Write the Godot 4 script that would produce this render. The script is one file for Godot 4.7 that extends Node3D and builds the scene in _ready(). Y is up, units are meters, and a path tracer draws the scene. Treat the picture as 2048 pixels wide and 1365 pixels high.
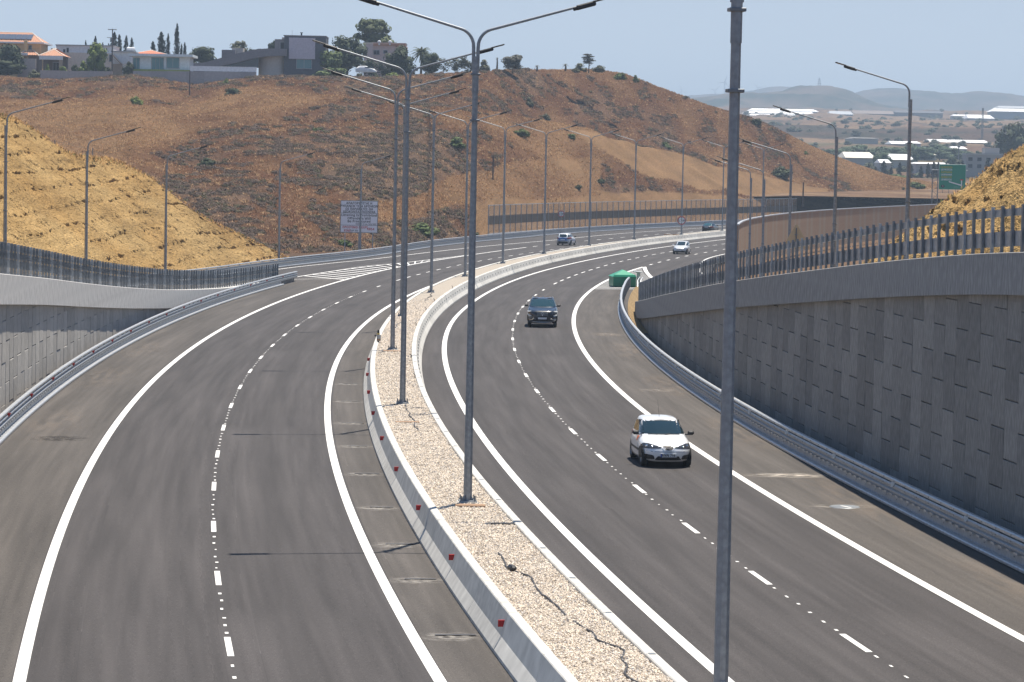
extends Node3D
# A dual carriageway that bends away between two slip roads, seen from a bridge. The road follows a circle: s runs along it, o to its left, h up.
const CX := 805.66
const CZ := 163.0
const RAD := 809.15
const UP := Vector3.UP
var rng := RandomNumberGenerator.new()
var used := {}
var mats := {}
var texs := {}

func Q(s: float, o: float, h := 0.0) -> Vector3:
	var a := s / RAD
	var r := RAD + o
	return Vector3(CX - r * cos(a), h, -(CZ + r * sin(a)))

func ahead(s: float) -> Vector3:
	return Vector3(sin(s / RAD), 0, -cos(s / RAD))

func leftward(s: float) -> Vector3:
	return Vector3(-cos(s / RAD), 0, -sin(s / RAD))

func tb(t: Array, s: float) -> float:   # smooth look-up in a table s, value, s, value ...
	var n := t.size() / 2
	if s <= t[0]: return t[1]
	if s >= t[2 * n - 2]: return t[2 * n - 1]
	var i := 0
	while t[2 * i + 2] < s: i += 1
	var w := (s - t[2 * i]) / (t[2 * i + 2] - t[2 * i]) as float
	var a: float = t[2 * i + 1]
	var b: float = t[2 * i + 3]
	var d: float = t[2 * i + 2] - t[2 * i]
	var ma: float = (b - a) if i == 0 else (b - t[2 * i - 1]) / (t[2 * i + 2] - t[2 * i - 2]) * d
	var mb: float = (b - a) if i == n - 2 else (t[2 * i + 5] - a) / (t[2 * i + 4] - t[2 * i]) * d
	if i == 0: ma = (b - a)
	var w2 := w * w
	var w3 := w2 * w
	return (2 * w3 - 3 * w2 + 1) * a + (w3 - 2 * w2 + w) * ma + (3 * w2 - 2 * w3) * b + (w3 - w2) * mb

class MB:
	var v := PackedVector3Array()
	var n := PackedVector3Array()
	var uv := PackedVector2Array()
	var c := PackedColorArray()
	var tint := Color.WHITE
	var colored := false
	func tri(a: Vector3, b: Vector3, d: Vector3, na: Vector3, nb: Vector3, nd: Vector3, ua := Vector2.ZERO, ub := Vector2.ZERO, ud := Vector2.ZERO) -> void:
		var g := (b - a).cross(d - a)
		if g.dot(na + nb + nd) > 0:
			v.append_array([a, d, b]); n.append_array([na, nd, nb]); uv.append_array([ua, ud, ub])
		else:
			v.append_array([a, b, d]); n.append_array([na, nb, nd]); uv.append_array([ua, ub, ud])
		c.append_array([tint, tint, tint])
	func flat(a: Vector3, b: Vector3, d: Vector3, out: Vector3) -> void:
		var g := (b - a).cross(d - a).normalized()
		if g.dot(out) < 0: g = -g
		tri(a, b, d, g, g, g, Vector2(a.x + a.z, a.y), Vector2(b.x + b.z, b.y), Vector2(d.x + d.z, d.y))
	func quad(a: Vector3, b: Vector3, d: Vector3, e: Vector3, out: Vector3) -> void:
		var g := (d - a).cross(e - b).normalized()
		if g.dot(out) < 0: g = -g
		var ua := Vector2(0, 0); var ub := Vector2(1, 0); var ud := Vector2(1, 1); var ue := Vector2(0, 1)
		tri(a, b, d, g, g, g, ua, ub, ud)
		tri(a, d, e, g, g, g, ua, ud, ue)
	func box(ctr: Vector3, size: Vector3, bs := Basis.IDENTITY) -> void:
		var h := size / 2
		for k in 3:
			for sg in [-1.0, 1.0]:
				var ax := [Vector3.RIGHT, Vector3.UP, Vector3.BACK]
				var w: Vector3 = ax[k] * h[k] * sg
				var p: Vector3 = ax[(k + 1) % 3] * h[(k + 1) % 3]
				var q: Vector3 = ax[(k + 2) % 3] * h[(k + 2) % 3]
				quad(ctr + bs * (w - p - q), ctr + bs * (w + p - q), ctr + bs * (w + p + q), ctr + bs * (w - p + q), bs * w)
	func rbox(ctr: Vector3, size: Vector3, r: float, bs := Basis.IDENTITY) -> void:   # a box with chamfered edges
		var h := size / 2
		var ax := [Vector3.RIGHT, Vector3.UP, Vector3.BACK]
		for k in 3:
			var i := (k + 1) % 3
			var j := (k + 2) % 3
			for sg in [-1.0, 1.0]:
				var w: Vector3 = ax[k] * h[k] * sg
				var p: Vector3 = ax[i] * (h[i] - r)
				var q: Vector3 = ax[j] * (h[j] - r)
				quad(ctr + bs * (w - p - q), ctr + bs * (w + p - q), ctr + bs * (w + p + q), ctr + bs * (w - p + q), bs * w)
				for sh in [-1.0, 1.0]:
					var e: Vector3 = ax[k] * (h[k] - r)
					var a1: Vector3 = ax[i] * h[i] * sg + ax[j] * (h[j] - r) * sh
					var a2: Vector3 = ax[i] * (h[i] - r) * sg + ax[j] * h[j] * sh
					quad(ctr + bs * (a1 - e), ctr + bs * (a1 + e), ctr + bs * (a2 + e), ctr + bs * (a2 - e), bs * (a1 + a2))
		for sx in [-1.0, 1.0]:
			for sy in [-1.0, 1.0]:
				for sz in [-1.0, 1.0]:
					var m := Vector3(sx, sy, sz)
					flat(ctr + bs * (m * Vector3(h.x, h.y - r, h.z - r)), ctr + bs * (m * Vector3(h.x - r, h.y, h.z - r)), ctr + bs * (m * Vector3(h.x - r, h.y - r, h.z)), bs * m)
	func tube(path: Array, radii: Array, sides := 8, caps := true, smooth := true) -> void:
		var rings := []
		var nrm := []
		var prev := Vector3.ZERO
		for i in path.size():
			var dir: Vector3 = (path[mini(i + 1, path.size() - 1)] - path[maxi(i - 1, 0)]).normalized()
			var side := prev
			if i == 0: side = dir.cross(Vector3.UP if absf(dir.y) < 0.9 else Vector3.RIGHT).normalized()
			side = (side - dir * side.dot(dir)).normalized()
			prev = side
			var up := dir.cross(side)
			var ring := []
			var rn := []
			for k in sides:
				var a := TAU * (k + 0.5) / sides
				var d: Vector3 = side * cos(a) + up * sin(a)
				ring.append(path[i] + d * radii[mini(i, radii.size() - 1)])
				rn.append(d)
			rings.append(ring); nrm.append(rn)
		for i in path.size() - 1:
			for k in sides:
				var l := (k + 1) % sides
				if smooth:
					tri(rings[i][k], rings[i][l], rings[i + 1][l], nrm[i][k], nrm[i][l], nrm[i + 1][l])
					tri(rings[i][k], rings[i + 1][l], rings[i + 1][k], nrm[i][k], nrm[i + 1][l], nrm[i + 1][k])
				else:
					quad(rings[i][k], rings[i][l], rings[i + 1][l], rings[i + 1][k], nrm[i][k] + nrm[i][l])
		if caps:
			for e in [0, path.size() - 1]:
				var out: Vector3 = (path[e] - path[1 if e == 0 else e - 1])
				for k in range(1, sides - 1):
					flat(rings[e][0], rings[e][k], rings[e][k + 1], out)
	func prism(poly: PackedVector2Array, xf: Transform3D, depth: float) -> void:   # a flat outline in x, y, thick along z (from 0 to -depth)
		var t := Geometry2D.triangulate_polygon(poly)
		var dz := Vector3(0, 0, -depth)
		for i in range(0, t.size(), 3):
			var a := Vector3(poly[t[i]].x, poly[t[i]].y, 0); var b := Vector3(poly[t[i + 1]].x, poly[t[i + 1]].y, 0); var d := Vector3(poly[t[i + 2]].x, poly[t[i + 2]].y, 0)
			flat(xf * a, xf * b, xf * d, xf.basis.z)
			flat(xf * (a + dz), xf * (b + dz), xf * (d + dz), -xf.basis.z)
		var sg := -1.0 if Geometry2D.is_polygon_clockwise(poly) else 1.0
		for i in poly.size():
			var p := poly[i]; var q := poly[(i + 1) % poly.size()]
			var a := Vector3(p.x, p.y, 0); var b := Vector3(q.x, q.y, 0)
			quad(xf * a, xf * b, xf * (b + dz), xf * (a + dz), xf.basis * Vector3(q.y - p.y, p.x - q.x, 0) * sg)
	func lathe(prof: Array, xf: Transform3D, sides := 20) -> void:   # prof: Vector2(radius, along) turned about the x axis
		for i in prof.size() - 1:
			var p: Vector2 = prof[i]; var q: Vector2 = prof[i + 1]
			var nn := Vector2(q.y - p.y, p.x - q.x).normalized()
			for k in sides:
				var a := TAU * k / sides; var b := TAU * (k + 1) / sides
				var da := Vector3(0, cos(a), sin(a)); var db := Vector3(0, cos(b), sin(b))
				var na := (xf.basis * (da * nn.x + Vector3.RIGHT * nn.y)); var nb := (xf.basis * (db * nn.x + Vector3.RIGHT * nn.y))
				tri(xf * (da * p.x + Vector3.RIGHT * p.y), xf * (db * p.x + Vector3.RIGHT * p.y), xf * (db * q.x + Vector3.RIGHT * q.y), na, nb, nb)
				tri(xf * (da * p.x + Vector3.RIGHT * p.y), xf * (db * q.x + Vector3.RIGHT * q.y), xf * (da * q.x + Vector3.RIGHT * q.y), na, nb, na)
	func add(o: MB, xf: Transform3D) -> void:
		v.append_array(xf * o.v); uv.append_array(o.uv); c.append_array(o.c)
		var b := xf.basis.inverse().transposed()
		for x in o.n: n.append((b * x).normalized())
	func mesh(m: Material) -> ArrayMesh:
		var a := []
		a.resize(Mesh.ARRAY_MAX)
		a[Mesh.ARRAY_VERTEX] = v; a[Mesh.ARRAY_NORMAL] = n; a[Mesh.ARRAY_TEX_UV] = uv
		if colored: a[Mesh.ARRAY_COLOR] = c
		var me := ArrayMesh.new()
		if v.size() > 0:
			me.add_surface_from_arrays(Mesh.PRIMITIVE_TRIANGLES, a)
			me.surface_set_material(0, m)
		return me

func numbered(called: String) -> String:
	if not used.has(called):
		used[called] = 0
		return called
	used[called] += 1
	return "%s_%03d" % [called, used[called]]

func thing(called: String, label: String, category: String, at := Vector3.ZERO, bs := Basis.IDENTITY, group := "") -> Node3D:
	var o := Node3D.new()
	o.name = numbered(called)
	add_child(o)
	o.transform = Transform3D(bs, at)
	o.set_meta("label", label); o.set_meta("category", category)
	if group: o.set_meta("group", group)
	return o

func put(called: String, me: Mesh, parent: Node3D, xf := Transform3D.IDENTITY) -> MeshInstance3D:   # a part, placed in its parent's axes
	var o := MeshInstance3D.new()
	o.name = called
	o.mesh = me
	o.transform = xf
	parent.add_child(o, true)
	return o

func lay(called: String, me: Mesh, parent: Node3D) -> MeshInstance3D:   # a part whose mesh is in world axes
	return put(called, me, parent, parent.global_transform.affine_inverse())

func struct(called: String, me: Mesh, label := "", kind := "structure") -> MeshInstance3D:
	var o := MeshInstance3D.new()
	o.name = numbered(called)
	o.mesh = me
	add_child(o)
	o.set_meta("kind", kind)
	if label: o.set_meta("label", label)
	return o

func scatter(called: String, me: Mesh, xfs: Array, cols: Array, label: String) -> void:
	var mm := MultiMesh.new()
	mm.transform_format = MultiMesh.TRANSFORM_3D
	mm.use_colors = true
	mm.mesh = me
	mm.instance_count = xfs.size()
	for i in xfs.size():
		mm.set_instance_transform(i, xfs[i])
		mm.set_instance_color(i, cols[i])
	var o := MultiMeshInstance3D.new()
	o.name = numbered(called)
	o.multimesh = mm
	add_child(o)
	o.set_meta("kind", "stuff"); o.set_meta("label", label)

func noise(sd: int, freq: float, oct := 4) -> FastNoiseLite:
	var f := FastNoiseLite.new()
	f.seed = sd; f.frequency = freq; f.fractal_octaves = oct
	f.noise_type = FastNoiseLite.TYPE_SIMPLEX_SMOOTH
	return f

func gray(sd: int, freq: float, lo: float, hi: float, w := 256, h := 256, oct := 4) -> Image:   # seamless grey noise between lo and hi
	var im := noise(sd, freq, oct).get_seamless_image(w, h)
	im.convert(Image.FORMAT_L8)
	var d := im.get_data()
	for i in d.size():
		d[i] = int(clampf(lo + (hi - lo) * d[i] / 255.0, 0, 1) * 255.0)
	return Image.create_from_data(w, h, false, Image.FORMAT_L8, d)

func tex(key: String, im: Image) -> ImageTexture:
	if not texs.has(key): texs[key] = ImageTexture.create_from_image(im)
	return texs[key]

func lin(r: float, g: float, b: float) -> Color:
	return Color(r, g, b).linear_to_srgb()

func mat(key: String, col := Color.WHITE, rough := 0.8, metal := 0.0) -> StandardMaterial3D:   # col: real-world (linear) base colour
	if mats.has(key): return mats[key]
	var m := StandardMaterial3D.new()
	m.albedo_color = col.linear_to_srgb()
	m.roughness = rough
	m.metallic = metal
	mats[key] = m
	return m

func tmat(key: String, col: Color, rough: float, t: Texture2D, size: float, metal := 0.0, bump: Texture2D = null, bumpcm := 1.0) -> StandardMaterial3D:
	if mats.has(key): return mats[key]
	var m := mat(key, col, rough, metal)
	m.albedo_texture = t
	m.uv1_triplanar = true
	m.uv1_world_triplanar = true
	m.uv1_scale = Vector3.ONE / size
	if bump:
		m.heightmap_enabled = true
		m.heightmap_texture = bump
		m.heightmap_scale = bumpcm
	return m

# ---- shapes swept along the road: prof holds Vector2(o, h); its outside lies to the right of the way it runs
func sweep(mb: MB, prof: Array, s0: float, s1: float, step: float, closed := false, caps := false, hf: Array = [], of: Array = [], uvs := Vector2.ONE) -> void:
	var k := maxi(1, int(ceil((s1 - s0) / step)))
	var m := prof.size()
	var edges := m if closed else m - 1
	var us := [0.0]
	for i in edges: us.append(us[i] + (prof[(i + 1) % m] - prof[i]).length())
	for a in k:
		var sa := lerpf(s0, s1, float(a) / k)
		var sb := lerpf(s0, s1, float(a + 1) / k)
		var ha := tb(hf, sa) if hf else 0.0
		var hb := tb(hf, sb) if hf else 0.0
		var oa := tb(of, sa) if of else 0.0
		var ob := tb(of, sb) if of else 0.0
		for i in edges:
			var p: Vector2 = prof[i]
			var q: Vector2 = prof[(i + 1) % m]
			var e := (q - p).normalized()
			var nn := Vector2(e.y, -e.x)
			var na := leftward(sa) * nn.x + UP * nn.y
			var nb := leftward(sb) * nn.x + UP * nn.y
			var A := Q(sa, p.x + oa, p.y + ha); var B := Q(sa, q.x + oa, q.y + ha)
			var C := Q(sb, q.x + ob, q.y + hb); var D := Q(sb, p.x + ob, p.y + hb)
			var u0 := Vector2(us[i], sa) * uvs; var u1 := Vector2(us[i + 1], sa) * uvs; var u2 := Vector2(us[i + 1], sb) * uvs; var u3 := Vector2(us[i], sb) * uvs
			mb.tri(A, B, C, na, na, nb, u0, u1, u2)
			mb.tri(A, C, D, na, nb, nb, u0, u2, u3)
	if closed and caps:
		var poly := PackedVector2Array(prof)
		var t := Geometry2D.triangulate_polygon(poly)
		for e in [[s0, -1.0], [s1, 1.0]]:
			var h := tb(hf, e[0]) if hf else 0.0
			var o := tb(of, e[0]) if of else 0.0
			for i in range(0, t.size(), 3):
				mb.flat(Q(e[0], poly[t[i]].x + o, poly[t[i]].y + h), Q(e[0], poly[t[i + 1]].x + o, poly[t[i + 1]].y + h), Q(e[0], poly[t[i + 2]].x + o, poly[t[i + 2]].y + h), ahead(e[0]) * e[1])

func sheet(mb: MB, ta: Array, tc: Array, s0: float, s1: float, step: float, h: float, hf: Array = [], uvs := Vector2.ONE, cols := 1) -> void:   # a level strip from the offsets ta(s) (left) to tc(s) (right)
	var k := maxi(1, int(ceil((s1 - s0) / step)))
	for a in k:
		var sa := lerpf(s0, s1, float(a) / k)
		var sb := lerpf(s0, s1, float(a + 1) / k)
		var ha := h + (tb(hf, sa) if hf else 0.0)
		var hb := h + (tb(hf, sb) if hf else 0.0)
		var la := tb(ta, sa); var lb := tb(ta, sb); var ra := tb(tc, sa); var rb := tb(tc, sb)
		for i in cols:
			var f := float(i) / cols
			var g := float(i + 1) / cols
			var o1 := lerpf(la, ra, f); var o2 := lerpf(la, ra, g); var o3 := lerpf(lb, rb, g); var o4 := lerpf(lb, rb, f)
			mb.tri(Q(sa, o1, ha), Q(sa, o2, ha), Q(sb, o3, hb), UP, UP, UP, Vector2(o1, sa) * uvs, Vector2(o2, sa) * uvs, Vector2(o3, sb) * uvs)
			mb.tri(Q(sa, o1, ha), Q(sb, o3, hb), Q(sb, o4, hb), UP, UP, UP, Vector2(o1, sa) * uvs, Vector2(o3, sb) * uvs, Vector2(o4, sb) * uvs)

func grid(mb: MB, nu: int, nv: int, pos: Callable, col: Callable) -> void:   # a smooth sheet of nu x nv cells; pos(i, j) -> Vector3, col(i, j, point, normal) -> Color
	var P := []
	for j in nv + 1:
		var row := PackedVector3Array()
		for i in nu + 1: row.append(pos.call(i, j))
		P.append(row)
	var N := []
	var K := []
	for j in nv + 1:
		var row := PackedVector3Array()
		var kr := PackedColorArray()
		for i in nu + 1:
			var du: Vector3 = P[j][mini(i + 1, nu)] - P[j][maxi(i - 1, 0)]
			var dv: Vector3 = P[mini(j + 1, nv)][i] - P[maxi(j - 1, 0)][i]
			var g := du.cross(dv).normalized()
			if g.y < 0: g = -g
			row.append(g)
			kr.append(col.call(i, j, P[j][i], g))
		N.append(row); K.append(kr)
	for j in nv:
		for i in nu:
			for t in [[0, 0, 1, 0, 1, 1], [0, 0, 1, 1, 0, 1]]:
				var a: Vector3 = P[j + t[1]][i + t[0]]; var b: Vector3 = P[j + t[3]][i + t[2]]; var d: Vector3 = P[j + t[5]][i + t[4]]
				var na: Vector3 = N[j + t[1]][i + t[0]]; var nb: Vector3 = N[j + t[3]][i + t[2]]; var nd: Vector3 = N[j + t[5]][i + t[4]]
				var ka: Color = K[j + t[1]][i + t[0]]; var kb: Color = K[j + t[3]][i + t[2]]; var kd: Color = K[j + t[5]][i + t[4]]
				if (b - a).cross(d - a).dot(na + nb + nd) > 0:
					mb.v.append_array([a, d, b]); mb.n.append_array([na, nd, nb]); mb.c.append_array([ka, kd, kb])
				else:
					mb.v.append_array([a, b, d]); mb.n.append_array([na, nb, nd]); mb.c.append_array([ka, kb, kd])
				mb.uv.append_array([Vector2.ZERO, Vector2.ZERO, Vector2.ZERO])
	mb.colored = true

func face_box(called: String, parent: Node3D, ctr: Vector3, size: Vector3, m: Material, r := 0.0, bs := Basis.IDENTITY) -> MeshInstance3D:
	var mb := MB.new()
	if r > 0: mb.rbox(ctr, size, r, bs)
	else: mb.box(ctr, size, bs)
	return put(called, mb.mesh(m), parent)

func words(called: String, parent: Node3D, text: String, height: float, at: Transform3D, m: Material, bold := true, squeeze := 1.0) -> void:   # flat printed lettering
	var t := TextMesh.new()
	var f := SystemFont.new()
	f.font_names = PackedStringArray(["Droid Sans"])
	f.font_weight = 700 if bold else 400
	t.font = f
	t.text = text.replace("Ν", "N")   # the Greek capital draws as its Latin twin
	t.font_size = 64
	t.pixel_size = height / 46.0
	t.depth = 0.006
	t.curve_step = 2.0
	t.material = m
	put(called, t, parent, at * Transform3D(Basis.from_scale(Vector3(squeeze, 1, 1)), Vector3.ZERO))

# offsets along the road, as s, o pairs
const LINE_OUTER := [-170, 13.0, -20, 13.0, 52, 13.15, 96, 13.4, 138, 13.3, 165, 13.5, 190, 13.8, 221, 14.3, 254, 15.7, 290, 17.6, 340, 21.5]
const LANE_LEFT := [-170, 8.95, -70, 9.1, 100, 9.1, 160, 9.1, 190, 9.5, 223, 10.5, 254, 12.2, 290, 14.5, 340, 18.5]
const LINE_LEFT := [-170, 5.2, -60, 5.35, 120, 5.3, 160, 5.4, 190, 5.9, 223, 7.0, 254, 8.7, 290, 11.0, 340, 15.0]
const TOP_LEFT := [-170, 3.65, 150, 3.65, 180, 3.9, 200, 4.4, 223, 5.4, 254, 7.0, 284, 9.0, 340, 13.5]
const TOP_RIGHT := [-170, 1.55, 60, 1.58, 120, 1.85, 160, 2.25, 190, 2.95, 223, 3.9, 254, 5.3, 284, 7.2, 340, 11.5]
const LINE_RIGHT := [-170, -0.1, -60, -0.05, 5, 0.25, 40, 0.1, 86, -0.1, 134, -0.45, 180, -0.25, 206, 0.2, 235, 1.0, 260, 2.1, 300, 4.8, 340, 8.5]
const LANE_RIGHT := [-170, -3.8, -98, -3.62, -60, -3.5, 20, -3.55, 66, -3.82, 106, -4.08, 142, -4.1, 205, -3.9, 235, -3.0, 260, -1.9, 300, 0.8, 340, 4.5]
const LINE_EXIT := [-170, -7.35, -100, -7.3, -54, -7.12, 0, -7.15, 41, -7.3, 86, -7.6, 116, -7.95]
const LANE_EXIT := [104, -7.9, 185, -8.1, 220, -7.4, 260, -5.9, 300, -3.2, 340, 0.5]
const LINE_RAMP_RIGHT := [62, -18.9, 100, -14.8, 143, -11.5, 170, -10.9, 220, -10.4, 260, -9.2, 300, -6.8, 340, -3.2]
const EDGE_RIGHT := [-170, -11.4, 20, -11.4, 30, -19.8, 62, -19.8, 100, -16.0, 143, -13.2, 170, -12.6, 220, -12.2, 260, -11.0, 300, -8.6, 340, -5.0]
const RAIL_OUTER := [-80, 24.5, 40, 24.4, 70, 24.0, 93, 23.0, 113, 21.7, 128, 21.3, 144, 21.8, 165, 23.0, 186, 23.7, 216, 24.7, 234, 26.0, 270, 27.4, 305, 28.7, 340, 31.0]
const LINE_MERGE := [-80, 23.4, 40, 23.3, 70, 23.0, 90, 22.2, 109, 20.6, 117, 19.8, 133, 19.2, 150, 18.9, 170, 18.7, 193, 18.3, 207, 18.3, 222, 19.0, 254, 21.0, 288, 22.6, 340, 27.0]
const HATCH_TOP := [66, 18.4, 74, 17.9, 86, 17.3, 101, 16.5, 110, 15.2, 122, 14.3, 138, 13.55]
const RAMP_LEFT_H := [-110, 7.3, -90, 6.75, -56, 5.05, -40.7, 4.25, -24, 3.3, -5.7, 2.3, 13.6, 1.36, 33.7, 0.6, 44, 0.36, 62, 0.08, 72, 0.0]
const RAMP_RIGHT_H := [-150, 9.2, -120, 8.5, -91, 7.45, -80.4, 6.92, -66, 6.06, -44.4, 4.74, -31.2, 3.9, -19.3, 3.15, 5, 1.7, 24, 0.72, 36, 0.2, 46, 0.0]
const ZERO := [0, 0.0, 1, 0.0]

func _ready() -> void:
	rng.seed = 7
	# camera: on the bridge, looking along the road
	var cam := Camera3D.new()
	cam.fov = 13.679
	cam.near = 0.5
	cam.far = 20000
	var pitch := atan((682.5 - 333.0) / 5689.0)
	var roll := deg_to_rad(1.1)
	var fwd := Vector3(0, -sin(pitch), -cos(pitch))
	var up0 := Vector3.RIGHT.cross(fwd)
	cam.transform = Transform3D(Basis(Vector3.RIGHT * cos(roll) + up0 * sin(roll), up0 * cos(roll) - Vector3.RIGHT * sin(roll), -fwd), Vector3(0, 9.55, 0))
	add_child(cam)
	cam.current = true
	# sky, air and exposure
	var we := WorldEnvironment.new()
	var env := Environment.new()
	env.background_mode = Environment.BG_SKY
	var sky := Sky.new()
	var sm := ProceduralSkyMaterial.new()
	sm.sky_top_color = lin(0.07, 0.145, 0.30)
	sm.sky_horizon_color = lin(0.56, 0.62, 0.66)
	sm.sky_curve = 0.085
	sm.ground_bottom_color = lin(0.12, 0.09, 0.06)
	sm.ground_horizon_color = lin(0.40, 0.48, 0.55)
	sm.sun_angle_max = 20.0
	sky.sky_material = sm
	env.sky = sky
	env.tonemap_mode = Environment.TONE_MAPPER_LINEAR
	env.tonemap_exposure = 1.6
	env.sdfgi_enabled = true
	env.ssao_enabled = true
	env.ssil_enabled = true
	env.fog_enabled = true
	env.fog_density = 0.00023
	env.fog_light_color = Color(0.82, 0.91, 1.0)
	we.environment = env
	add_child(we)
	# high summer sun, ahead and a little to the right
	var sun := DirectionalLight3D.new()
	sun.name = "sun"
	sun.light_color = Color(1.0, 0.965, 0.91)
	sun.light_energy = 1.6
	sun.light_angular_distance = 0.5
	sun.shadow_enabled = true
	add_child(sun)
	sun.look_at_from_position(Vector3(2.0, 12.65, -4.5), Vector3.ZERO, Vector3.UP)
	make_materials()
	build_land()
	build_roads()
	build_barriers()
	build_walls()
	build_slopes()
	build_noise_barriers()
	build_lamps()
	build_signs()
	build_cars()
	build_houses()
	build_plants()
	build_far()
	build_small()

func make_materials() -> void:
	# asphalt: 14 m across by 42 m along, fine grain over long soft streaks
	var w := 1024
	var h := 2048
	var streak := gray(11, 0.03, 0.0, 1.0, 384, 32, 5)
	streak.resize(w, h, Image.INTERPOLATE_CUBIC)
	var streak2 := gray(12, 0.05, 0.0, 1.0, 768, 64, 4)
	streak2.resize(w, h, Image.INTERPOLATE_CUBIC)
	var blot := gray(13, 0.012, 0.0, 1.0, 256, 256, 4)
	blot.resize(w, h, Image.INTERPOLATE_CUBIC)
	var a := streak.get_data(); var b := streak2.get_data(); var d := blot.get_data()
	var out := PackedByteArray()
	out.resize(w * h)
	var x := 1234567
	for i in w * h:
		x = (x * 1103515245 + 12345) & 0x7fffffff
		var g := ((x >> 12) & 255) / 255.0
		out[i] = int(clampf(0.66 + 0.15 * (a[i] / 255.0 - 0.5) + 0.13 * (b[i] / 255.0 - 0.5) + 0.04 * (d[i] / 255.0 - 0.5) + 0.20 * (g - 0.5) + (0.12 if g > 0.985 else 0.0), 0, 1) * 255.0)
	var at := tex("asphalt", Image.create_from_data(w, h, false, Image.FORMAT_L8, out))
	for k in [["asphalt", lin(0.134, 0.121, 0.119)], ["shoulder", lin(0.188, 0.167, 0.150)]]:
		var m := mat(k[0], Color.WHITE, 0.82)
		m.albedo_color = k[1]
		m.albedo_texture = at
		m.uv1_scale = Vector3(1.0 / 14, 1.0 / 42, 1)
		m.vertex_color_use_as_albedo = true
		m.metallic_specular = 0.35
	var n1 := tex("n1", gray(21, 0.02, 0.80, 1.0, 256, 256, 5))
	var n2 := tex("n2", gray(22, 0.05, 0.70, 1.0, 256, 256, 5))
	var n3 := tex("n3", gray(23, 0.04, 0.0, 1.0, 512, 512, 6))
	var paint := tmat("paint_white", Color(0.80, 0.79, 0.76), 0.6, tex("n1b", gray(24, 0.06, 0.90, 1.0)), 2.5)
	paint.metallic_specular = 0.3
	tmat("paint_yellow", Color(0.70, 0.50, 0.10), 0.6, n1, 2.5)
	for i in 4:   # precast concrete
		var t: float = [1.0, 0.93, 1.06, 0.97][i]
		var m := tmat("concrete_%d" % i, Color(0.66, 0.645, 0.60) * t, 0.85, n1, [3.1, 2.3, 4.1, 2.7][i])
		m.uv1_offset = Vector3(i * 0.37, i * 0.21, 0)
		var s: float = [1.0, 0.82, 1.12, 0.92][i]
		var pm := tmat("panel_%d" % i, Color(0.38, 0.36, 0.33) * s, 0.9, n2, 1.0)  # right wall panels: the same concrete, its shade put into the colour
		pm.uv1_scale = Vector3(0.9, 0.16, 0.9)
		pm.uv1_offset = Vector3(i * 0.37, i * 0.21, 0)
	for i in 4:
		var lp := tmat("panel_sunlit_%d" % i, Color(0.66, 0.625, 0.57) * [1.0, 0.86, 1.08, 0.94][i], 0.9, n2, 1.0)  # left wall panels: the same concrete, lightened with sunlight put into the colour
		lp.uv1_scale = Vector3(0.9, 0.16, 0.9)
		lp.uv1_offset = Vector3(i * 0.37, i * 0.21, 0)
	tmat("coping_sunlit", Color(0.80, 0.785, 0.755), 0.9, n2, 1.0).uv1_scale = Vector3(0.55, 0.12, 0.55)  # left coping, its sunlight put into the base colour
	var cm := tmat("coping", Color(0.42, 0.41, 0.395), 0.9, n2, 1.0)  # right coping, a darker copy with the shade put into the colour
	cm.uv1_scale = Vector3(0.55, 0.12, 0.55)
	tmat("steel", Color(0.46, 0.49, 0.52), 0.45, n1, 1.3, 0.4)
	tmat("steel_bright", Color(0.60, 0.62, 0.64), 0.38, n1, 1.7, 0.45)
	tmat("steel_dark", Color(0.24, 0.26, 0.28), 0.5, n1, 1.5, 0.3)
	tmat("pole", Color(0.34, 0.365, 0.39), 0.5, n1, 0.8, 0.35)
	mat("black", Color(0.018, 0.018, 0.02), 0.5)
	mat("red", Color(0.52, 0.015, 0.012), 0.35)
	mat("rust", Color(0.20, 0.10, 0.05), 0.9)
	mat("cable", Color(0.035, 0.035, 0.04), 0.7)
	tmat("wood_board", Color(0.40, 0.25, 0.15), 0.85, n1, 0.7)
	var gm := tmat("gravel_bed", Color(0.50, 0.435, 0.355), 0.95, tex("n4", gray(25, 0.09, 0.75, 1.0, 512, 512, 4)), 1.6)
	gm.heightmap_enabled = true
	gm.heightmap_texture = n3
	gm.heightmap_scale = 3.0
	var sm := mat("stone", Color.WHITE, 0.95)
	sm.vertex_color_use_as_albedo = true
	for k in [["land", 7.0, 25.0], ["clay", 3.2, 22.0], ["far_land", 60.0, 60.0]]:
		var m := mat(k[0], Color.WHITE, 0.95)
		m.albedo_texture = n2
		m.uv1_triplanar = true
		m.uv1_world_triplanar = true
		m.uv1_scale = Vector3.ONE / k[1]
		m.vertex_color_use_as_albedo = true
		m.metallic_specular = 0.1
		m.heightmap_enabled = true
		m.heightmap_texture = n3
		m.heightmap_scale = k[2]
	var gr := mat("grass", Color.WHITE, 0.9)
	gr.vertex_color_use_as_albedo = true
	gr.backlight_enabled = true
	gr.backlight = Color(0.3, 0.3, 0.3)
	gr.metallic_specular = 0.1
	var lf := mat("leaf", Color.WHITE, 0.75)
	lf.vertex_color_use_as_albedo = true
	lf.metallic_specular = 0.25
	lf.backlight_enabled = true
	lf.backlight = Color(0.25, 0.25, 0.2)
	mat("bark", Color(0.13, 0.10, 0.075), 0.95)
	tmat("wood_panel", Color(0.50, 0.31, 0.18), 0.9, n2, 1.0).uv1_scale = Vector3(3.0, 0.3, 3.0)
	tmat("wood_panel_light", Color(0.56, 0.375, 0.21), 0.9, n2, 1.0).uv1_scale = Vector3(2.0, 0.4, 2.0)
	tmat("wood_panel_pale", Color(0.50, 0.36, 0.23), 0.9, n2, 1.0).uv1_scale = Vector3(2.6, 0.5, 2.6)
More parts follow.
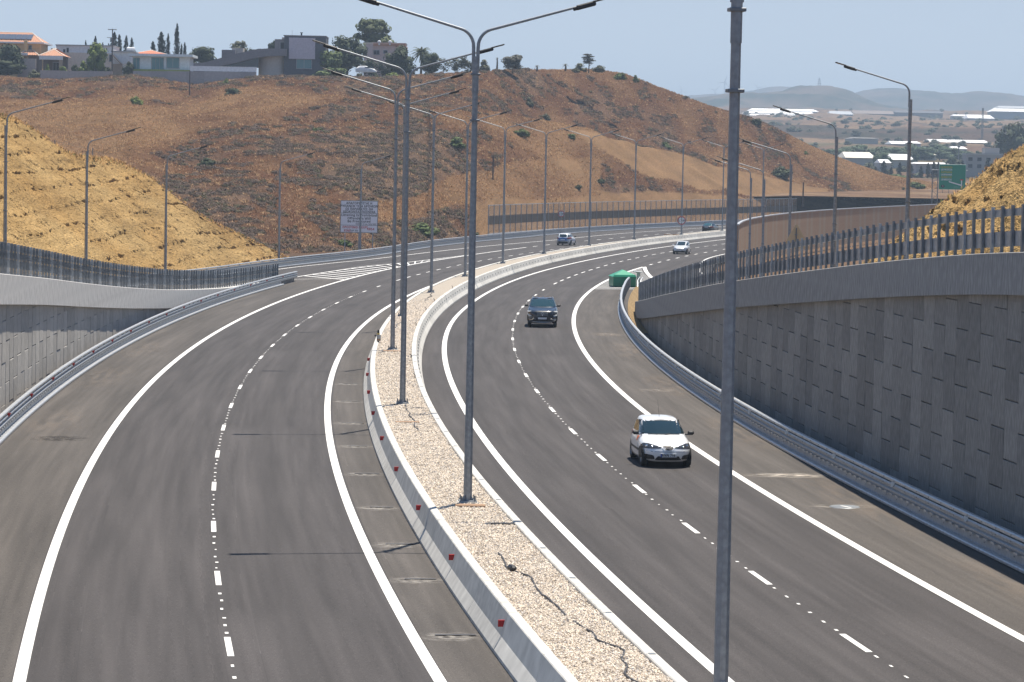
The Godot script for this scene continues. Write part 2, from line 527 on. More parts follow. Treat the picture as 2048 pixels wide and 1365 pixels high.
	tmat("band_brown", Color(0.15, 0.115, 0.085), 0.8, n1, 2.0)
	var gl := mat("car_glass", Color(0.012, 0.028, 0.036), 0.06)
	gl.metallic_specular = 0.6
	mat("tyre", Color(0.018, 0.018, 0.018), 0.85)
	mat("rim", Color(0.42, 0.43, 0.45), 0.35, 0.7)
	mat("plastic_dark", Color(0.02, 0.02, 0.022), 0.55)
	mat("chrome", Color(0.75, 0.76, 0.78), 0.15, 1.0)
	mat("lamp_clear", Color(0.30, 0.33, 0.36), 0.12, 0.4)
	mat("lamp_dark", Color(0.06, 0.065, 0.075), 0.12, 0.3)
	mat("lamp_red", Color(0.28, 0.012, 0.015), 0.2)
	mat("lamp_white", Color(0.75, 0.76, 0.74), 0.2)
	mat("plate", Color(0.66, 0.68, 0.70), 0.4)
	mat("plate_blue", Color(0.02, 0.07, 0.33), 0.4)
	mat("ink", Color(0.02, 0.02, 0.022), 0.6)

# ---- the dry hill, in bearing (x over depth) and depth
const HILL_B := [-0.24, -0.18, -0.16, -0.135, -0.113, -0.090, -0.0475, -0.0299, -0.0105, 0.0, 0.0132, 0.0272, 0.0380, 0.0468, 0.0580, 0.0661, 0.0749, 0.0837, 0.0925, 0.1013, 0.1100, 0.1188, 0.1311, 0.1452, 0.19]
const HILL_FOOT := [255, 262, 268, 275, 285, 298, 325, 350, 390, 408, 422, 443, 460, 475, 491, 504, 518, 534, 549, 562, 572, 580, 588, 595, 610]
const HILL_RIDGE := [555, 555, 555, 555, 555, 552, 552, 555, 565, 590, 615, 630, 638, 642, 645, 645, 645, 648, 652, 656, 660, 664, 668, 674, 690]
const HILL_Y := [24.75, 25.15, 24.71, 25.85, 24.19, 26.15, 26.31, 27.23, 28.21, 29.51, 30.67, 31.26, 30.63, 28.73, 26.23, 24.41, 22.7, 21.24, 19, 16.19, 13.79, 11.66, 9.1, 7.81, 6.37]
const SPUR := [-0.0321, 19.21, -0.0058, 19.05, 0.0054, 17.46, 0.0256, 16.10, 0.0372, 15.11, 0.0471, 14.02, 0.0647, 11.73, 0.0894, 9.22, 0.1088, 7.70, 0.1316, 5.91]
const SPUR_AT := [-0.03, 478, 0.0, 495, 0.0272, 515, 0.05, 545, 0.0668, 565, 0.09, 605, 0.14, 645]

var hill_noise := noise(31, 0.022, 4)
var hill_fine := noise(32, 0.10, 3)
var patch_noise := noise(33, 0.012, 4)
var patch_fine := noise(34, 0.06, 3)

func row(b: float, t: Array) -> float:
	var n := HILL_B.size()
	if b <= HILL_B[0]: return t[0]
	if b >= HILL_B[n - 1]: return t[n - 1]
	var i := 0
	while HILL_B[i + 1] < b: i += 1
	return lerpf(t[i], t[i + 1], (b - HILL_B[i]) / (HILL_B[i + 1] - HILL_B[i]))

func hill_height(x: float, depth: float) -> float:
	var b := x / depth
	var f := row(b, HILL_FOOT)
	var r := row(b, HILL_RIDGE)
	var top := row(b, HILL_Y)
	var t := (depth - f) / (r - f)
	if t <= 0: return -0.12
	var bend := 1.0 + 0.75 * smoothstep(-0.02, 0.02, b) * (1.0 - smoothstep(0.085, 0.12, b))
	var h := 0.0
	if t < 1: h = top * pow(t, bend)
	else: h = top - 0.012 * (depth - r) - 0.00035 * (depth - r) * (depth - r) * smoothstep(0.01, 0.05, b)
	# the spur that runs down in front of the round hill
	var crest := tbl(b, SPUR)
	var at := tbl(b, SPUR_AT)
	if b > -0.03 and b < 0.14 and depth < at + 45:
		var u := (depth - f) / (at - f)
		var sp: float = crest * pow(u, 0.9) if u < 1 else crest - 0.004 * (depth - at) * (depth - at)
		h = maxf(h, sp)
	var near := smoothstep(0, 0.25, t) * (1.0 - 0.75 * smoothstep(0.9, 1.0, t))
	h += near * (1.1 * hill_noise.get_noise_2d(x, depth) + 0.35 * hill_fine.get_noise_2d(x, depth))
	return h

func tbl(b: float, t: Array) -> float:
	var n := t.size() / 2
	if b <= t[0]: return t[1]
	for i in n - 1:
		if b <= t[2 * i + 2]: return lerpf(t[2 * i + 1], t[2 * i + 3], (b - t[2 * i]) / (t[2 * i + 2] - t[2 * i]))
	return t[2 * n - 1]

func on_hill(x: float, depth: float) -> Vector3:
	return Vector3(x, hill_height(x, depth), -depth)

func cover(x: float, depth: float) -> float:   # how a place is covered: -1 bare straw field, 0 red-brown grass, 1 grey scrub
	var b := x / depth
	var p := patch_noise.get_noise_2d(x * 1.3, depth * 0.5) * 1.9 + 0.8 * patch_fine.get_noise_2d(x * 0.9, depth * 0.3) - 0.08
	var f := row(b, HILL_FOOT)
	var at := tbl(b, SPUR_AT)
	if b > -0.01 and b < 0.10 and depth < at + 6 and depth > at - 40: p -= 0.35
	# the ploughed straw field below the spur, and the level strips at the foot
	if b > 0.022 and b < 0.11:
		var mid := at - tbl(b, [0.022, 6, 0.05, 14, 0.11, 22])
		var wid := tbl(b, [0.022, 3, 0.045, 17, 0.10, 12])
		if absf(depth - mid) < wid: return -1.6
	if b > -0.055 and b < 0.03 and depth - f > 20 and depth - f < 46 + 8 * sin(x * 0.05): return -0.75 + 0.45 * p
	if b > -0.014 and depth - f < 24: return -1.15 + 0.25 * p
	if b > 0.02 and b < 0.07 and depth > at + 28: p += 0.3
	return clampf(p, -0.9, 1.2)

func land_color(p: float, v: float) -> Color:
	var straw := Color(0.300, 0.185, 0.098)
	var red := Color(0.140, 0.072, 0.042)
	var gray_earth := Color(0.180, 0.122, 0.086)
	var c: Color
	if p < 0: c = red.lerp(straw, clampf(-p * 0.8, 0, 1))
	else: c = red.lerp(gray_earth, clampf(p * 1.5, 0, 1))
	return Color(c.r * v, c.g * v, c.b * v)

func build_land() -> void:
	var mb := MB.new()
	mb.colored = true
	mb.tint = Color(0.25, 0.16, 0.10)
	mb.quad(Vector3(-9000, -0.6, 1500), Vector3(9000, -0.6, 1500), Vector3(9000, -0.6, -9000), Vector3(-9000, -0.6, -9000), UP)
	struct("ground", mb.mesh(mats["land"]), "dry brown earth below and around the road")
	mb = MB.new()
	var nb := 300
	var nd := 110
	grid(mb, nb, nd, func(i: int, j: int) -> Vector3:
		var b := lerpf(-0.24, 0.19, float(i) / nb)
		var f := row(b, HILL_FOOT) - 14.0
		var depth := f + (690.0 - f) * pow(float(j) / nd, 1.0)
		return Vector3(b * depth, hill_height(b * depth, depth), -depth),
	func(_i: int, _j: int, p: Vector3, _n: Vector3) -> Color:
		var v := 1.0 + 0.35 * patch_fine.get_noise_2d(p.x * 2.0, p.z * 2.0)
		return land_color(cover(p.x, -p.z), v))
	struct("hill", mb.mesh(mats["land"]), "long hill of dry red-brown grass and grey scrub beyond the road")
	# what grows on it, too much to count
	var r := RandomNumberGenerator.new()
	r.seed = 5
	var tuft := MB.new()
	for k in 12:
		var a := r.randf() * TAU
		var d := Vector3(cos(a), 0, sin(a))
		var s := Vector3(-sin(a), 0, cos(a)) * 0.07
		var base := d * r.randf_range(0.0, 0.25)
		var tip := d * r.randf_range(0.2, 0.65) + UP * r.randf_range(0.5, 1.0)
		var nn := (UP + d * 0.6).normalized()
		tuft.tri(base - s, base + s, tip, nn, nn, nn)
	var scrub := MB.new()
	for k in 46:
		var d := Vector3(r.randf_range(-1, 1), r.randf_range(0.0, 1), r.randf_range(-1, 1)).normalized()
		var p := d * r.randf_range(0.35, 0.55) * Vector3(1, 0.85, 1) + UP * 0.05
		var t := d.cross(Vector3(r.randf_range(-1, 1), r.randf_range(-1, 1), r.randf_range(-1, 1))).normalized() * 0.16
		var u := d.cross(t).normalized() * 0.13
		var nn := (d + UP * 0.3).normalized()
		scrub.tri(p - t, p + u, p + t, nn, nn, nn)
	var clump := noise(36, 0.16, 3)
	var gx := []; var gc := []; var sx := []; var sc := []
	for i in 330000:
		var b := r.randf_range(-0.19, 0.155)
		var f := row(b, HILL_FOOT) - 4.0
		var u := r.randf()
		var depth := lerpf(f, row(b, HILL_RIDGE) + 10.0, u)
		var x := b * depth
		var p := cover(x, depth)
		var y := hill_height(x, depth) - 0.04
		var g := clump.get_noise_2d(x * 1.3, depth * 0.55)
		if p > -0.25 and g > 0.16 - 0.42 * clampf(p, -0.3, 1.0) and r.randf() < 0.24:
			var sz := r.randf_range(0.45, 1.15)
			sx.append(Transform3D(Basis(UP, r.randf() * TAU).scaled(Vector3(sz, sz * r.randf_range(0.6, 0.95), sz)), Vector3(x, y, -depth)))
			var v := r.randf_range(0.6, 1.35)
			sc.append(Color(0.115, 0.086, 0.068) * v if r.randf() < 0.75 else Color(0.095, 0.085, 0.052) * v)
		elif p > -1.0 and gx.size() < 110000 and r.randf() < 0.5:
			var sz := r.randf_range(0.15, 0.36)
			gx.append(Transform3D(Basis(UP, r.randf() * TAU).scaled(Vector3(sz * 1.7, sz, sz * 1.7)), Vector3(x, y, -depth)))
			var c := land_color(p, r.randf_range(0.75, 1.45))
			gc.append(c if r.randf() < 0.8 else Color(0.38, 0.26, 0.155) * r.randf_range(0.8, 1.1))
	scatter("dry_grass", tuft.mesh(mats["grass"]), gx, gc, "dry red-brown and straw grass all over the hill")
	scatter("scrub", scrub.mesh(mats["grass"]), sx, sc, "low grey-brown thorny scrub all over the hill")

func road_sheet(called: String, m: String, ta: Array, tc: Array, s0: float, s1: float, h: float, label: String, hf: Array = []) -> void:
	var mb := MB.new()
	sheet(mb, ta, tc, s0, s1, 1.5, h, hf, Vector2.ONE, 12)
	var nz := noise(41, 0.06, 3)
	var nl := noise(42, 0.013, 3)
	mb.colored = true
	for i in mb.v.size():
		var p := mb.v[i]
		var q := mb.uv[i]
		var v := 1.0 + 0.07 * nz.get_noise_2d(q.x * 4.0, q.y * 0.12) + 0.08 * nl.get_noise_2d(p.x, p.z)
		mb.c[i] = Color(v, v, v)
	struct(called, mb.mesh(mats[m]), label)

func line(called: String, t: Array, s0: float, s1: float, w: float, h: float, label: String, m := "paint_white", hf: Array = []) -> void:
	var mb := MB.new()
	var ta := t.duplicate(); var tc := t.duplicate()
	for i in range(1, t.size(), 2):
		ta[i] = t[i] + w / 2
		tc[i] = t[i] - w / 2
	sheet(mb, ta, tc, s0, s1, 2.0, h, hf)
	struct(called, mb.mesh(mats[m]), label)

func dashes(t: Array, s0: float, s1: float, mark: float, gap: float, w: float, label: String, dots := 0.0) -> void:
	var root := Node3D.new()
	root.name = numbered("lane_marking")
	add_child(root)
	root.set_meta("kind", "structure"); root.set_meta("label", label)
	var s := s0
	var db := MB.new()
	while s < s1:
		var mb := MB.new()
		var o := tb(t, s); var o2 := tb(t, s + mark)
		sheet(mb, [s, o + w / 2, s + mark, o2 + w / 2], [s, o - w / 2, s + mark, o2 - w / 2], s, s + mark, 1.0, 0.008)
		put("dash", mb.mesh(mats["paint_white"]), root)
		if dots > 0 and s < 40:
			var k := s + mark + 0.5
			while k < s + mark + gap - 0.3:
				var c := Q(k, tb(t, k) + rng.randf_range(-0.02, 0.02), 0.008)
				var a := ahead(k) * rng.randf_range(0.07, 0.13); var l := leftward(k) * rng.randf_range(0.022, 0.04)
				db.quad(c - a - l, c + a - l, c + a + l, c - a + l, UP)
				k += dots * rng.randf_range(0.85, 1.15)
		s += mark + gap
	if db.v.size() > 0:
		var o := put("setting_out_dots", db.mesh(mats["paint_white"]), root)
		o.set_meta("kind", "stuff")

func smudge(s: float, o: float, along: float, across: float, col: Color, strength: float, label: String, sd: int) -> void:   # a worn or dusty patch on the asphalt
	var key := "smudge_%d" % (sd % 4)
	if not texs.has(key):
		var nz := noise(60 + sd % 4, 0.035, 5)
		var im := Image.create(128, 128, false, Image.FORMAT_RGBA8)
		for y in 128:
			for x in 128:
				var d := Vector2(x - 63.5, y - 63.5).length() / 63.5
				var a := clampf((1.0 - d) * 1.3, 0, 1) * clampf(0.5 + 1.5 * nz.get_noise_2d(x, y), 0, 1)
				im.set_pixel(x, y, Color(1, 1, 1, a))
		tex(key, im)
	var mk := "smudge_%d_%s_%.2f" % [sd % 4, col.to_html(), strength]
	var m := mat(mk, col, 0.95)
	m.albedo_texture = texs[key]
	m.transparency = BaseMaterial3D.TRANSPARENCY_ALPHA
	m.albedo_color.a = strength
	var mb := MB.new()
	var c := Q(s, o, 0.012 + 0.0004 * (sd % 7))
	var a := ahead(s) * along / 2; var l := leftward(s) * across / 2
	mb.quad(c - a - l, c + a - l, c + a + l, c - a + l, UP)
	struct("road_stain", mb.mesh(m), label)

func build_roads() -> void:
	road_sheet("road", "asphalt", [-175, 17.5, 57, 17.5, 62, 24.3, 70, 24.2, 93, 23.3, 113, 22.0, 128, 21.6, 144, 22.1, 165, 23.3, 186, 24.0, 216, 25.0, 234, 26.3, 270, 27.7, 305, 29.0, 340, 31.5, 420, 40.0], [-175, 3.5, 150, 3.5, 200, 4.2, 254, 6.8, 340, 13.0, 420, 23.0], -175, 420, 0.0, "dark grey asphalt of the carriageway on the left of the median")
	road_sheet("road", "asphalt", [-175, 1.7, 120, 2.0, 160, 2.4, 190, 3.1, 254, 5.6, 340, 11.8, 420, 21.0], EDGE_RIGHT, -175, 420, 0.0, "dark grey asphalt of the carriageway on the right of the median")
	road_sheet("road_shoulder", "shoulder", [-175, 17.0, 57, 17.0, 62, 18.2, 72, 17.6], [-175, 13.1, 52, 13.25, 72, 13.4], -175, 72, 0.004, "browner asphalt shoulder beside the left guardrail")
	road_sheet("road_shoulder", "shoulder", [-175, -7.4, -54, -7.2, 41, -7.4, 62, -7.6], [-175, -11.3, 40, -11.3, 62, -10.6], -175, 62, 0.004, "browner asphalt shoulder beside the right guardrail")
	road_sheet("road_shoulder", "shoulder", [-175, 5.15, 120, 5.2, 170, 5.4], [-175, 3.6, 170, 3.6], -175, 170, 0.004, "browner asphalt strip beside the left face of the median")
	road_sheet("slip_road", "shoulder", [-110, 25.2, 72, 24.6], [-110, 17.75, 57, 17.75, 72, 17.9], -110, 72, 0.0, "asphalt of the slip road that climbs behind the left wall", RAMP_LEFT_H)
	road_sheet("slip_road", "shoulder", [-150, -12.0, 48, -12.0], [-150, -21.0, 48, -20.2], -150, 46, 0.006, "asphalt of the slip road that climbs behind the right wall", RAMP_RIGHT_H)
	# painted lines
	line("edge_marking", LINE_OUTER, -175, 172, 0.24, 0.008, "solid white edge line on the outer side of the left carriageway")
	line("edge_marking", LINE_LEFT, -175, 340, 0.24, 0.008, "solid white edge line along the left face of the median")
	line("edge_marking", LINE_RIGHT, -175, 340, 0.25, 0.008, "solid white edge line along the right face of the median")
	line("edge_marking", LINE_EXIT, -175, 116, 0.25, 0.008, "solid white line between the right carriageway and its shoulder")
	line("edge_marking", LINE_MERGE, 74, 340, 0.2, 0.008, "solid white edge line beside the outer guardrail")
	line("edge_marking", LINE_RAMP_RIGHT, 100, 340, 0.2, 0.008, "solid white edge line beside the brown noise barrier")
	line("edge_marking", [-150, -19.7, 46, -19.2], -150, 46, 0.16, 0.012, "yellow edge line on the right slip road", "paint_yellow", RAMP_RIGHT_H)
	dashes(LANE_LEFT, -162.6, 66, 2.2, 6.95, 0.13, "broken white lane line of the left carriageway near the bridge", 1.1)
	dashes(LANE_LEFT, 69.5, 335, 2.6, 3.7, 0.13, "closely broken white lane line of the left carriageway farther off")
	dashes(LANE_RIGHT, -162.4, 66, 2.2, 6.95, 0.14, "broken white lane line of the right carriageway near the bridge", 1.15)
	dashes(LANE_RIGHT, 69.5, 335, 3.2, 3.4, 0.14, "closely broken white lane line of the right carriageway farther off")
	dashes(LANE_EXIT, 122, 335, 2.6, 5.2, 0.2, "broken white line that sets off the exit lane")
	dashes(LINE_OUTER, 176, 335, 2.6, 5.0, 0.2, "broken white line that sets off the merging lane")
	# hatching between the left slip road and the carriageway
	var root := Node3D.new()
	root.name = numbered("hatch_marking"); add_child(root)
	root.set_meta("kind", "structure"); root.set_meta("label", "white hatching where the left slip road joins")
	var mb := MB.new()
	var ta := HATCH_TOP.duplicate(); var tc := HATCH_TOP.duplicate()
	for i in range(1, ta.size(), 2): tc[i] = ta[i] - 0.2
	sheet(mb, ta, tc, 66, 138, 2.0, 0.008)
	put("border_line", mb.mesh(mats["paint_white"]), root)
	mb = MB.new()
	var e0 := Q(66, 18.4, 0.009); var e1 := Q(72, 13.4, 0.009)
	mb.quad(e0, e0 + ahead(66) * 0.3, e1 + ahead(66) * 0.3, e1, UP)
	put("border_line", mb.mesh(mats["paint_white"]), root)
	var s := 69.0
	while s < 128.0:
		var s1 := s + 5.5
		var b0 := tb(LINE_OUTER, s) + 0.18
		var b1 := minf(tb(HATCH_TOP, s1) - 0.25, b0 + 4.6)
		if s1 < 136 and b1 > b0 + 0.15:
			mb = MB.new()
			mb.quad(Q(s, b0, 0.0085), Q(s + 0.75, b0, 0.0085), Q(s1 + 0.75, b1, 0.0085), Q(s1, b1, 0.0085), UP)
			put("stripe", mb.mesh(mats["paint_white"]), root)
		s += 3.1
	# hatching at the nose of the exit on the right
	root = Node3D.new()
	root.name = numbered("hatch_marking"); add_child(root)
	root.set_meta("kind", "structure"); root.set_meta("label", "white hatching round the green cushion at the exit nose")
	var far := [62, -15.2, 88, -10.95, 116, -8.0]
	mb = MB.new()
	sheet(mb, [84, -11.35, 88, -10.8, 116, -7.85], [84, -11.75, 88, -11.15, 116, -8.25], 84, 116, 2.0, 0.008)
	put("border_line", mb.mesh(mats["paint_white"]), root)
	s = 62.0
	while s < 112.0:
		mb = MB.new()
		var a := Q(s, tb(LINE_EXIT, s) - 0.14, 0.0085)
		var k := s + 0.55
		var fo := maxf(tb(far, s + 2.0), -10.9) + 0.1
		var b := Q(s + (fo + 7.5) * -0.45, fo, 0.0085)
		mb.quad(a, Q(k, tb(LINE_EXIT, k) - 0.14, 0.0085), b + ahead(s) * 0.55, b, UP)
		put("stripe", mb.mesh(mats["paint_white"]), root)
		s += 2.35 if s > 62.5 else 2.4
	# marks on the asphalt
	for i in 9:
		var p: float = [-105.36, -97.62, -91.63, -84.0, -75.5, -67.0, -58.5, -49.0, -40.0][i]
		mb = MB.new()
		var c := Q(p, 4.42, 0.022)
		var a := ahead(p) * 0.075; var l := leftward(p) * rng.randf_range(0.3, 0.46)
		mb.quad(c - a - l, c + a * 1.3 - l * 0.9, c + a - l * -1.0, c - a * 0.8 + l * 1.05, UP)
		struct("tar_patch", mb.mesh(mats["cable"]), "dark tar strip %s along the foot of the median barrier" % ["nearest the bridge,", "second from the bridge,", "third from the bridge,", "fourth from the bridge,", "fifth from the bridge,", "sixth from the bridge,", "seventh from the bridge,", "eighth from the bridge,", "farthest from the bridge,"][i])
		smudge(p - 0.2, 4.55, 1.3, 1.5, Color(0.62, 0.58, 0.52), 0.38, "pale dusty smear round a tar strip at the median barrier, row place %d" % (i + 1), i)
	smudge(-65.5, 14.55, 2.4, 2.2, Color(0.03, 0.025, 0.022), 0.9, "dark speckled oil stain on the left shoulder", 1)
	smudge(-74.9, -8.9, 1.6, 3.4, Color(0.55, 0.49, 0.42), 0.8, "pale dusty stain across the right shoulder beyond the white car", 2)
	smudge(-83.1, -8.9, 1.3, 2.6, Color(0.40, 0.36, 0.31), 0.7, "pale ring of dust round a drain on the right shoulder", 3)
	smudge(-41, -8.8, 2.0, 2.4, Color(0.34, 0.30, 0.26), 0.5, "faint brown stain on the right shoulder near the wall", 0)
	smudge(0, -9.0, 4.0, 2.6, Color(0.32, 0.27, 0.22), 0.5, "faint brown stain on the right shoulder beyond the dark car", 2)
	for i in 5: smudge([-112.0, -95.0, -60.0, -38.0, -20.0][i], 15.2, 16.0, 2.6, Color(0.33, 0.27, 0.22), 0.16, "faint brown dust along the left shoulder, stretch %d from the bridge" % (i + 1), i + 1)
	for i in 5: smudge([-100.0, -82.0, -60.0, -38.0, -14.0][i], -9.6, 18.0, 2.4, Color(0.33, 0.26, 0.20), 0.2, "faint brown dust along the right shoulder, stretch %d from the bridge" % (i + 1), i + 2)
	mb = MB.new()
	for k in [-2.2, 0.0, 2.2]:
		var a := Q(-74.0 - k * 0.05, -7.6, 0.0138); var b := Q(-76.0 - k * 0.05, -11.2, 0.0138)
	var t := thing("drain_cover", "round drain cover with a white mark on the right shoulder", "drain cover", Q(-83.15, -8.88, 0.0))
	mb = MB.new()
	mb.lathe([Vector2(0.0, 0.024), Vector2(0.42, 0.024), Vector2(0.45, 0.0)], Transform3D(Basis(Vector3(0, 0, 1), PI / 2), Vector3.ZERO), 20)
	put("lid", mb.mesh(mats["steel_dark"]), t)
	face_box("paint_mark", t, Vector3(0.02, 0.028, 0.1), Vector3(0.08, 0.006, 0.5), mats["paint_white"], 0.0, Basis(UP, 0.5))

func rel(prof: Array, o: float, dir: float) -> Array:   # turns (depth behind the face, height) into (o, h), kept anticlockwise
	var r := []
	for p in prof: r.append(Vector2(o + dir * p.x, p.y))
	if dir < 0: r.reverse()
	return r

func build_barriers() -> void:
	# the median: two rows of concrete elements with gravel between them
	var ord := 0
	for side in [1.0, -1.0]:
		var of: Array = TOP_LEFT if side > 0 else TOP_RIGHT
		var prof := [Vector2(-0.24, -0.05), Vector2(0.27, -0.05), Vector2(0.27, 0.08), Vector2(0.12, 0.33), Vector2(0.0, 0.79), Vector2(-0.02, 0.81), Vector2(-0.20, 0.81), Vector2(-0.22, 0.79)]
		if side < 0: prof = rel(prof, 0.0, -1.0)
		var t := thing("median_barrier", "concrete safety barrier along the left edge of the gravel median, with red reflectors" if side > 0 else "pale concrete safety barrier along the right edge of the gravel median", "barrier", Q(-100, 3.7 if side > 0 else 1.5))
		var s := -126.3
		var k := 0
		while s < 338:
			var mb := MB.new()
			sweep(mb, prof, s + 0.012, s + 4.69, 1.6 if s < 100 else 2.4, true, true, [], of)
			lay("barrier_segment", mb.mesh(mats["concrete_%d" % ((k * 7 + k / 3) % 4)]), t)
			k += 1
			s += 4.7
		if side > 0:
			for i in 9:
				var p := -107.3 + 9.35 * i
				var mb := MB.new()
				mb.rbox(Q(p, tb(of, p) + 0.11, 0.57), Vector3(0.13, 0.14, 0.03), 0.008, Basis(-leftward(p), UP, ahead(p) * -1.0).orthonormalized())
				lay("reflector", mb.mesh(mats["red"]), t).set_meta("label", "red reflector on the barrier")
		else:
			var p := -42.0
			var mb := MB.new()
			while p < 230:
				mb.rbox(Q(p, tb(of, p) - 0.07, 0.52), Vector3(0.06, 0.11, 0.10), 0.01, Basis(-leftward(p), UP, -ahead(p)))
				p += 2.35
			lay("anchor_plate", mb.mesh(mats["steel_dark"]), t).set_meta("kind", "stuff")
			mb = MB.new()
			for i in 40:
				var q := -126.3 + 4.7 * i + 0.0
				mb.box(Q(q, tb(of, q) + 0.11, 0.812), Vector3(0.12, 0.01, 0.16), Basis(-leftward(q), UP, -ahead(q)))
			lay("joint_filler", mb.mesh(mats["steel_dark"]), t).set_meta("kind", "stuff")
	# gravel
	var mb := MB.new()
	var ga := TOP_LEFT.duplicate(); var gc := TOP_RIGHT.duplicate()
	for i in range(1, ga.size(), 2): ga[i] -= 0.2
	for i in range(1, gc.size(), 2): gc[i] += 0.2
	sheet(mb, ga, gc, -175, 338, 1.0, 0.735, [], Vector2.ONE, 6)
	var gn := noise(44, 0.9, 2)
	for i in mb.v.size(): mb.v[i].y += 0.018 * gn.get_noise_2d(mb.v[i].x, mb.v[i].z)
	struct("gravel_bed", mb.mesh(mats["gravel_bed"]), "bed of pale crushed stone on the median")
	var r := RandomNumberGenerator.new()
	r.seed = 12
	var st := MB.new()
	var pts := [Vector3(0.55, 0.1, 0), Vector3(-0.5, -0.05, 0.1), Vector3(0.05, 0.42, 0.05), Vector3(-0.05, -0.4, 0), Vector3(0.1, 0, 0.5), Vector3(0, 0.08, -0.52)]
	for a in [0, 1]:
		for b in [2, 3]:
			for d in [4, 5]: st.flat(pts[a], pts[b], pts[d], pts[a] + pts[b] + pts[d])
	var xs := []; var cs := []
	while xs.size() < 95000:
		var u := r.randf()
		var s := -126.0 + 150.0 * u * u
		var l := tb(TOP_LEFT, s) - 0.23; var k := tb(TOP_RIGHT, s) + 0.23
		var sz := r.randf_range(0.022, 0.062) * (1.0 + 0.5 * u)
		var p := Q(s, lerpf(k, l, r.randf()), 0.0)
		p.y = 0.74 + 0.018 * gn.get_noise_2d(p.x, p.z) + sz * r.randf_range(-0.1, 0.25)
		xs.append(Transform3D(Basis.from_euler(Vector3(r.randf() * TAU, r.randf() * TAU, r.randf() * TAU)).scaled(Vector3.ONE * sz), p))
		var v := r.randf_range(0.72, 1.1)
		cs.append(Color(0.84, 0.73, 0.59) * v if r.randf() < 0.8 else Color(0.70, 0.64, 0.57) * v)
	scatter("gravel", st.mesh(mats["stone"]), xs, cs, "pale crushed stones lying on the median")
	# steel guardrails
	rail("left", [-170, 16.42, 64, 16.42], [], -126.0, 64.0, 1.0, 2.0, "galvanised steel guardrail with red reflectors along the foot of the left wall", -64.05, 8.04, "red", ZERO)
	rail("right", [-170, -10.3, -85, -10.3, -60, -10.2, 30, -10.2, 50, -10.15, 66, -10.0, 72, -10.1], [], -130.0, 71.0, -1.0, 2.0, "steel guardrail in the shade at the foot of the right wall", -99.1, 8.0, "lamp_white", ZERO)
	rail("outer", RAIL_OUTER, RAMP_LEFT_H, -70.0, 338.0, 1.0, 4.0, "long steel guardrail on the outer side of the left slip road and main road", 0, 0, "", ZERO)
	rail("ramp", [-150, -20.5, 46, -20.1, 62, -19.9], RAMP_RIGHT_H, -120.0, 60.0, -1.0, 4.0, "steel guardrail on the far side of the right slip road", 0, 0, "", ZERO)
	# the end of the right guardrail at the exit nose
	var e := thing("guardrail_end", "white end post with a grey cap where the right guardrail stops at the nose", "post", Q(69.5, -10.75))
	face_box("post", e, Vector3(0, 0.55, 0), Vector3(0.28, 1.1, 0.28), mats["concrete_2"], 0.02)
	face_box("cap", e, Vector3(-0.08, 1.16, 0), Vector3(0.72, 0.10, 0.5), mats["steel"], 0.02, Basis(Vector3.BACK, -0.12))
	mb = MB.new()
	sheet(mb, [2, -10.7, 34, -10.75, 72, -10.6], [2, -11.4, 27, -11.5, 29, -12.6, 60, -12.6, 72, -12.2], 2, 72, 1.5, 0.03, [], Vector2.ONE, 4)
	mb.colored = true
	for i in mb.c.size(): mb.c[i] = Color(0.60, 0.43, 0.24)
	struct("sandy_verge", mb.mesh(mats["clay"]), "strip of yellow sand at the exit nose behind the guardrail")

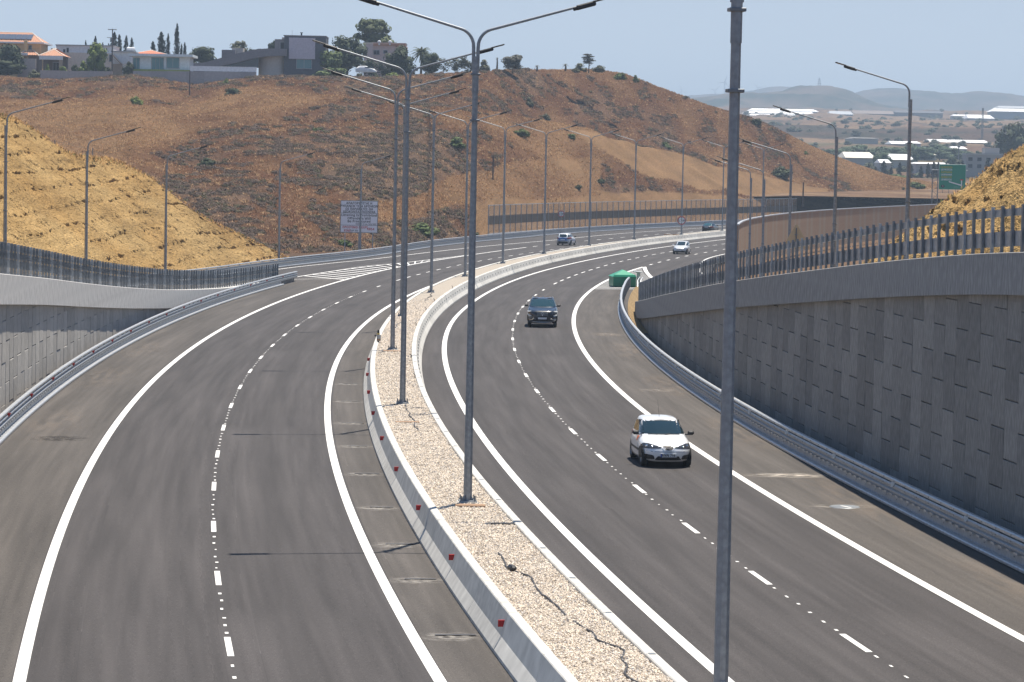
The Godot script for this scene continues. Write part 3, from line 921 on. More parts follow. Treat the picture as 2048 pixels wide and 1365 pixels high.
func rail(kind: String, of: Array, hf: Array, s0: float, s1: float, dir: float, gap: float, label: String, r0: float, rstep: float, rmat: String, _z: Array) -> void:
	var t := thing("guardrail", label, "guardrail", Q(s0 + 10, tb(of, s0 + 10), tb(hf, s0 + 10) if hf else 0.0))
	var full := kind == "left" or kind == "right"
	var top := [Vector2(0.0, 0.73), Vector2(0.02, 0.71), Vector2(0.14, 0.71), Vector2(0.16, 0.73), Vector2(0.16, 0.79), Vector2(0.13, 0.82), Vector2(0.03, 0.82), Vector2(0.0, 0.79)]
	var beam := [Vector2(0.03, 0.38), Vector2(0.0, 0.42), Vector2(0.0, 0.47), Vector2(0.07, 0.51), Vector2(0.07, 0.55), Vector2(0.0, 0.59), Vector2(0.0, 0.63), Vector2(0.03, 0.67), Vector2(0.045, 0.66), Vector2(0.02, 0.62), Vector2(0.02, 0.60), Vector2(0.09, 0.56), Vector2(0.09, 0.50), Vector2(0.02, 0.46), Vector2(0.02, 0.43), Vector2(0.045, 0.39)]
	beam.reverse()
	var skirt := [Vector2(0.10, 0.10), Vector2(0.115, 0.10), Vector2(0.115, 0.36), Vector2(0.10, 0.36)]
	var toe := [Vector2(-0.13, 0.03), Vector2(0.14, 0.03), Vector2(0.14, 0.10), Vector2(-0.05, 0.125), Vector2(-0.11, 0.115), Vector2(-0.13, 0.09)]
	var parts := [["top_rail", top, "steel_bright"], ["beam", beam, "steel"], ["skirt", skirt, "steel"], ["toe_rail", toe, "steel_bright"]]
	if kind == "ramp": parts = [["top_rail", top, "steel"], ["beam", beam, "steel"], ["skirt", skirt, "steel_dark"]]
	var leng := 8.0 if full else 16.0
	for p in parts:
		var s := s0
		var last := s1 - 7.5 if kind == "left" and (p[0] == "skirt" or p[0] == "toe_rail") else s1
		while s < last - 0.1:
			var mb := MB.new()
			sweep(mb, rel(p[1], 0.0, dir), s + 0.006, minf(s + leng, last) - 0.006, 2.0, true, true, hf, of)
			lay(p[0], mb.mesh(mats[p[2]]), t)
			s += leng
	var pm := MB.new()
	pm.box(Vector3(0, 0.38, 0), Vector3(0.10, 0.76, 0.06))
	var pmesh := pm.mesh(mats["steel_dark"])
	var s := s0 + 0.5
	while s < s1:
		var h := tb(hf, s) if hf else 0.0
		put("post", pmesh, t, t.transform.affine_inverse() * Transform3D(Basis(-leftward(s), UP, -ahead(s)), Q(s, tb(of, s) + dir * 0.2, h)))
		s += gap if not (kind == "left" and s > s1 - 9.0) else 0.75
	if full:
		var mb := MB.new()
		s = s0 + 0.3
		while s < s1:
			mb.box(Q(s, tb(of, s) + dir * 0.05, 0.355), Vector3(0.12, 0.05, 0.30), Basis(-leftward(s), UP, -ahead(s)))
			s += 0.67
		lay("spacer", mb.mesh(mats["steel_bright"]), t).set_meta("kind", "stuff")
		mb = MB.new()
		s = s0 + 0.3
		while s < s1:
			for k in [[0.76, -0.006], [0.23, 0.09], [0.605, -0.008]]:
				mb.box(Q(s, tb(of, s) + dir * k[1], k[0]), Vector3(0.015, 0.03, 0.03), Basis(-leftward(s), UP, -ahead(s)))
			s += 1.33
		lay("bolt", mb.mesh(mats["steel_dark"]), t).set_meta("kind", "stuff")
	if rstep > 0:
		s = r0 if r0 > s0 else r0 + rstep
		while s - rstep > s0: s -= rstep
		while s < s1 - 6:
			var mb := MB.new()
			var up := 0.66
			mb.prism(PackedVector2Array([Vector2(-0.07, 0.06), Vector2(0.0, -0.08), Vector2(0.07, 0.06)]) if rmat == "red" else PackedVector2Array([Vector2(-0.05, -0.08), Vector2(0.05, -0.04), Vector2(0.05, 0.05), Vector2(-0.05, 0.08)]), Transform3D(Basis(Vector3.RIGHT, UP, Vector3.BACK), Q(s, tb(of, s) - dir * 0.02, up)), 0.05)
			lay("reflector", mb.mesh(mats[rmat]), t).set_meta("label", ("red" if rmat == "red" else "white") + " reflector between the rails")
			s += rstep

func parapet(called: String, label: String, of: float, hf: Array, s0: float, s1: float, pitch: float, dir: float, both: bool) -> void:
	var t := thing(called, label, "fence", Q(s0, of, tb(hf, s0)))
	var hp := MB.new()
	var o := PackedVector2Array([Vector2(-0.035, -0.06), Vector2(0.035, -0.06), Vector2(0.035, -0.05), Vector2(-0.02, -0.05), Vector2(-0.02, 0.05), Vector2(0.035, 0.05), Vector2(0.035, 0.06), Vector2(-0.035, 0.06)])
	if both:
		for i in o.size(): o[i].x *= 1.5
	hp.prism(o, Transform3D(Basis(Vector3(1, 0, 0), Vector3(0, 0, 1), Vector3(0, -1, 0)), Vector3.ZERO), 1.27)
	var pm := [hp.mesh(mats["steel_dark"]), hp.mesh(mats["steel"])]
	var s := s0
	var k := 0
	while s <= s1:
		put("post", pm[0 if (k * 5) % 7 < 5 else 1], t, t.transform.affine_inverse() * Transform3D(Basis(-leftward(s), UP, -ahead(s)), Q(s, of, tb(hf, s) + 0.1)))
		s += pitch
		k += 1
	var rails := [["top_rail", [Vector2(0.045, 1.10), Vector2(0.14, 1.10), Vector2(0.14, 1.27), Vector2(0.12, 1.29), Vector2(0.045, 1.29)]]]
	if not both: rails.append(["lower_rail", [Vector2(0.05, 0.30), Vector2(0.13, 0.33), Vector2(0.13, 0.40), Vector2(0.07, 0.45), Vector2(0.07, 0.54), Vector2(0.13, 0.59), Vector2(0.13, 0.66), Vector2(0.05, 0.70)]])
	if both: rails.append(["lower_rail", [Vector2(0.05, 0.42), Vector2(0.12, 0.44), Vector2(0.12, 0.50), Vector2(0.07, 0.57), Vector2(0.12, 0.64), Vector2(0.12, 0.70), Vector2(0.05, 0.72)]])
	if both: rails.append(["middle_rail", [Vector2(0.06, 0.80), Vector2(0.12, 0.80), Vector2(0.12, 1.02), Vector2(0.06, 1.02)]])
	for q in rails:
		s = s0 - 0.3
		while s < s1:
			var mb := MB.new()
			sweep(mb, rel(q[1], of, dir), s + 0.004, minf(s + 6.0, s1 + 0.3) - 0.004, 2.0, true, true, hf)
			lay(q[0], mb.mesh(mats["steel"]), t)
			s += 6.0

func wall(label: String, of: float, dir: float, hf: Array, cop: float, s0: float, s1: float, pitch: float, c0: float, joint: float, ph: float) -> void:
	# dir: +1 when the face looks towards smaller o
	var t := thing("retaining_wall", label, "wall", Q(s0, of))
	var s := s0
	var k := 0
	while s < s1:   # coping, cast in lengths
		var e := minf(s + 5.0, s1)
		var mb := MB.new()
		sweep(mb, rel([Vector2(-0.24, -cop), Vector2(0.75, -cop), Vector2(0.75, -0.015), Vector2(0.73, 0.0), Vector2(-0.22, 0.0), Vector2(-0.24, -0.02)], of, dir), s + 0.004, e - 0.004, 1.25, true, true, hf)
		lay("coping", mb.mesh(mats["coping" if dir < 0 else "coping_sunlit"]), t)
		s = e
	var core := MB.new()
	sweep(core, rel([Vector2(0.05, -12.0), Vector2(0.70, -12.0), Vector2(0.70, -cop + 0.02), Vector2(0.05, -cop + 0.02)], of, dir), s0 + 0.1, s1 - 0.05, 2.0, true, true, hf)
	lay("core", core.mesh(mats["concrete_1"]), t)
	var std := MB.new()
	std.rbox(Vector3(0, ph / 2, 0), Vector3(0.10, ph - 0.03, pitch - 0.025), 0.014)
	var pm := []
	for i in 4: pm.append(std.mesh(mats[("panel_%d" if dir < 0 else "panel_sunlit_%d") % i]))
	var col := int(floor((s0 - c0) / pitch)) + 1
	while c0 + (col + 0.5) * pitch < s1 - 0.2:
		var sc := c0 + col * pitch
		var roof := tb(hf, sc) - cop + 0.06
		var y := joint + (0.5 * ph if col % 2 != 0 else 0.0)
		while y > 0: y -= ph
		while y < roof:
			var lo := maxf(y, -0.05); var hi := minf(y + ph, roof)
			if hi - lo > 0.12:
				var nudge := rng.randf_range(-0.008, 0.012)
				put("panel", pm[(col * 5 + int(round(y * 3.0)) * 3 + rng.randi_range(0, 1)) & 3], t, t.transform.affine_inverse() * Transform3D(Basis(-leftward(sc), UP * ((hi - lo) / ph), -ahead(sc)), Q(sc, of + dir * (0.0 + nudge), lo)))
			y += ph
		col += 1

func build_walls() -> void:
	var top_left := RAMP_LEFT_H.duplicate(); var top_right := RAMP_RIGHT_H.duplicate()
	for i in range(1, top_left.size(), 2): top_left[i] += 0.13
	for i in range(1, top_right.size(), 2): top_right[i] += 0.13
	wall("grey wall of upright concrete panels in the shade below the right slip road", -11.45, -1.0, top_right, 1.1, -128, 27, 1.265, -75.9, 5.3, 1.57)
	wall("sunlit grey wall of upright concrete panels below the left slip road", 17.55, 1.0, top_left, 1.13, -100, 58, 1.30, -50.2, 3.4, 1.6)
	parapet("parapet_fence", "dark steel post fence on top of the right wall", -11.50, RAMP_RIGHT_H, -116, 37, 0.95, -1.0, false)
	parapet("parapet_fence", "dark steel post fence on top of the left wall", 17.7, RAMP_LEFT_H, -92, 62, 1.1, 1.0, true)

# ---- the yellow cuttings
const CREST_LEFT := [-80, 15.5, 0, 14.4, 40, 13.6, 63.5, 13.0, 66.5, 12.8, 68.5, 12.2, 70, 11.2, 72.7, 10.0, 78.2, 9.75, 85.7, 9.45, 90.4, 8.2, 92.2, 7.0, 93.8, 4.7, 100, 2.75, 104.5, 1.4, 107.5, 0.6, 110, 0.05]
const CREST_RIGHT := [-140, 16.0, -90, 15.5, -60, 14.6, -30, 13.2, -20, 12.2, -14, 11.1, -9.5, 10.5, -7.0, 9.7, -5, 8.7, -2.5, 8.1, -1, 7.2, 3, 5.4, 10, 2.8, 16, 1.25]

func cutting(mb: MB, s0: float, s1: float, ds: float, rows: int, foot: Callable, hf: Array, crest: Array, tan_: float, dir: float, sd: int, rough: float, pitch: float) -> void:
	var strata := noise(sd, 1.0, 2)
	var claw := noise(sd + 1, 1.0, 2)
	var lump := noise(sd + 2, 0.16, 4)
	var tone := noise(sd + 3, 0.10, 3)
	var nu := int((s1 - s0) / ds)
	grid(mb, nu, rows + 6, func(i: int, j: int) -> Vector3:
		var s := s0 + ds * i
		var h0 := tb(hf, s) - 0.1
		var top := maxf(tb(crest, s), h0 + 0.05)
		var f := minf(float(j) / rows, 1.0)
		var h := lerpf(h0, top, f)
		var o: float = foot.call(s) + dir * (h - h0) / tan_
		if j > rows:
			var u := float(j - rows)
			return Q(s, o + dir * u * 3.2, h - 0.05 * u * u * (1.0 if s < 60 else 1.6))
		var len := (h - h0)
		var hh := (h + 0.5 * strata.get_noise_2d(s * 0.03, 3.0) - 0.018 * dir * s + 0.10 * strata.get_noise_2d(s * 0.5, h)) / pitch
		var fr := hh - floorf(hh)
		var gate := smoothstep(-0.15, 0.35, claw.get_noise_2d(s * 0.55, floorf(hh) * 17.3) + 0.25 * claw.get_noise_2d(s * 0.08, floorf(hh) * 5.0))
		var notch := gate * smoothstep(0.0, 0.04, fr) * (1.0 - smoothstep(0.06, 0.17, fr))
		var qq := (s + dir * len * 0.95 + 0.3 * strata.get_noise_2d(s * 0.4, len)) / 0.85
		var fq := qq - floorf(qq)
		var gate2 := smoothstep(0.10, 0.40, claw.get_noise_2d(floorf(qq) * 3.7, len * 0.45 + 50.0))
		var claws := gate2 * smoothstep(0.0, 0.10, fq) * (1.0 - smoothstep(0.14, 0.38, fq))
		var d := rough * (0.14 * strata.get_noise_2d(s * 0.035, h * 0.62) - 0.36 * notch - 0.26 * claws + 0.10 * claw.get_noise_2d(s * 1.3, h * 2.4) + 0.28 * lump.get_noise_2d(s, h * 1.5))
		d *= smoothstep(0.0, 0.05, f) * (1.0 - 0.5 * smoothstep(0.9, 1.0, f))
		return Q(s, o - dir * d * 0.7, h + d * 0.6),
	func(i: int, j: int, p: Vector3, _n: Vector3) -> Color:
		var s := s0 + ds * i
		var v := 1.0 + 0.22 * tone.get_noise_2d(s, p.y * 2.0) + 0.2 * strata.get_noise_2d(s * 0.05, p.y * 1.2)
		var c := Color(0.60, 0.405, 0.18).lerp(Color(0.52, 0.325, 0.13), clampf(0.4 + tone.get_noise_2d(s * 0.6 + 90, p.y * 1.5), 0, 1))
		if j > rows - 3: c = Color(0.36, 0.23, 0.12)
		return Color(c.r * v, c.g * v, c.b * v))

func build_slopes() -> void:
	var mb := MB.new()
	cutting(mb, -80, 2, 0.6, 60, func(s: float) -> float: return 25.1 + 0.4 * smoothstep(20, 90, s), RAMP_LEFT_H, CREST_LEFT, 0.85, 1.0, 71, 1.0, 1.25)
	cutting(mb, 2, 110, 0.16, 190, func(s: float) -> float: return 25.1 + 0.4 * smoothstep(20, 90, s), RAMP_LEFT_H, CREST_LEFT, 0.85, 1.0, 71, 1.0, 1.25)
	struct("cut_slope_terrain", mb.mesh(mats["clay"]), "tall yellow earth cutting beside the left slip road")
	mb = MB.new()
	cutting(mb, -125, 17, 0.22, 90, func(_s: float) -> float: return -21.6, RAMP_RIGHT_H, CREST_RIGHT, 1.0, -1.0, 81, 1.5, 1.6)
	struct("cut_slope_terrain", mb.mesh(mats["clay"]), "rough yellow earth cutting beside the right slip road")
	# dry weeds along the crests
	var r := RandomNumberGenerator.new()
	r.seed = 3
	var tuft := MB.new()
	for k in 14:
		var a := r.randf() * TAU
		var d := Vector3(cos(a), 0, sin(a))
		var sd := Vector3(-sin(a), 0, cos(a)) * 0.045
		var tip := d * r.randf_range(0.15, 0.6) + UP * r.randf_range(0.4, 1.0)
		tuft.tri(d * 0.1 - sd, d * 0.1 + sd, tip, UP, UP, UP)
	var xs := []; var cs := []
	for i in 2600:
		var lf := r.randf() < 0.6
		var s := r.randf_range(40, 109) if lf else r.randf_range(-120, 14)
		var cr := tb(CREST_LEFT if lf else CREST_RIGHT, s)
		var h0 := tb(RAMP_LEFT_H if lf else RAMP_RIGHT_H, s) - 0.1
		var f := 1.0 - absf(r.randfn(0.0, 0.035)) if r.randf() < 0.96 else r.randf()
		if r.randf() < 0.06: f = r.randf_range(0.0, 0.03)
		var h := lerpf(h0, maxf(cr, h0 + 0.05), clampf(f, 0, 1))
		var o := (25.3 + (h - h0) / 0.85) if lf else (-21.6 - (h - h0))
		var sz := r.randf_range(0.12, 0.34)
		xs.append(Transform3D(Basis(UP, r.randf() * TAU).scaled(Vector3(sz, sz * 0.9, sz)), Q(s, o, h - 0.03)))
		cs.append(Color(0.40, 0.25, 0.11) * r.randf_range(0.6, 1.3) if r.randf() < 0.8 else Color(0.16, 0.15, 0.06) * r.randf_range(0.7, 1.3))
	scatter("dry_grass", tuft.mesh(mats["grass"]), xs, cs, "dry weeds along the crests of the yellow cuttings")

func build_noise_barriers() -> void:
	var bp := mat("bay_pane", Color(0.62, 0.42, 0.25), 0.12)
	bp.transparency = BaseMaterial3D.TRANSPARENCY_ALPHA
	bp.albedo_color.a = 0.14
	bp.metallic_specular = 0.3
	# left: clear panes with a dark band, in bays between steel posts
	var of := [205, 27.6, 234, 28.6, 260, 29.6, 305, 31.2, 340, 33.6, 380, 37.4, 420, 42.5]
	var t := thing("noise_barrier", "long see-through noise barrier with a dark brown band beyond the left carriageway", "noise barrier", Q(210, 27.8))
	var post := MB.new()
	post.box(Vector3(0, 2.15, 0), Vector3(0.10, 4.35, 0.10))
	var pm := post.mesh(mats["steel"])
	var s := 209.0
	var k := 0
	while s < 392:
		var o := tb(of, s); var o2 := tb(of, s + 3.0)
		put("post", pm, t, t.transform.affine_inverse() * Transform3D(Basis(-leftward(s), UP, -ahead(s)), Q(s, o - 0.05, 0.0)))
		var a := Q(s, o); var b := Q(s + 3.0, o2)
		var dirv := (b - a).normalized()
		var bs := Basis(dirv, UP, dirv.cross(UP))
		for q in [["plinth", 0.0, 0.62, "concrete_0", 0.16], ["lower_pane", 0.62, 1.75, "bay_pane", 0.03], ["dark_panel", 1.75, 2.95, "band_brown", 0.1], ["upper_pane", 2.95, 4.28, "bay_pane", 0.03]]:
			var mb := MB.new()
			var mid := (a + b) / 2
			mb.box(Vector3(mid.x, (q[1] + q[2]) / 2, mid.z), Vector3((b - a).length() - 0.05, q[2] - q[1] - 0.02, q[4]), bs)
			lay(q[0], mb.mesh(mats[q[3]]), t)
		var cap := MB.new()
		cap.box(Vector3((a.x + b.x) / 2, 4.33, (a.z + b.z) / 2), Vector3((b - a).length() - 0.01, 0.08, 0.14), bs)
		lay("top_rail", cap.mesh(mats["steel_bright"]), t)
		k += 1
		s += 3.0
	# right: upright brown boards
	of = [96, -18.0, 122, -17.4, 160, -17.0, 210, -16.6, 260, -15.8, 300, -13.9, 340, -10.5]
	t = thing("noise_barrier", "tall brown timber noise barrier beyond the right slip road, curving away", "noise barrier", Q(97, -18.0))
	s = 96.0
	k = 0
	while s < 318:
		var mb := MB.new()
		sweep(mb, [Vector2(-0.14, -0.1), Vector2(0.0, -0.1), Vector2(0.0, 4.62), Vector2(-0.14, 4.62)], s + 0.01, s + 1.99, 2.0, true, true, [], of)
		lay("board_panel", mb.mesh(mats[["wood_panel", "wood_panel_pale", "wood_panel"][(k * k + k / 2) % 3]]), t)
		if k % 2 == 0:
			mb = MB.new()
			sweep(mb, [Vector2(-0.20, 4.622), Vector2(0.06, 4.622), Vector2(0.06, 4.74), Vector2(-0.20, 4.74)], s, s + 3.99, 2.0, true, true, [], of)
			lay("cap", mb.mesh(mats["steel_bright"]), t)
		k += 1
		s += 2.0
	face_box("end_post", t, Vector3(0, 2.35, 0.15), Vector3(0.3, 4.8, 0.25), mats["concrete_0"])

func arm_path(side: float, y0: float) -> Array:   # a lamp arm in the lamp's own axes: x across the road
	var p := [Vector3(side * 0.055, y0 - 0.55, 0), Vector3(side * 0.058, y0, 0)]
	for i in 7:
		var a := deg_to_rad(74.0) * (i + 1) / 7.0
		p.append(Vector3(side * (0.058 + 0.45 * (1 - cos(a))), y0 + 0.47 * sin(a) + 0.05, 0))
	p.append(Vector3(side * 2.62, y0 + 1.14, 0))
	return p

func add_arm(t: Node3D, side: float, y0: float) -> void:
	var mb := MB.new()
	var p := arm_path(side, y0)
	mb.tube(p, [0.05, 0.048, 0.046, 0.045, 0.044, 0.043, 0.042, 0.041, 0.04, 0.034], 8)
	put("arm", mb.mesh(mats["pole"]), t)
	var dirv: Vector3 = (p[-1] - p[-2]).normalized()
	var bs := Basis(dirv, dirv.cross(Vector3.BACK) * -1.0, Vector3.BACK)
	if bs.determinant() < 0: bs = Basis(dirv, dirv.cross(Vector3.BACK), Vector3.BACK)
	if bs.y.y < 0: bs = Basis(dirv, -bs.y, -bs.z)
	var o: Vector3 = p[-1]
	mb = MB.new()
	mb.rbox(o + dirv * 0.24 - bs.y * 0.02, Vector3(0.52, 0.13, 0.24), 0.03, bs)
	mb.rbox(o + dirv * 0.68 + bs.y * 0.03, Vector3(0.50, 0.045, 0.30), 0.015, bs)
	mb.rbox(o - dirv * 0.03 - bs.y * 0.03, Vector3(0.16, 0.10, 0.10), 0.02, bs)
	var lu := put("luminaire", mb.mesh(mats["black"]), t)
	mb = MB.new()
	mb.box(o + dirv * 0.68 + bs.y * 0.004, Vector3(0.40, 0.006, 0.22), bs)
	put("lens", mb.mesh(mats["lamp_clear"]), lu)

func make_lamp(double: bool, base_h: float) -> Node3D:
	var t := Node3D.new()
	add_child(t)
	var y0 := base_h
	var mb := MB.new()
	mb.tube([Vector3(0, 0.02, 0), Vector3(0, 3.0, 0), Vector3(0, y0 - 1.1, 0)] if double else [Vector3(0, 0.02, 0), Vector3(0, 3.0, 0), Vector3(0, y0 - 0.9, 0)], [0.118, 0.105, 0.076], 8, true, false)
	put("pole", mb.mesh(mats["pole"]), t)
	mb = MB.new()
	mb.tube([Vector3(0, y0 - 1.15, 0), Vector3(0, y0 - 0.2, 0)], [0.088, 0.088], 10)
	put("joint_sleeve", mb.mesh(mats["pole"]), t)
	for h in ([y0 - 1.85, y0 - 0.66] if double else [y0 - 2.2, y0 - 4.9]):
		face_box("bracket", t, Vector3(0, h, 0), Vector3(0.25, 0.055, 0.2), mats["steel_dark"], 0.008)
	face_box("base_plate", t, Vector3(0, 0.045, 0), Vector3(0.46, 0.035, 0.46), mats["pole"], 0.006)
	mb = MB.new()
	mb.prism(PackedVector2Array([Vector2(-0.3, 0), Vector2(0.3, 0), Vector2(0.26, 0.07), Vector2(-0.26, 0.07)]), Transform3D(Basis.IDENTITY, Vector3(0, -0.045, 0.3)), 0.6)
	put("footing", mb.mesh(mats["concrete_1"]), t)
	for x in [-0.18, 0.18]:
		for z in [-0.18, 0.18]:
			mb = MB.new()
			mb.tube([Vector3(x, 0.05, z), Vector3(x, 0.19, z)], [0.018, 0.018], 6)
			mb.tube([Vector3(x, 0.06, z), Vector3(x, 0.10, z)], [0.034, 0.034], 6)
			put("anchor_bolt", mb.mesh(mats["steel_dark"]), t)
	for a in 4:
		mb = MB.new()
		mb.prism(PackedVector2Array([Vector2(0.10, 0.06), Vector2(0.21, 0.06), Vector2(0.11, 0.22)]), Transform3D(Basis(UP, a * PI / 2 + PI / 4), Vector3(0, 0, 0)), 0.012)
		put("gusset", mb.mesh(mats["pole"]), t)
	face_box("hatch", t, Vector3(0, 1.0, 0.113), Vector3(0.09, 0.42, 0.02), mats["pole"], 0.006)
	for side in ([-1.0, 1.0] if double else [1.0]): add_arm(t, side, y0)
	return t

func build_lamps() -> void:
	var proto := make_lamp(true, 11.83)
	var spots := [-121.0, 2.35, -88.85, 2.48, -58.53, 2.62, -28.22, 2.67, 1.62, 2.94, 33.32, 2.86, 62.84, 2.79, 94.82, 3.05, 125.6, 3.2, 158.74, 3.6, 190.28, 4.0, 223.0, 4.6, 253.5, 5.9, 284.5, 7.8]
	var which := ["nearest, its arms above the frame", "nearest with its arms in view", "second beyond the nearest full one", "beside the black and yellow beacon box", "its foot hidden by a nearer post", "fifth beyond the nearest full one", "sixth beyond the nearest full one", "seventh, where the noise barrier begins", "eighth, before a round sign", "ninth, beside the white and blue hatchback", "tenth, between the hatchback and the height sign", "carrying the height limit sign", "just beyond the height limit sign", "farthest along the median"]
	for i in 14:
		var t: Node3D = proto if i == 0 else proto.duplicate()
		if i > 0: add_child(t)
		t.name = numbered("street_lamp")
		var s: float = spots[2 * i]
		t.transform = Transform3D(Basis(-leftward(s), UP, -ahead(s)), Q(s, spots[2 * i + 1], 0.745))
		t.set_meta("label", "double-armed steel lamp post on the median, " + which[i])
		t.set_meta("category", "street lamp"); t.set_meta("group", "double-armed lamps along the median")
	# the lamp foot has a cover of boards in front of it
	var single := make_lamp(false, 9.1)
	var L := [[-6.0, 24.6, 0, "on the left slip road, only its arm in view before the hill"], [21.2, 24.6, 0, "before the yellow cutting, leftmost with its whole shaft in view"], [51.2, 24.6, 0, "before the middle of the yellow cutting"], [98.0, 24.4, 0, "at the foot end of the yellow cutting"], [131.6, 23.6, 0, "behind which the white litter board stands"],
		[-33.0, -20.9, 1, "on the right slip road, nearest, tallest against the far hills"], [-9.0, -20.8, 1, "on the right slip road, second, before the tail of the hill"], [17.0, -20.7, 1, "on the right slip road, third, behind the warning triangle"], [46.0, -20.4, 1, "on the right slip road, fourth"], [80.0, -19.6, 1, "on the right slip road, fifth, by the end of the timber barrier"]]
	for i in L.size():
		var q: Array = L[i]
		var t: Node3D = single if i == 0 else single.duplicate()
		if i > 0: add_child(t)
		t.name = numbered("street_lamp")
		var s: float = q[0]
		var rt := -leftward(s)
		var bs := Basis(rt, UP, -ahead(s)) if q[2] == 0 else Basis(-rt, UP, ahead(s))
		t.transform = Transform3D(bs, Q(s, q[1], maxf(tb(RAMP_LEFT_H if q[2] == 0 else RAMP_RIGHT_H, s), 0.0) + 0.05))
		t.set_meta("label", "single-armed lamp post " + q[3])
		t.set_meta("category", "street lamp"); t.set_meta("group", "single-armed lamps along the slip roads")

func round_sign(t: Node3D, at: Transform3D, r: float, text: String) -> void:
	var disc := func(rad: float, z: float, m: Material, nm: String) -> void:
		var poly := PackedVector2Array()
		for k in 36: poly.append(Vector2(cos(TAU * k / 36), sin(TAU * k / 36)) * rad)
		var mb := MB.new()
		mb.prism(poly, at * Transform3D(Basis.IDENTITY, Vector3(0, 0, z)), 0.012)
		put(nm, mb.mesh(m), t)
	disc.call(r * 1.02, 0.0, mats["steel"], "back")
	disc.call(r, 0.013, mats["red"], "red_ring")
	disc.call(r * 0.80, 0.026, mats["lamp_white"], "white_face")
	words("digits", t, text, r * 0.62, at * Transform3D(Basis.IDENTITY, Vector3(0, 0, 0.03)), mats["ink"], true, 0.92)
	for sg in [1.0, -1.0]:
		var mb := MB.new()
		mb.prism(PackedVector2Array([Vector2(-0.22, 0.72 * sg) * r, Vector2(0.22, 0.72 * sg) * r, Vector2(0, 0.42 * sg) * r]), at * Transform3D(Basis.IDENTITY, Vector3(0, 0, 0.03)), 0.004)
		put("pointer", mb.mesh(mats["ink"]), t)

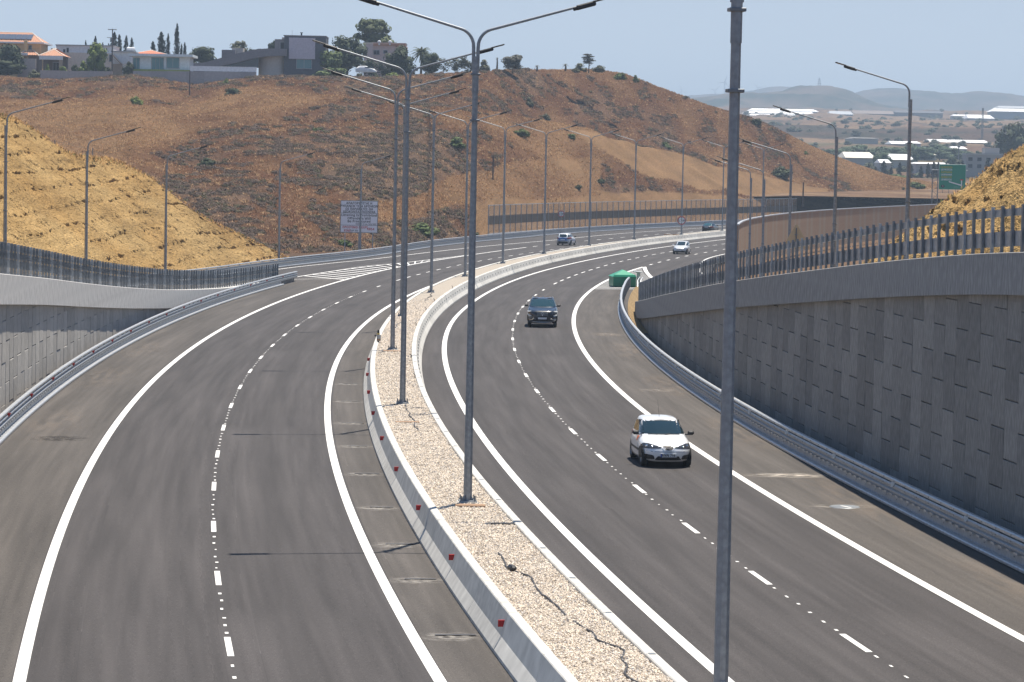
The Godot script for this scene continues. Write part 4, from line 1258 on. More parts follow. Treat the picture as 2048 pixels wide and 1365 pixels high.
func build_signs() -> void:
	# litter board
	var p := Q(141.2, 26.0, -0.1)
	var t := thing("notice_board", "white board on three posts with Greek and English text against littering", "sign", p)
	var yaw := Basis(UP, atan2(-p.x, -p.z) * 0.6)
	t.basis = yaw
	for x in [-1.5, 0.0, 1.5]:
		var mb := MB.new()
		mb.tube([Vector3(x, -0.3, -0.09), Vector3(x, 5.2, -0.09)], [0.055, 0.055], 8)
		put("post", mb.mesh(mats["steel"]), t)
	face_box("frame", t, Vector3(0, 3.88, -0.012), Vector3(4.06, 3.5, 0.03), mats["steel_dark"], 0.005)
	face_box("panel", t, Vector3(0, 3.88, 0.012), Vector3(3.92, 3.36, 0.02), mat("sign_white", Color(0.84, 0.83, 0.86), 0.5), 0.004)
	for y in [4.26, 2.96]: face_box("divider", t, Vector3(0, y, 0.024), Vector3(3.92, 0.035, 0.006), mats["ink"])
	var put_line := func(text: String, y: float, h: float, m: Material, x := 0.0, sq := 1.0, bold := true) -> void:
		words("lettering", t, text, h, Transform3D(Basis.IDENTITY, Vector3(x, y, 0.026)), m, bold, sq)
	put_line.call("ΑΠΑΓΟΡΕΥΕΤΑΙ Η", 5.34, 0.25, mats["ink"], 0.0, 1.0)
	put_line.call("ΡΥΠΑΝΣΗ ΤΩΝ ΔΡΟΜΩΝ", 5.03, 0.25, mats["ink"], 0.0, 1.02)
	put_line.call("ΟΙ ΠΑΡΑΒΑΤΕΣ ΘΑ", 4.72, 0.25, mats["ink"], 0.0, 1.0)
	put_line.call("ΔΙΩΚΟΝΤΑΙ ΠΟΙΝΙΚΑ", 4.42, 0.25, mats["ink"], 0.0, 1.0)
	put_line.call("Littering Is Prohibited", 4.05, 0.25, mats["ink"], 0.0, 1.05)
	put_line.call("Offenders Will", 3.70, 0.25, mats["ink"], 0.0, 1.05)
	put_line.call("Be Prosecuted", 3.38, 0.25, mats["ink"], 0.0, 1.05)
	put_line.call("ΝΟΜΟΣ 19 και 19(Ι)/1992", 3.10, 0.14, mats["ink"], 0.75, 0.95)
	put_line.call("ΠΡΟΣΤΙΜΟ ΜΕΧΡΙ", 2.74, 0.25, mats["red"], -0.42, 0.92)
	put_line.call("FINE", 2.37, 0.24, mats["red"], -1.25, 1.0)
	put_line.call("UP TO", 2.37, 0.20, mats["ink"], -0.5, 1.0)
	put_line.call("€854", 2.57, 0.26, mats["red"], 1.28, 0.95)
	# green direction board on its lattice post
	p = Vector3(73.6, 3.0, -480.0)
	t = thing("direction_sign", "large green direction board carried by a grey lattice post beyond the barriers", "sign", p, Basis(UP, -0.12))
	var mb := MB.new()
	for x in [-3.25, -2.35]:
		for z in [-0.35, 0.35]: mb.tube([Vector3(x, 0, z), Vector3(x, 7.3, z)], [0.07, 0.07], 6)
	put("mast", mb.mesh(mats["steel_dark"]), t)
	mb = MB.new()
	var y := 0.3
	var fl := false
	while y < 6.6:
		for z in [-0.35, 0.35]: mb.tube([Vector3(-3.25 if fl else -2.35, y, z), Vector3(-2.35 if fl else -3.25, y + 0.7, z)], [0.03, 0.03], 5)
		fl = not fl
		y += 0.7
	for z in [-0.35, 0.35]:
		mb.tube([Vector3(-3.4, 7.3, z), Vector3(2.6, 7.3, z)], [0.07, 0.07], 6)
	var lat := put("lattice", mb.mesh(mats["steel_dark"]), t)
	lat.set_meta("kind", "stuff")
	face_box("board_edge", t, Vector3(0.05, 6.17, 0.40), Vector3(4.5, 4.25, 0.06), mat("sign_edge", Color(0.42, 0.60, 0.52), 0.5), 0.02)
	face_box("board", t, Vector3(0.05, 6.17, 0.43), Vector3(4.36, 4.11, 0.05), mat("sign_green", Color(0.010, 0.26, 0.155), 0.45), 0.01)
	var lines := [["ΛΕΥΚΩΣΙΑ", 7.80, 1], ["LEFKOSIA", 7.40, 0], ["ΛΑΡΝΑΚΑ", 6.97, 1], ["LARNAKA", 6.56, 0], ["ΛΕΜΕΣΟΣ", 6.13, 1], ["LEMESOS", 5.72, 0]]
	for q in lines: words("lettering", t, q[0], 0.30, Transform3D(Basis.IDENTITY, Vector3(-0.95, q[1], 0.462)), mat("sign_yellow", Color(0.50, 0.42, 0.02), 0.5) if q[2] == 1 else mats["lamp_white"], true, 1.0)
	words("lettering", t, "200m", 0.22, Transform3D(Basis.IDENTITY, Vector3(0.75, 4.50, 0.462)), mat("sign_faint", Color(0.10, 0.35, 0.26), 0.5), true, 1.1)
	mb = MB.new()
	mb.prism(PackedVector2Array([Vector2(1.52, 4.36), Vector2(1.70, 4.36), Vector2(1.70, 5.62), Vector2(1.52, 5.62), Vector2(1.52, 4.92), Vector2(-0.55, 5.50), Vector2(-0.50, 5.28), Vector2(1.52, 4.72)]), Transform3D(Basis.IDENTITY, Vector3(0, 0, 0.468)), 0.01)
	put("route_arrow", mb.mesh(mats["lamp_white"]), t)
	face_box("route_stop", t, Vector3(1.61, 5.72, 0.464), Vector3(0.52, 0.2, 0.012), mats["red"])
	mb = MB.new()
	var disc := PackedVector2Array()
	for k in 24: disc.append(Vector2(-1.5 + 0.30 * cos(TAU * k / 24), 4.60 + 0.24 * sin(TAU * k / 24)))
	mb.prism(disc, Transform3D(Basis.IDENTITY, Vector3(0, 0, 0.466)), 0.01)
	put("exit_disc", mb.mesh(mats["ink"]), t)
	words("digits", t, "1", 0.26, Transform3D(Basis.IDENTITY, Vector3(-1.5, 4.60, 0.47)), mats["lamp_white"], true)
	for x in [-1.55, -0.5, 0.6, 1.6]: face_box("bracket", t, Vector3(x, 3.78, 0.36), Vector3(0.08, 0.56, 0.08), mats["steel_dark"])
	face_box("walkway_rail", t, Vector3(-0.1, 3.5, 0.36), Vector3(4.3, 0.06, 0.08), mats["steel_dark"])
	# height limit signs
	t = thing("height_limit_sign", "round red-ringed height limit sign on a lamp post of the median", "sign", Q(222.6, 4.55, 0.745))
	round_sign(t, Transform3D(Basis(UP, -0.05), Vector3(0.0, 1.95, 0.20)), 0.56, "5.1m")
	face_box("clamp", t, Vector3(0, 1.95, 0.12), Vector3(0.3, 0.06, 0.1), mats["steel"])
	var hp := Q(240, 26.3, -0.05)
	t = thing("height_limit_sign", "round red-ringed sign on the left verge before the pale noise barrier", "sign", hp)
	mb = MB.new()
	mb.tube([Vector3(0, -0.3, -0.05), Vector3(0, 3.4, -0.05)], [0.045, 0.045], 8)
	put("post", mb.mesh(mats["steel"]), t)
	round_sign(t, Transform3D(Basis.IDENTITY, Vector3(0.0, 2.95, 0.03)), 0.46, "5.1m")
	# back of a warning triangle on the right slip road
	var tp := Q(2.5, -19.9, tb(RAMP_RIGHT_H, 2.5))
	t = thing("warning_sign", "pale brown back of a triangular warning sign on the right slip road", "sign", tp)
	mb = MB.new()
	mb.tube([Vector3(0, 0, 0), Vector3(0, 4.45, 0)], [0.04, 0.04], 8)
	put("post", mb.mesh(mats["steel_dark"]), t)
	mb = MB.new()
	mb.prism(PackedVector2Array([Vector2(-0.82, 3.25), Vector2(0.82, 3.25), Vector2(0.06, 4.65), Vector2(-0.06, 4.65)]), Transform3D(Basis.IDENTITY, Vector3(0, 0, -0.045)), 0.02)
	put("plate", mb.mesh(mat("sign_back", Color(0.60, 0.45, 0.27), 0.7)), t)
	for yy in [3.62, 4.05]: face_box("clamp", t, Vector3(0, yy, -0.03), Vector3(0.4 if yy < 3.8 else 0.2, 0.05, 0.05), mats["steel"])

# ---- cars: the body is a pile of rounded outlines, each [height, front, rear, half width]; patches (panes, lamps, intakes) follow its surface
class Shell:
	var rings: Array
	var n := 4.6
	var bow := 0.07
	func at(y: float) -> Array:
		if y <= rings[0][0]: return rings[0]
		for i in rings.size() - 1:
			if y <= rings[i + 1][0]:
				var f: float = (y - rings[i][0]) / (rings[i + 1][0] - rings[i][0])
				var o := [y]
				for k in [1, 2, 3]: o.append(lerpf(rings[i][k], rings[i + 1][k], f))
				return o
		return rings[-1]
	func point(r: Array, a: float) -> Vector3:
		var c := cos(a); var s := sin(a)
		var x: float = r[3] * signf(c) * pow(absf(c), 2.0 / n)
		var mid: float = (r[1] + r[2]) / 2
		var half: float = (r[1] - r[2]) / 2
		var z: float = half * signf(s) * pow(absf(s), 2.0 / n)
		return Vector3(x, r[0], mid + z - signf(z) * bow * half * (x / r[3]) * (x / r[3]) * absf(z / half))
	func end(x: float, y: float, front: bool) -> Vector3:
		var r := at(y)
		var mid: float = (r[1] + r[2]) / 2
		var half: float = (r[1] - r[2]) / 2
		var q := clampf(absf(x) / r[3], 0, 0.995)
		var z := half * pow(1.0 - pow(q, n), 1.0 / n)
		z -= bow * half * q * q * z / half
		return Vector3(x, y, mid + (z if front else -z))
	func side(z: float, y: float, sg: float) -> Vector3:
		var r := at(y)
		var mid: float = (r[1] + r[2]) / 2
		var half: float = (r[1] - r[2]) / 2
		var q := clampf(absf(z - mid) / half, 0, 0.995)
		return Vector3(sg * r[3] * pow(1.0 - pow(q, n), 1.0 / n), y, z)
	func body(mb: MB, i0: int, i1: int, cap_top: bool, cap_low: bool) -> void:
		var k := 56
		var P := []
		for i in range(i0, i1 + 1):
			var row := []
			for j in k: row.append(point(rings[i], TAU * (j + 0.5) / k))
			P.append(row)
		var N := []
		for i in P.size():
			var row := []
			for j in k:
				var du: Vector3 = P[i][(j + 1) % k] - P[i][(j + k - 1) % k]
				var dv: Vector3 = P[mini(i + 1, P.size() - 1)][j] - P[maxi(i - 1, 0)][j]
				var g := dv.cross(du).normalized()
				var out := Vector3(P[i][j].x, 0.05, P[i][j].z - (rings[i0 + i][1] + rings[i0 + i][2]) / 2)
				if g.dot(out) < 0 and absf(g.dot(out)) > 0.02: g = -g
				row.append(g)
			N.append(row)
		for i in P.size() - 1:
			for j in k:
				var l := (j + 1) % k
				mb.tri(P[i][j], P[i][l], P[i + 1][l], N[i][j], N[i][l], N[i + 1][l])
				mb.tri(P[i][j], P[i + 1][l], P[i + 1][j], N[i][j], N[i + 1][l], N[i + 1][j])
		for e in [[cap_top, P.size() - 1, Vector3.UP], [cap_low, 0, Vector3.DOWN]]:
			if e[0]:
				var c := Vector3(0, rings[i0 + e[1]][0], (rings[i0 + e[1]][1] + rings[i0 + e[1]][2]) / 2)
				for j in k: mb.tri(c, P[e[1]][j], P[e[1]][(j + 1) % k], e[2], e[2], e[2])
	func patch(mb: MB, front: int, outline: Array, out: float, cols := 8) -> void:
		# outline: rows of [u, low, high]; u is x on the ends (front 1, rear -1) or z on the sides (2 right, -2 left)
		var rowsn := 5
		var g := []
		for i in cols + 1:
			var f := float(i) / cols * (outline.size() - 1)
			var a := mini(int(f), outline.size() - 2)
			var w := f - a
			var u: float = lerpf(outline[a][0], outline[a + 1][0], w)
			var lo: float = lerpf(outline[a][1], outline[a + 1][1], w)
			var hi: float = lerpf(outline[a][2], outline[a + 1][2], w)
			var row := []
			for j in rowsn + 1:
				var y := lerpf(lo, hi, float(j) / rowsn)
				row.append(end(u, y, front == 1) if absi(front) == 1 else side(u, y, signf(front)))
			g.append(row)
		for i in cols + 1:
			for j in rowsn + 1: g[i][j] += _norm(g, i, j, front) * out
		for i in cols:
			for j in rowsn:
				var nn := _norm(g, i, j, front); var n1 := _norm(g, i + 1, j, front); var n2 := _norm(g, i + 1, j + 1, front); var n3 := _norm(g, i, j + 1, front)
				mb.tri(g[i][j], g[i + 1][j], g[i + 1][j + 1], nn, n1, n2)
				mb.tri(g[i][j], g[i + 1][j + 1], g[i][j + 1], nn, n2, n3)
	func _norm(g: Array, i: int, j: int, front: int) -> Vector3:
		var du: Vector3 = g[mini(i + 1, g.size() - 1)][j] - g[maxi(i - 1, 0)][j]
		var dv: Vector3 = g[i][mini(j + 1, g[0].size() - 1)] - g[i][maxi(j - 1, 0)]
		var nn := du.cross(dv).normalized()
		var want := Vector3(0, 0.3, 1.0 if front == 1 else -1.0) if absi(front) == 1 else Vector3(signf(front), 0.2, 0)
		return nn if nn.dot(want) > 0 else -nn

func wheel(t: Node3D, x: float, z: float, r: float, w: float) -> void:
	var sg := signf(x)
	var o := Node3D.new()
	o.name = "wheel"
	t.add_child(o, true)
	o.position = Vector3(x, r, z)
	o.basis = Basis.IDENTITY if sg > 0 else Basis(UP, PI)
	var mb := MB.new()
	mb.lathe([Vector2(r * 0.62, w / 2 - 0.01), Vector2(r * 0.66, w / 2), Vector2(r * 0.93, w / 2), Vector2(r, w / 2 - 0.03), Vector2(r, -w / 2 + 0.03), Vector2(r * 0.9, -w / 2), Vector2(0.0, -w / 2)], Transform3D.IDENTITY, 24)
	put("tyre", mb.mesh(mats["tyre"]), o)
	mb = MB.new()
	mb.lathe([Vector2(0.0, w / 2 - 0.035), Vector2(r * 0.18, w / 2 - 0.03), Vector2(r * 0.2, w / 2 - 0.06), Vector2(r * 0.6, w / 2 - 0.06), Vector2(r * 0.64, w / 2 - 0.005)], Transform3D.IDENTITY, 20)
	for k in 6:
		var a := TAU * k / 6
		mb.box(Vector3(w / 2 - 0.035, cos(a) * r * 0.38, sin(a) * r * 0.38), Vector3(0.03, r * 0.46, r * 0.15), Basis(Vector3.RIGHT, a))
	put("rim", mb.mesh(mats["rim"]), o)

func paint(key: String, c: Color) -> StandardMaterial3D:
	var m := mat(key, c, 0.28)
	m.clearcoat_enabled = true
	m.clearcoat = 0.8
	m.clearcoat_roughness = 0.04
	return m

func car(label: String, cat: String, s: float, o: float, away: bool, rings: Array, belt: int, pm: Material, bow: float, nn: float, wr: float, wheelbase: float, track: float, seen_front: bool, extra: Callable, yaw := 0.0) -> void:
	var sh := Shell.new()
	sh.rings = rings; sh.bow = bow; sh.n = nn
	var zf: float = rings[3][1]
	var s_mid := s + (zf if not away else zf)
	var f := ahead(s_mid) if away else -ahead(s_mid)
	var bs := Basis(UP.cross(f).normalized(), UP, f).rotated(UP, yaw)
	var t := thing("car", label, cat, Q(s_mid, o, 0.008), bs)
	var mb := MB.new()
	sh.body(mb, 0, belt, false, true)
	sh.body(mb, belt, rings.size() - 1, true, false)
	put("body", mb.mesh(pm), t)
	for x in [-track, track]:
		for z in [wheelbase / 2 + 0.05, -wheelbase / 2 + 0.05]:
			var a := MB.new()
			var ol := []
			for k in 13:
				var q := lerpf(-1, 1, k / 12.0)
				ol.append([z + q * (wr + 0.06), rings[0][0] + 0.012, wr + (wr + 0.06) * sqrt(maxf(0.0, 1 - q * q)) + 0.005])
			sh.patch(a, 2 if x > 0 else -2, ol, 0.008, 12)
			put("wheel_arch", a.mesh(mats["plastic_dark"]), t)
			wheel(t, x, z, wr, 0.21)
	var yb: float = rings[belt][0]
	var glass: Material = mats["car_glass"]
	var pane := func(nm: String, front: int, ol: Array, m: Material, out := 0.006, cols := 8) -> MeshInstance3D:
		var b := MB.new()
		sh.patch(b, front, ol, out, cols)
		return put(nm, b.mesh(m), t)
	extra.call(t, sh, pane, glass, yb)

func mirror(t: Node3D, x: float, y: float, z: float, m: Material) -> void:
	for sg in [-1.0, 1.0]:
		var mb := MB.new()
		mb.rbox(Vector3(sg * (x + 0.10), y, z), Vector3(0.21, 0.145, 0.10), 0.045)
		mb.box(Vector3(sg * (x - 0.03), y - 0.055, z + 0.01), Vector3(0.14, 0.035, 0.05))
		put("door_mirror", mb.mesh(m), t)

func plate(t: Node3D, sh: Shell, y: float, front: bool, text: String, blue: bool) -> void:
	var p := sh.end(0, y, front)
	var d := 1.0 if front else -1.0
	var bs := Basis.IDENTITY if front else Basis(UP, PI)
	var o := face_box("number_plate", t, p + Vector3(0, 0, 0.02 * d), Vector3(0.52, 0.115, 0.02), mats["plate"], 0.004)
	if text: words("lettering", o, text, 0.082, Transform3D(bs, p + Vector3(0, 0, 0.032 * d)), mats["ink"], true, 0.92)
	if blue:
		var mb := MB.new()
		mb.box(p + Vector3(-0.237 * d, 0, 0.031 * d), Vector3(0.045, 0.113, 0.004))
		put("blue_strip", mb.mesh(mats["plate_blue"]), o)

func side_glass(pane: Callable, glass: Material, z0: float, z1: float, z2: float, z3: float, lo: float, hi: float) -> void:   # front and rear side panes, z falling towards the rear
	for sg in [2, -2]:
		pane.call("side_window", sg, [[z0, lo, lo + 0.03], [lerpf(z0, z1, 0.45), lo, lerpf(lo, hi, 0.62)], [lerpf(z0, z1, 0.8), lo, hi], [z1, lo, hi]], glass, 0.005, 9)
		pane.call("side_window", sg, [[z1 - 0.06, lo, hi], [z2, lo, hi - 0.01], [z3, lo + 0.05, lo + 0.14]], glass, 0.005, 8)

func build_cars() -> void:
	# the white three-door hatchback
	var white := paint("paint_car_white", Color(0.78, 0.79, 0.80))
	var hatch := [[0.17, 1.72, -1.80, 0.70], [0.22, 1.90, -1.90, 0.80], [0.34, 1.955, -1.95, 0.842], [0.48, 1.97, -1.96, 0.85], [0.56, 1.945, -1.95, 0.85], [0.64, 1.88, -1.945, 0.848], [0.72, 1.77, -1.94, 0.84], [0.79, 1.58, -1.93, 0.825], [0.86, 1.30, -1.92, 0.805], [0.93, 1.00, -1.90, 0.785], [0.955, 0.93, -1.89, 0.775],
		[0.99, 0.86, -1.88, 0.755], [1.12, 0.60, -1.80, 0.705], [1.26, 0.30, -1.69, 0.645], [1.35, 0.08, -1.60, 0.60], [1.395, -0.06, -1.52, 0.565], [1.425, -0.22, -1.40, 0.49], [1.442, -0.42, -1.15, 0.34]]
	car("white hatchback coming towards the bridge beside the right shoulder", "car", -73.0, -5.3, false, hatch, 10, white, 0.085, 4.2, 0.295, 2.46, 0.70, true, func(t: Node3D, sh: Shell, pane: Callable, glass: Material, yb: float) -> void:
		pane.call("windscreen_surround", 1, [[-0.69, 0.965, 1.00], [-0.66, 0.962, 1.35], [0, 0.965, 1.385], [0.66, 0.962, 1.35], [0.69, 0.965, 1.00]], mats["plastic_dark"], 0.004, 16)
		pane.call("windscreen", 1, [[-0.655, 0.99, 1.03], [-0.575, 0.985, 1.33], [0, 0.985, 1.355], [0.575, 0.985, 1.33], [0.655, 0.99, 1.03]], glass, 0.010, 16)
		pane.call("rear_window", -1, [[-0.55, 1.0, 1.28], [0, 1.0, 1.32], [0.55, 1.0, 1.28]], glass)
		side_glass(pane, glass, 0.62, -0.42, -1.1, -1.55, 1.0, 1.31)
		for sg in [2, -2]:
			pane.call("door", sg, [[0.75, 0.30, 0.94], [-0.50, 0.30, 0.94]], mats["paint_car_white"], 0.006, 10)
			pane.call("rubbing_strip", sg, [[1.0, 0.47, 0.53], [-1.2, 0.47, 0.53]], mats["plastic_dark"], 0.014, 10)
		pane.call("door_sticker", -2, [[0.62, 0.78, 0.90], [0.40, 0.72, 0.90]], mat("sticker", Color(0.65, 0.16, 0.05), 0.5), 0.016, 4)
		for sg in [-1.0, 1.0]:
			var hl: MeshInstance3D = pane.call("headlight", 1, [[sg * 0.80, 0.635, 0.665], [sg * 0.74, 0.60, 0.735], [sg * 0.60, 0.60, 0.745], [sg * 0.42, 0.61, 0.70], [sg * 0.22, 0.625, 0.665]], mats["lamp_dark"], 0.012, 12)
			for q in [[0.66, 0.667, 0.055], [0.50, 0.655, 0.038]]:
				var p := sh.end(sg * q[0], q[1], true)
				var b := MB.new()
				b.lathe([Vector2(0.0, 0.03), Vector2(q[2] * 0.6, 0.026), Vector2(q[2], 0.0)], Transform3D(Basis(UP, -PI / 2 + sg * 0.35), p + Vector3(0, 0, 0.012)), 14)
				put("reflector_bowl", b.mesh(mats["chrome"]), hl)
			pane.call("fog_intake", 1, [[sg * 0.76, 0.30, 0.37], [sg * 0.70, 0.27, 0.42], [sg * 0.48, 0.27, 0.40], [sg * 0.44, 0.28, 0.31]], mats["plastic_dark"], 0.012, 8)
		pane.call("lower_grille", 1, [[-0.41, 0.255, 0.27], [-0.33, 0.25, 0.37], [0.33, 0.25, 0.37], [0.41, 0.255, 0.27]], mats["plastic_dark"], 0.012, 12)
		pane.call("grille_surround", 1, [[-0.205, 0.63, 0.685], [-0.13, 0.545, 0.715], [0, 0.525, 0.725], [0.13, 0.545, 0.715], [0.205, 0.63, 0.685]], white, 0.016, 12)
		pane.call("grille", 1, [[-0.165, 0.635, 0.672], [-0.10, 0.565, 0.693], [0, 0.55, 0.70], [0.10, 0.565, 0.693], [0.165, 0.635, 0.672]], mats["plastic_dark"], 0.022, 12)
		var p := sh.end(0, 0.625, true)
		var e := MB.new()
		e.prism(PackedVector2Array([Vector2(-0.045, 0.05), Vector2(0.05, 0.05), Vector2(0.05, 0.03), Vector2(0.0, 0.022), Vector2(0.05, -0.01), Vector2(0.045, -0.05), Vector2(-0.05, -0.05), Vector2(-0.05, -0.03), Vector2(0.0, -0.022), Vector2(-0.05, 0.012)]), Transform3D(Basis.IDENTITY, p + Vector3(0, 0, 0.045)), 0.012)
		put("emblem", e.mesh(mats["chrome"]), t)
		pane.call("bumper_crease", 1, [[-0.80, 0.515, 0.53], [0, 0.50, 0.512], [0.80, 0.515, 0.53]], mat("shade_gap", Color(0.30, 0.31, 0.33), 0.5), 0.004, 12)  # shade of the crease painted as a grey strip on the white bumper
		for sg in [-1.0, 1.0]: pane.call("bonnet_crease", 1, [[sg * 0.30, 0.80, 0.92], [sg * 0.33, 0.78, 0.93]], white, 0.014, 3)
		plate(t, sh, 0.405, true, "KNN 716", true)
		mirror(t, 0.80, 1.02, 0.66, mats["plastic_dark"])
		for sg in [-1.0, 1.0]:
			var w := MB.new()
			w.tube([sh.end(sg * 0.12 - 0.1, 0.975, true) + Vector3(0, 0.0, 0.02), sh.end(sg * 0.42 - 0.22, 1.0, true) + Vector3(0, 0.02, 0.015)], [0.010, 0.008], 5)
			put("wiper", w.mesh(mats["plastic_dark"]), t)
		var an := MB.new()
		an.tube([Vector3(0.02, 1.43, -0.5), Vector3(0.03, 1.95, -1.05)], [0.008, 0.004], 5)
		put("aerial", an.mesh(mats["plastic_dark"]), t)
		for sg in [-1.0, 1.0]: pane.call("tail_lamp", -1, [[sg * 0.80, 0.75, 0.95], [sg * 0.62, 0.78, 0.95]], mats["lamp_red"]))
	# the dark blue sport utility
	var navy := paint("paint_car_navy", Color(0.010, 0.018, 0.036))
	var suv := [[0.24, 2.08, -2.1, 0.78], [0.30, 2.22, -2.2, 0.88], [0.42, 2.29, -2.27, 0.918], [0.60, 2.325, -2.30, 0.922], [0.78, 2.31, -2.31, 0.922], [0.92, 2.26, -2.30, 0.915], [1.00, 2.14, -2.29, 0.905], [1.06, 1.85, -2.28, 0.885], [1.11, 1.42, -2.26, 0.865], [1.15, 1.15, -2.25, 0.85],
		[1.20, 1.04, -2.22, 0.83], [1.36, 0.72, -2.12, 0.775], [1.50, 0.42, -2.02, 0.72], [1.60, 0.18, -1.94, 0.68], [1.645, 0.02, -1.87, 0.64], [1.67, -0.2, -1.75, 0.55], [1.68, -0.45, -1.5, 0.40]]
	car("dark blue sport utility car coming towards the bridge, beyond the white hatchback", "car", 5.9, -5.25, false, suv, 9, navy, 0.06, 4.6, 0.36, 2.70, 0.765, true, func(t: Node3D, sh: Shell, pane: Callable, glass: Material, _yb: float) -> void:
		pane.call("windscreen", 1, [[-0.74, 1.20, 1.24], [-0.63, 1.19, 1.57], [0, 1.185, 1.60], [0.63, 1.19, 1.57], [0.74, 1.20, 1.24]], mat("suv_glass", Color(0.02, 0.05, 0.062), 0.06), 0.008, 14)
		side_glass(pane, glass, 0.75, -0.4, -1.35, -1.95, 1.21, 1.56)
		for sg in [-1.0, 1.0]:
			var hl: MeshInstance3D = pane.call("headlight", 1, [[sg * 0.88, 0.84, 0.95], [sg * 0.70, 0.82, 0.955], [sg * 0.50, 0.855, 0.935]], mats["lamp_dark"], 0.012, 8)
			var b := MB.new()
			sh.patch(b, 1, [[sg * 0.885, 0.90, 0.965], [sg * 0.84, 0.905, 0.965], [sg * 0.66, 0.935, 0.968]], 0.024, 6)
			sh.patch(b, 1, [[sg * 0.885, 0.73, 0.90], [sg * 0.855, 0.72, 0.90]], 0.024, 3)
			sh.patch(b, 1, [[sg * 0.885, 0.72, 0.775], [sg * 0.80, 0.69, 0.745], [sg * 0.66, 0.665, 0.70]], 0.025, 6)
			put("running_lamp", b.mesh(mats["lamp_white"]), hl)
			pane.call("bumper_trim", 1, [[sg * 0.86, 0.47, 0.50], [sg * 0.62, 0.455, 0.485]], mats["chrome"], 0.014, 4)
			pane.call("bumper_trim", 1, [[sg * 0.62, 0.455, 0.49], [sg * 0.50, 0.50, 0.58]], mats["chrome"], 0.014, 4)
			pane.call("roof_rail", 2 if sg > 0 else -2, [[0.0, 1.625, 1.66], [-1.7, 1.625, 1.66]], mats["chrome"], 0.03, 6)
		pane.call("grille", 1, [[-0.48, 0.84, 0.93], [-0.28, 0.67, 0.945], [0, 0.655, 0.95], [0.28, 0.67, 0.945], [0.48, 0.84, 0.93]], mats["plastic_dark"], 0.012, 12)
		for k in 4: pane.call("grille_bar", 1, [[-0.32, 0.705 + k * 0.055, 0.718 + k * 0.055], [0.32, 0.705 + k * 0.055, 0.718 + k * 0.055]], mats["lamp_clear"], 0.020, 8)
		pane.call("lower_grille", 1, [[-0.48, 0.36, 0.44], [0, 0.36, 0.47], [0.48, 0.36, 0.44]], mats["plastic_dark"], 0.012, 8)
		pane.call("skid_trim", 1, [[-0.58, 0.30, 0.335], [0, 0.285, 0.32], [0.58, 0.30, 0.335]], mats["chrome"], 0.014, 8)
		var p := sh.end(0, 0.82, true)
		var e := MB.new()
		for q in [[Vector2(0, 0.115), Vector2(-0.065, 0.0)], [Vector2(-0.065, 0.0), Vector2(0, -0.115)], [Vector2(0, -0.115), Vector2(0.065, 0.0)], [Vector2(0.065, 0.0), Vector2(0, 0.115)]]:
			e.tube([p + Vector3(q[0].x, q[0].y, 0.045), p + Vector3(q[1].x, q[1].y, 0.045)], [0.016, 0.016], 5)
		put("emblem", e.mesh(mats["chrome"]), t)
		plate(t, sh, 0.55, true, "", false)
		mirror(t, 0.88, 1.26, 0.92, mats["plastic_dark"])
		for sg in [2, -2]: pane.call("door", sg, [[0.95, 0.46, 1.12], [-0.42, 0.46, 1.14]], mats["paint_car_navy"], 0.006, 8)
		for sg in [-1.0, 1.0]: pane.call("tail_lamp", -1, [[sg * 0.86, 0.95, 1.10], [sg * 0.5, 0.98, 1.08]], mats["lamp_red"]))
	# the silver hatchback
	var silver := paint("paint_car_silver", Color(0.62, 0.64, 0.65))
	car("silver hatchback coming from the far end of the right carriageway", "car", 160.2, -6.5, false, hatch, 10, silver, 0.10, 3.8, 0.29, 2.44, 0.70, true, func(t: Node3D, sh: Shell, pane: Callable, glass: Material, _yb: float) -> void:
		pane.call("windscreen", 1, [[-0.67, 0.985, 1.02], [-0.59, 0.975, 1.35], [0, 0.975, 1.37], [0.59, 0.975, 1.35], [0.67, 0.985, 1.02]], glass, 0.008, 12)
		side_glass(pane, glass, 0.62, -0.42, -1.1, -1.55, 1.0, 1.31)
		for sg in [-1.0, 1.0]:
			pane.call("headlight", 1, [[sg * 0.80, 0.64, 0.70], [sg * 0.62, 0.60, 0.75], [sg * 0.36, 0.60, 0.64]], mats["lamp_clear"], 0.012, 8)
			pane.call("tail_lamp", -1, [[sg * 0.80, 0.75, 0.95], [sg * 0.62, 0.78, 0.95]], mats["lamp_red"])
		pane.call("grille", 1, [[-0.34, 0.50, 0.55], [0, 0.49, 0.57], [0.34, 0.50, 0.55]], mats["plastic_dark"], 0.012, 8)
		pane.call("lower_grille", 1, [[-0.70, 0.25, 0.30], [-0.4, 0.24, 0.40], [0.4, 0.24, 0.40], [0.70, 0.25, 0.30]], mats["plastic_dark"], 0.012, 8)
		plate(t, sh, 0.44, true, "", false)
		mirror(t, 0.80, 1.02, 0.66, silver))
	# the white and blue hatchback driving away
	var wb := [[0.19, 1.95, -1.95, 0.76], [0.25, 2.08, -2.07, 0.86], [0.40, 2.14, -2.14, 0.905], [0.58, 2.15, -2.16, 0.91], [0.74, 2.02, -2.15, 0.908], [0.86, 1.70, -2.12, 0.90], [0.93, 1.30, -2.10, 0.885], [0.98, 1.00, -2.08, 0.865], [1.02, 0.88, -2.05, 0.84], [1.16, 0.62, -1.98, 0.775], [1.30, 0.32, -1.86, 0.70], [1.40, 0.08, -1.72, 0.65], [1.445, -0.1, -1.6, 0.60], [1.47, -0.3, -1.4, 0.46], [1.48, -0.5, -1.1, 0.3]]
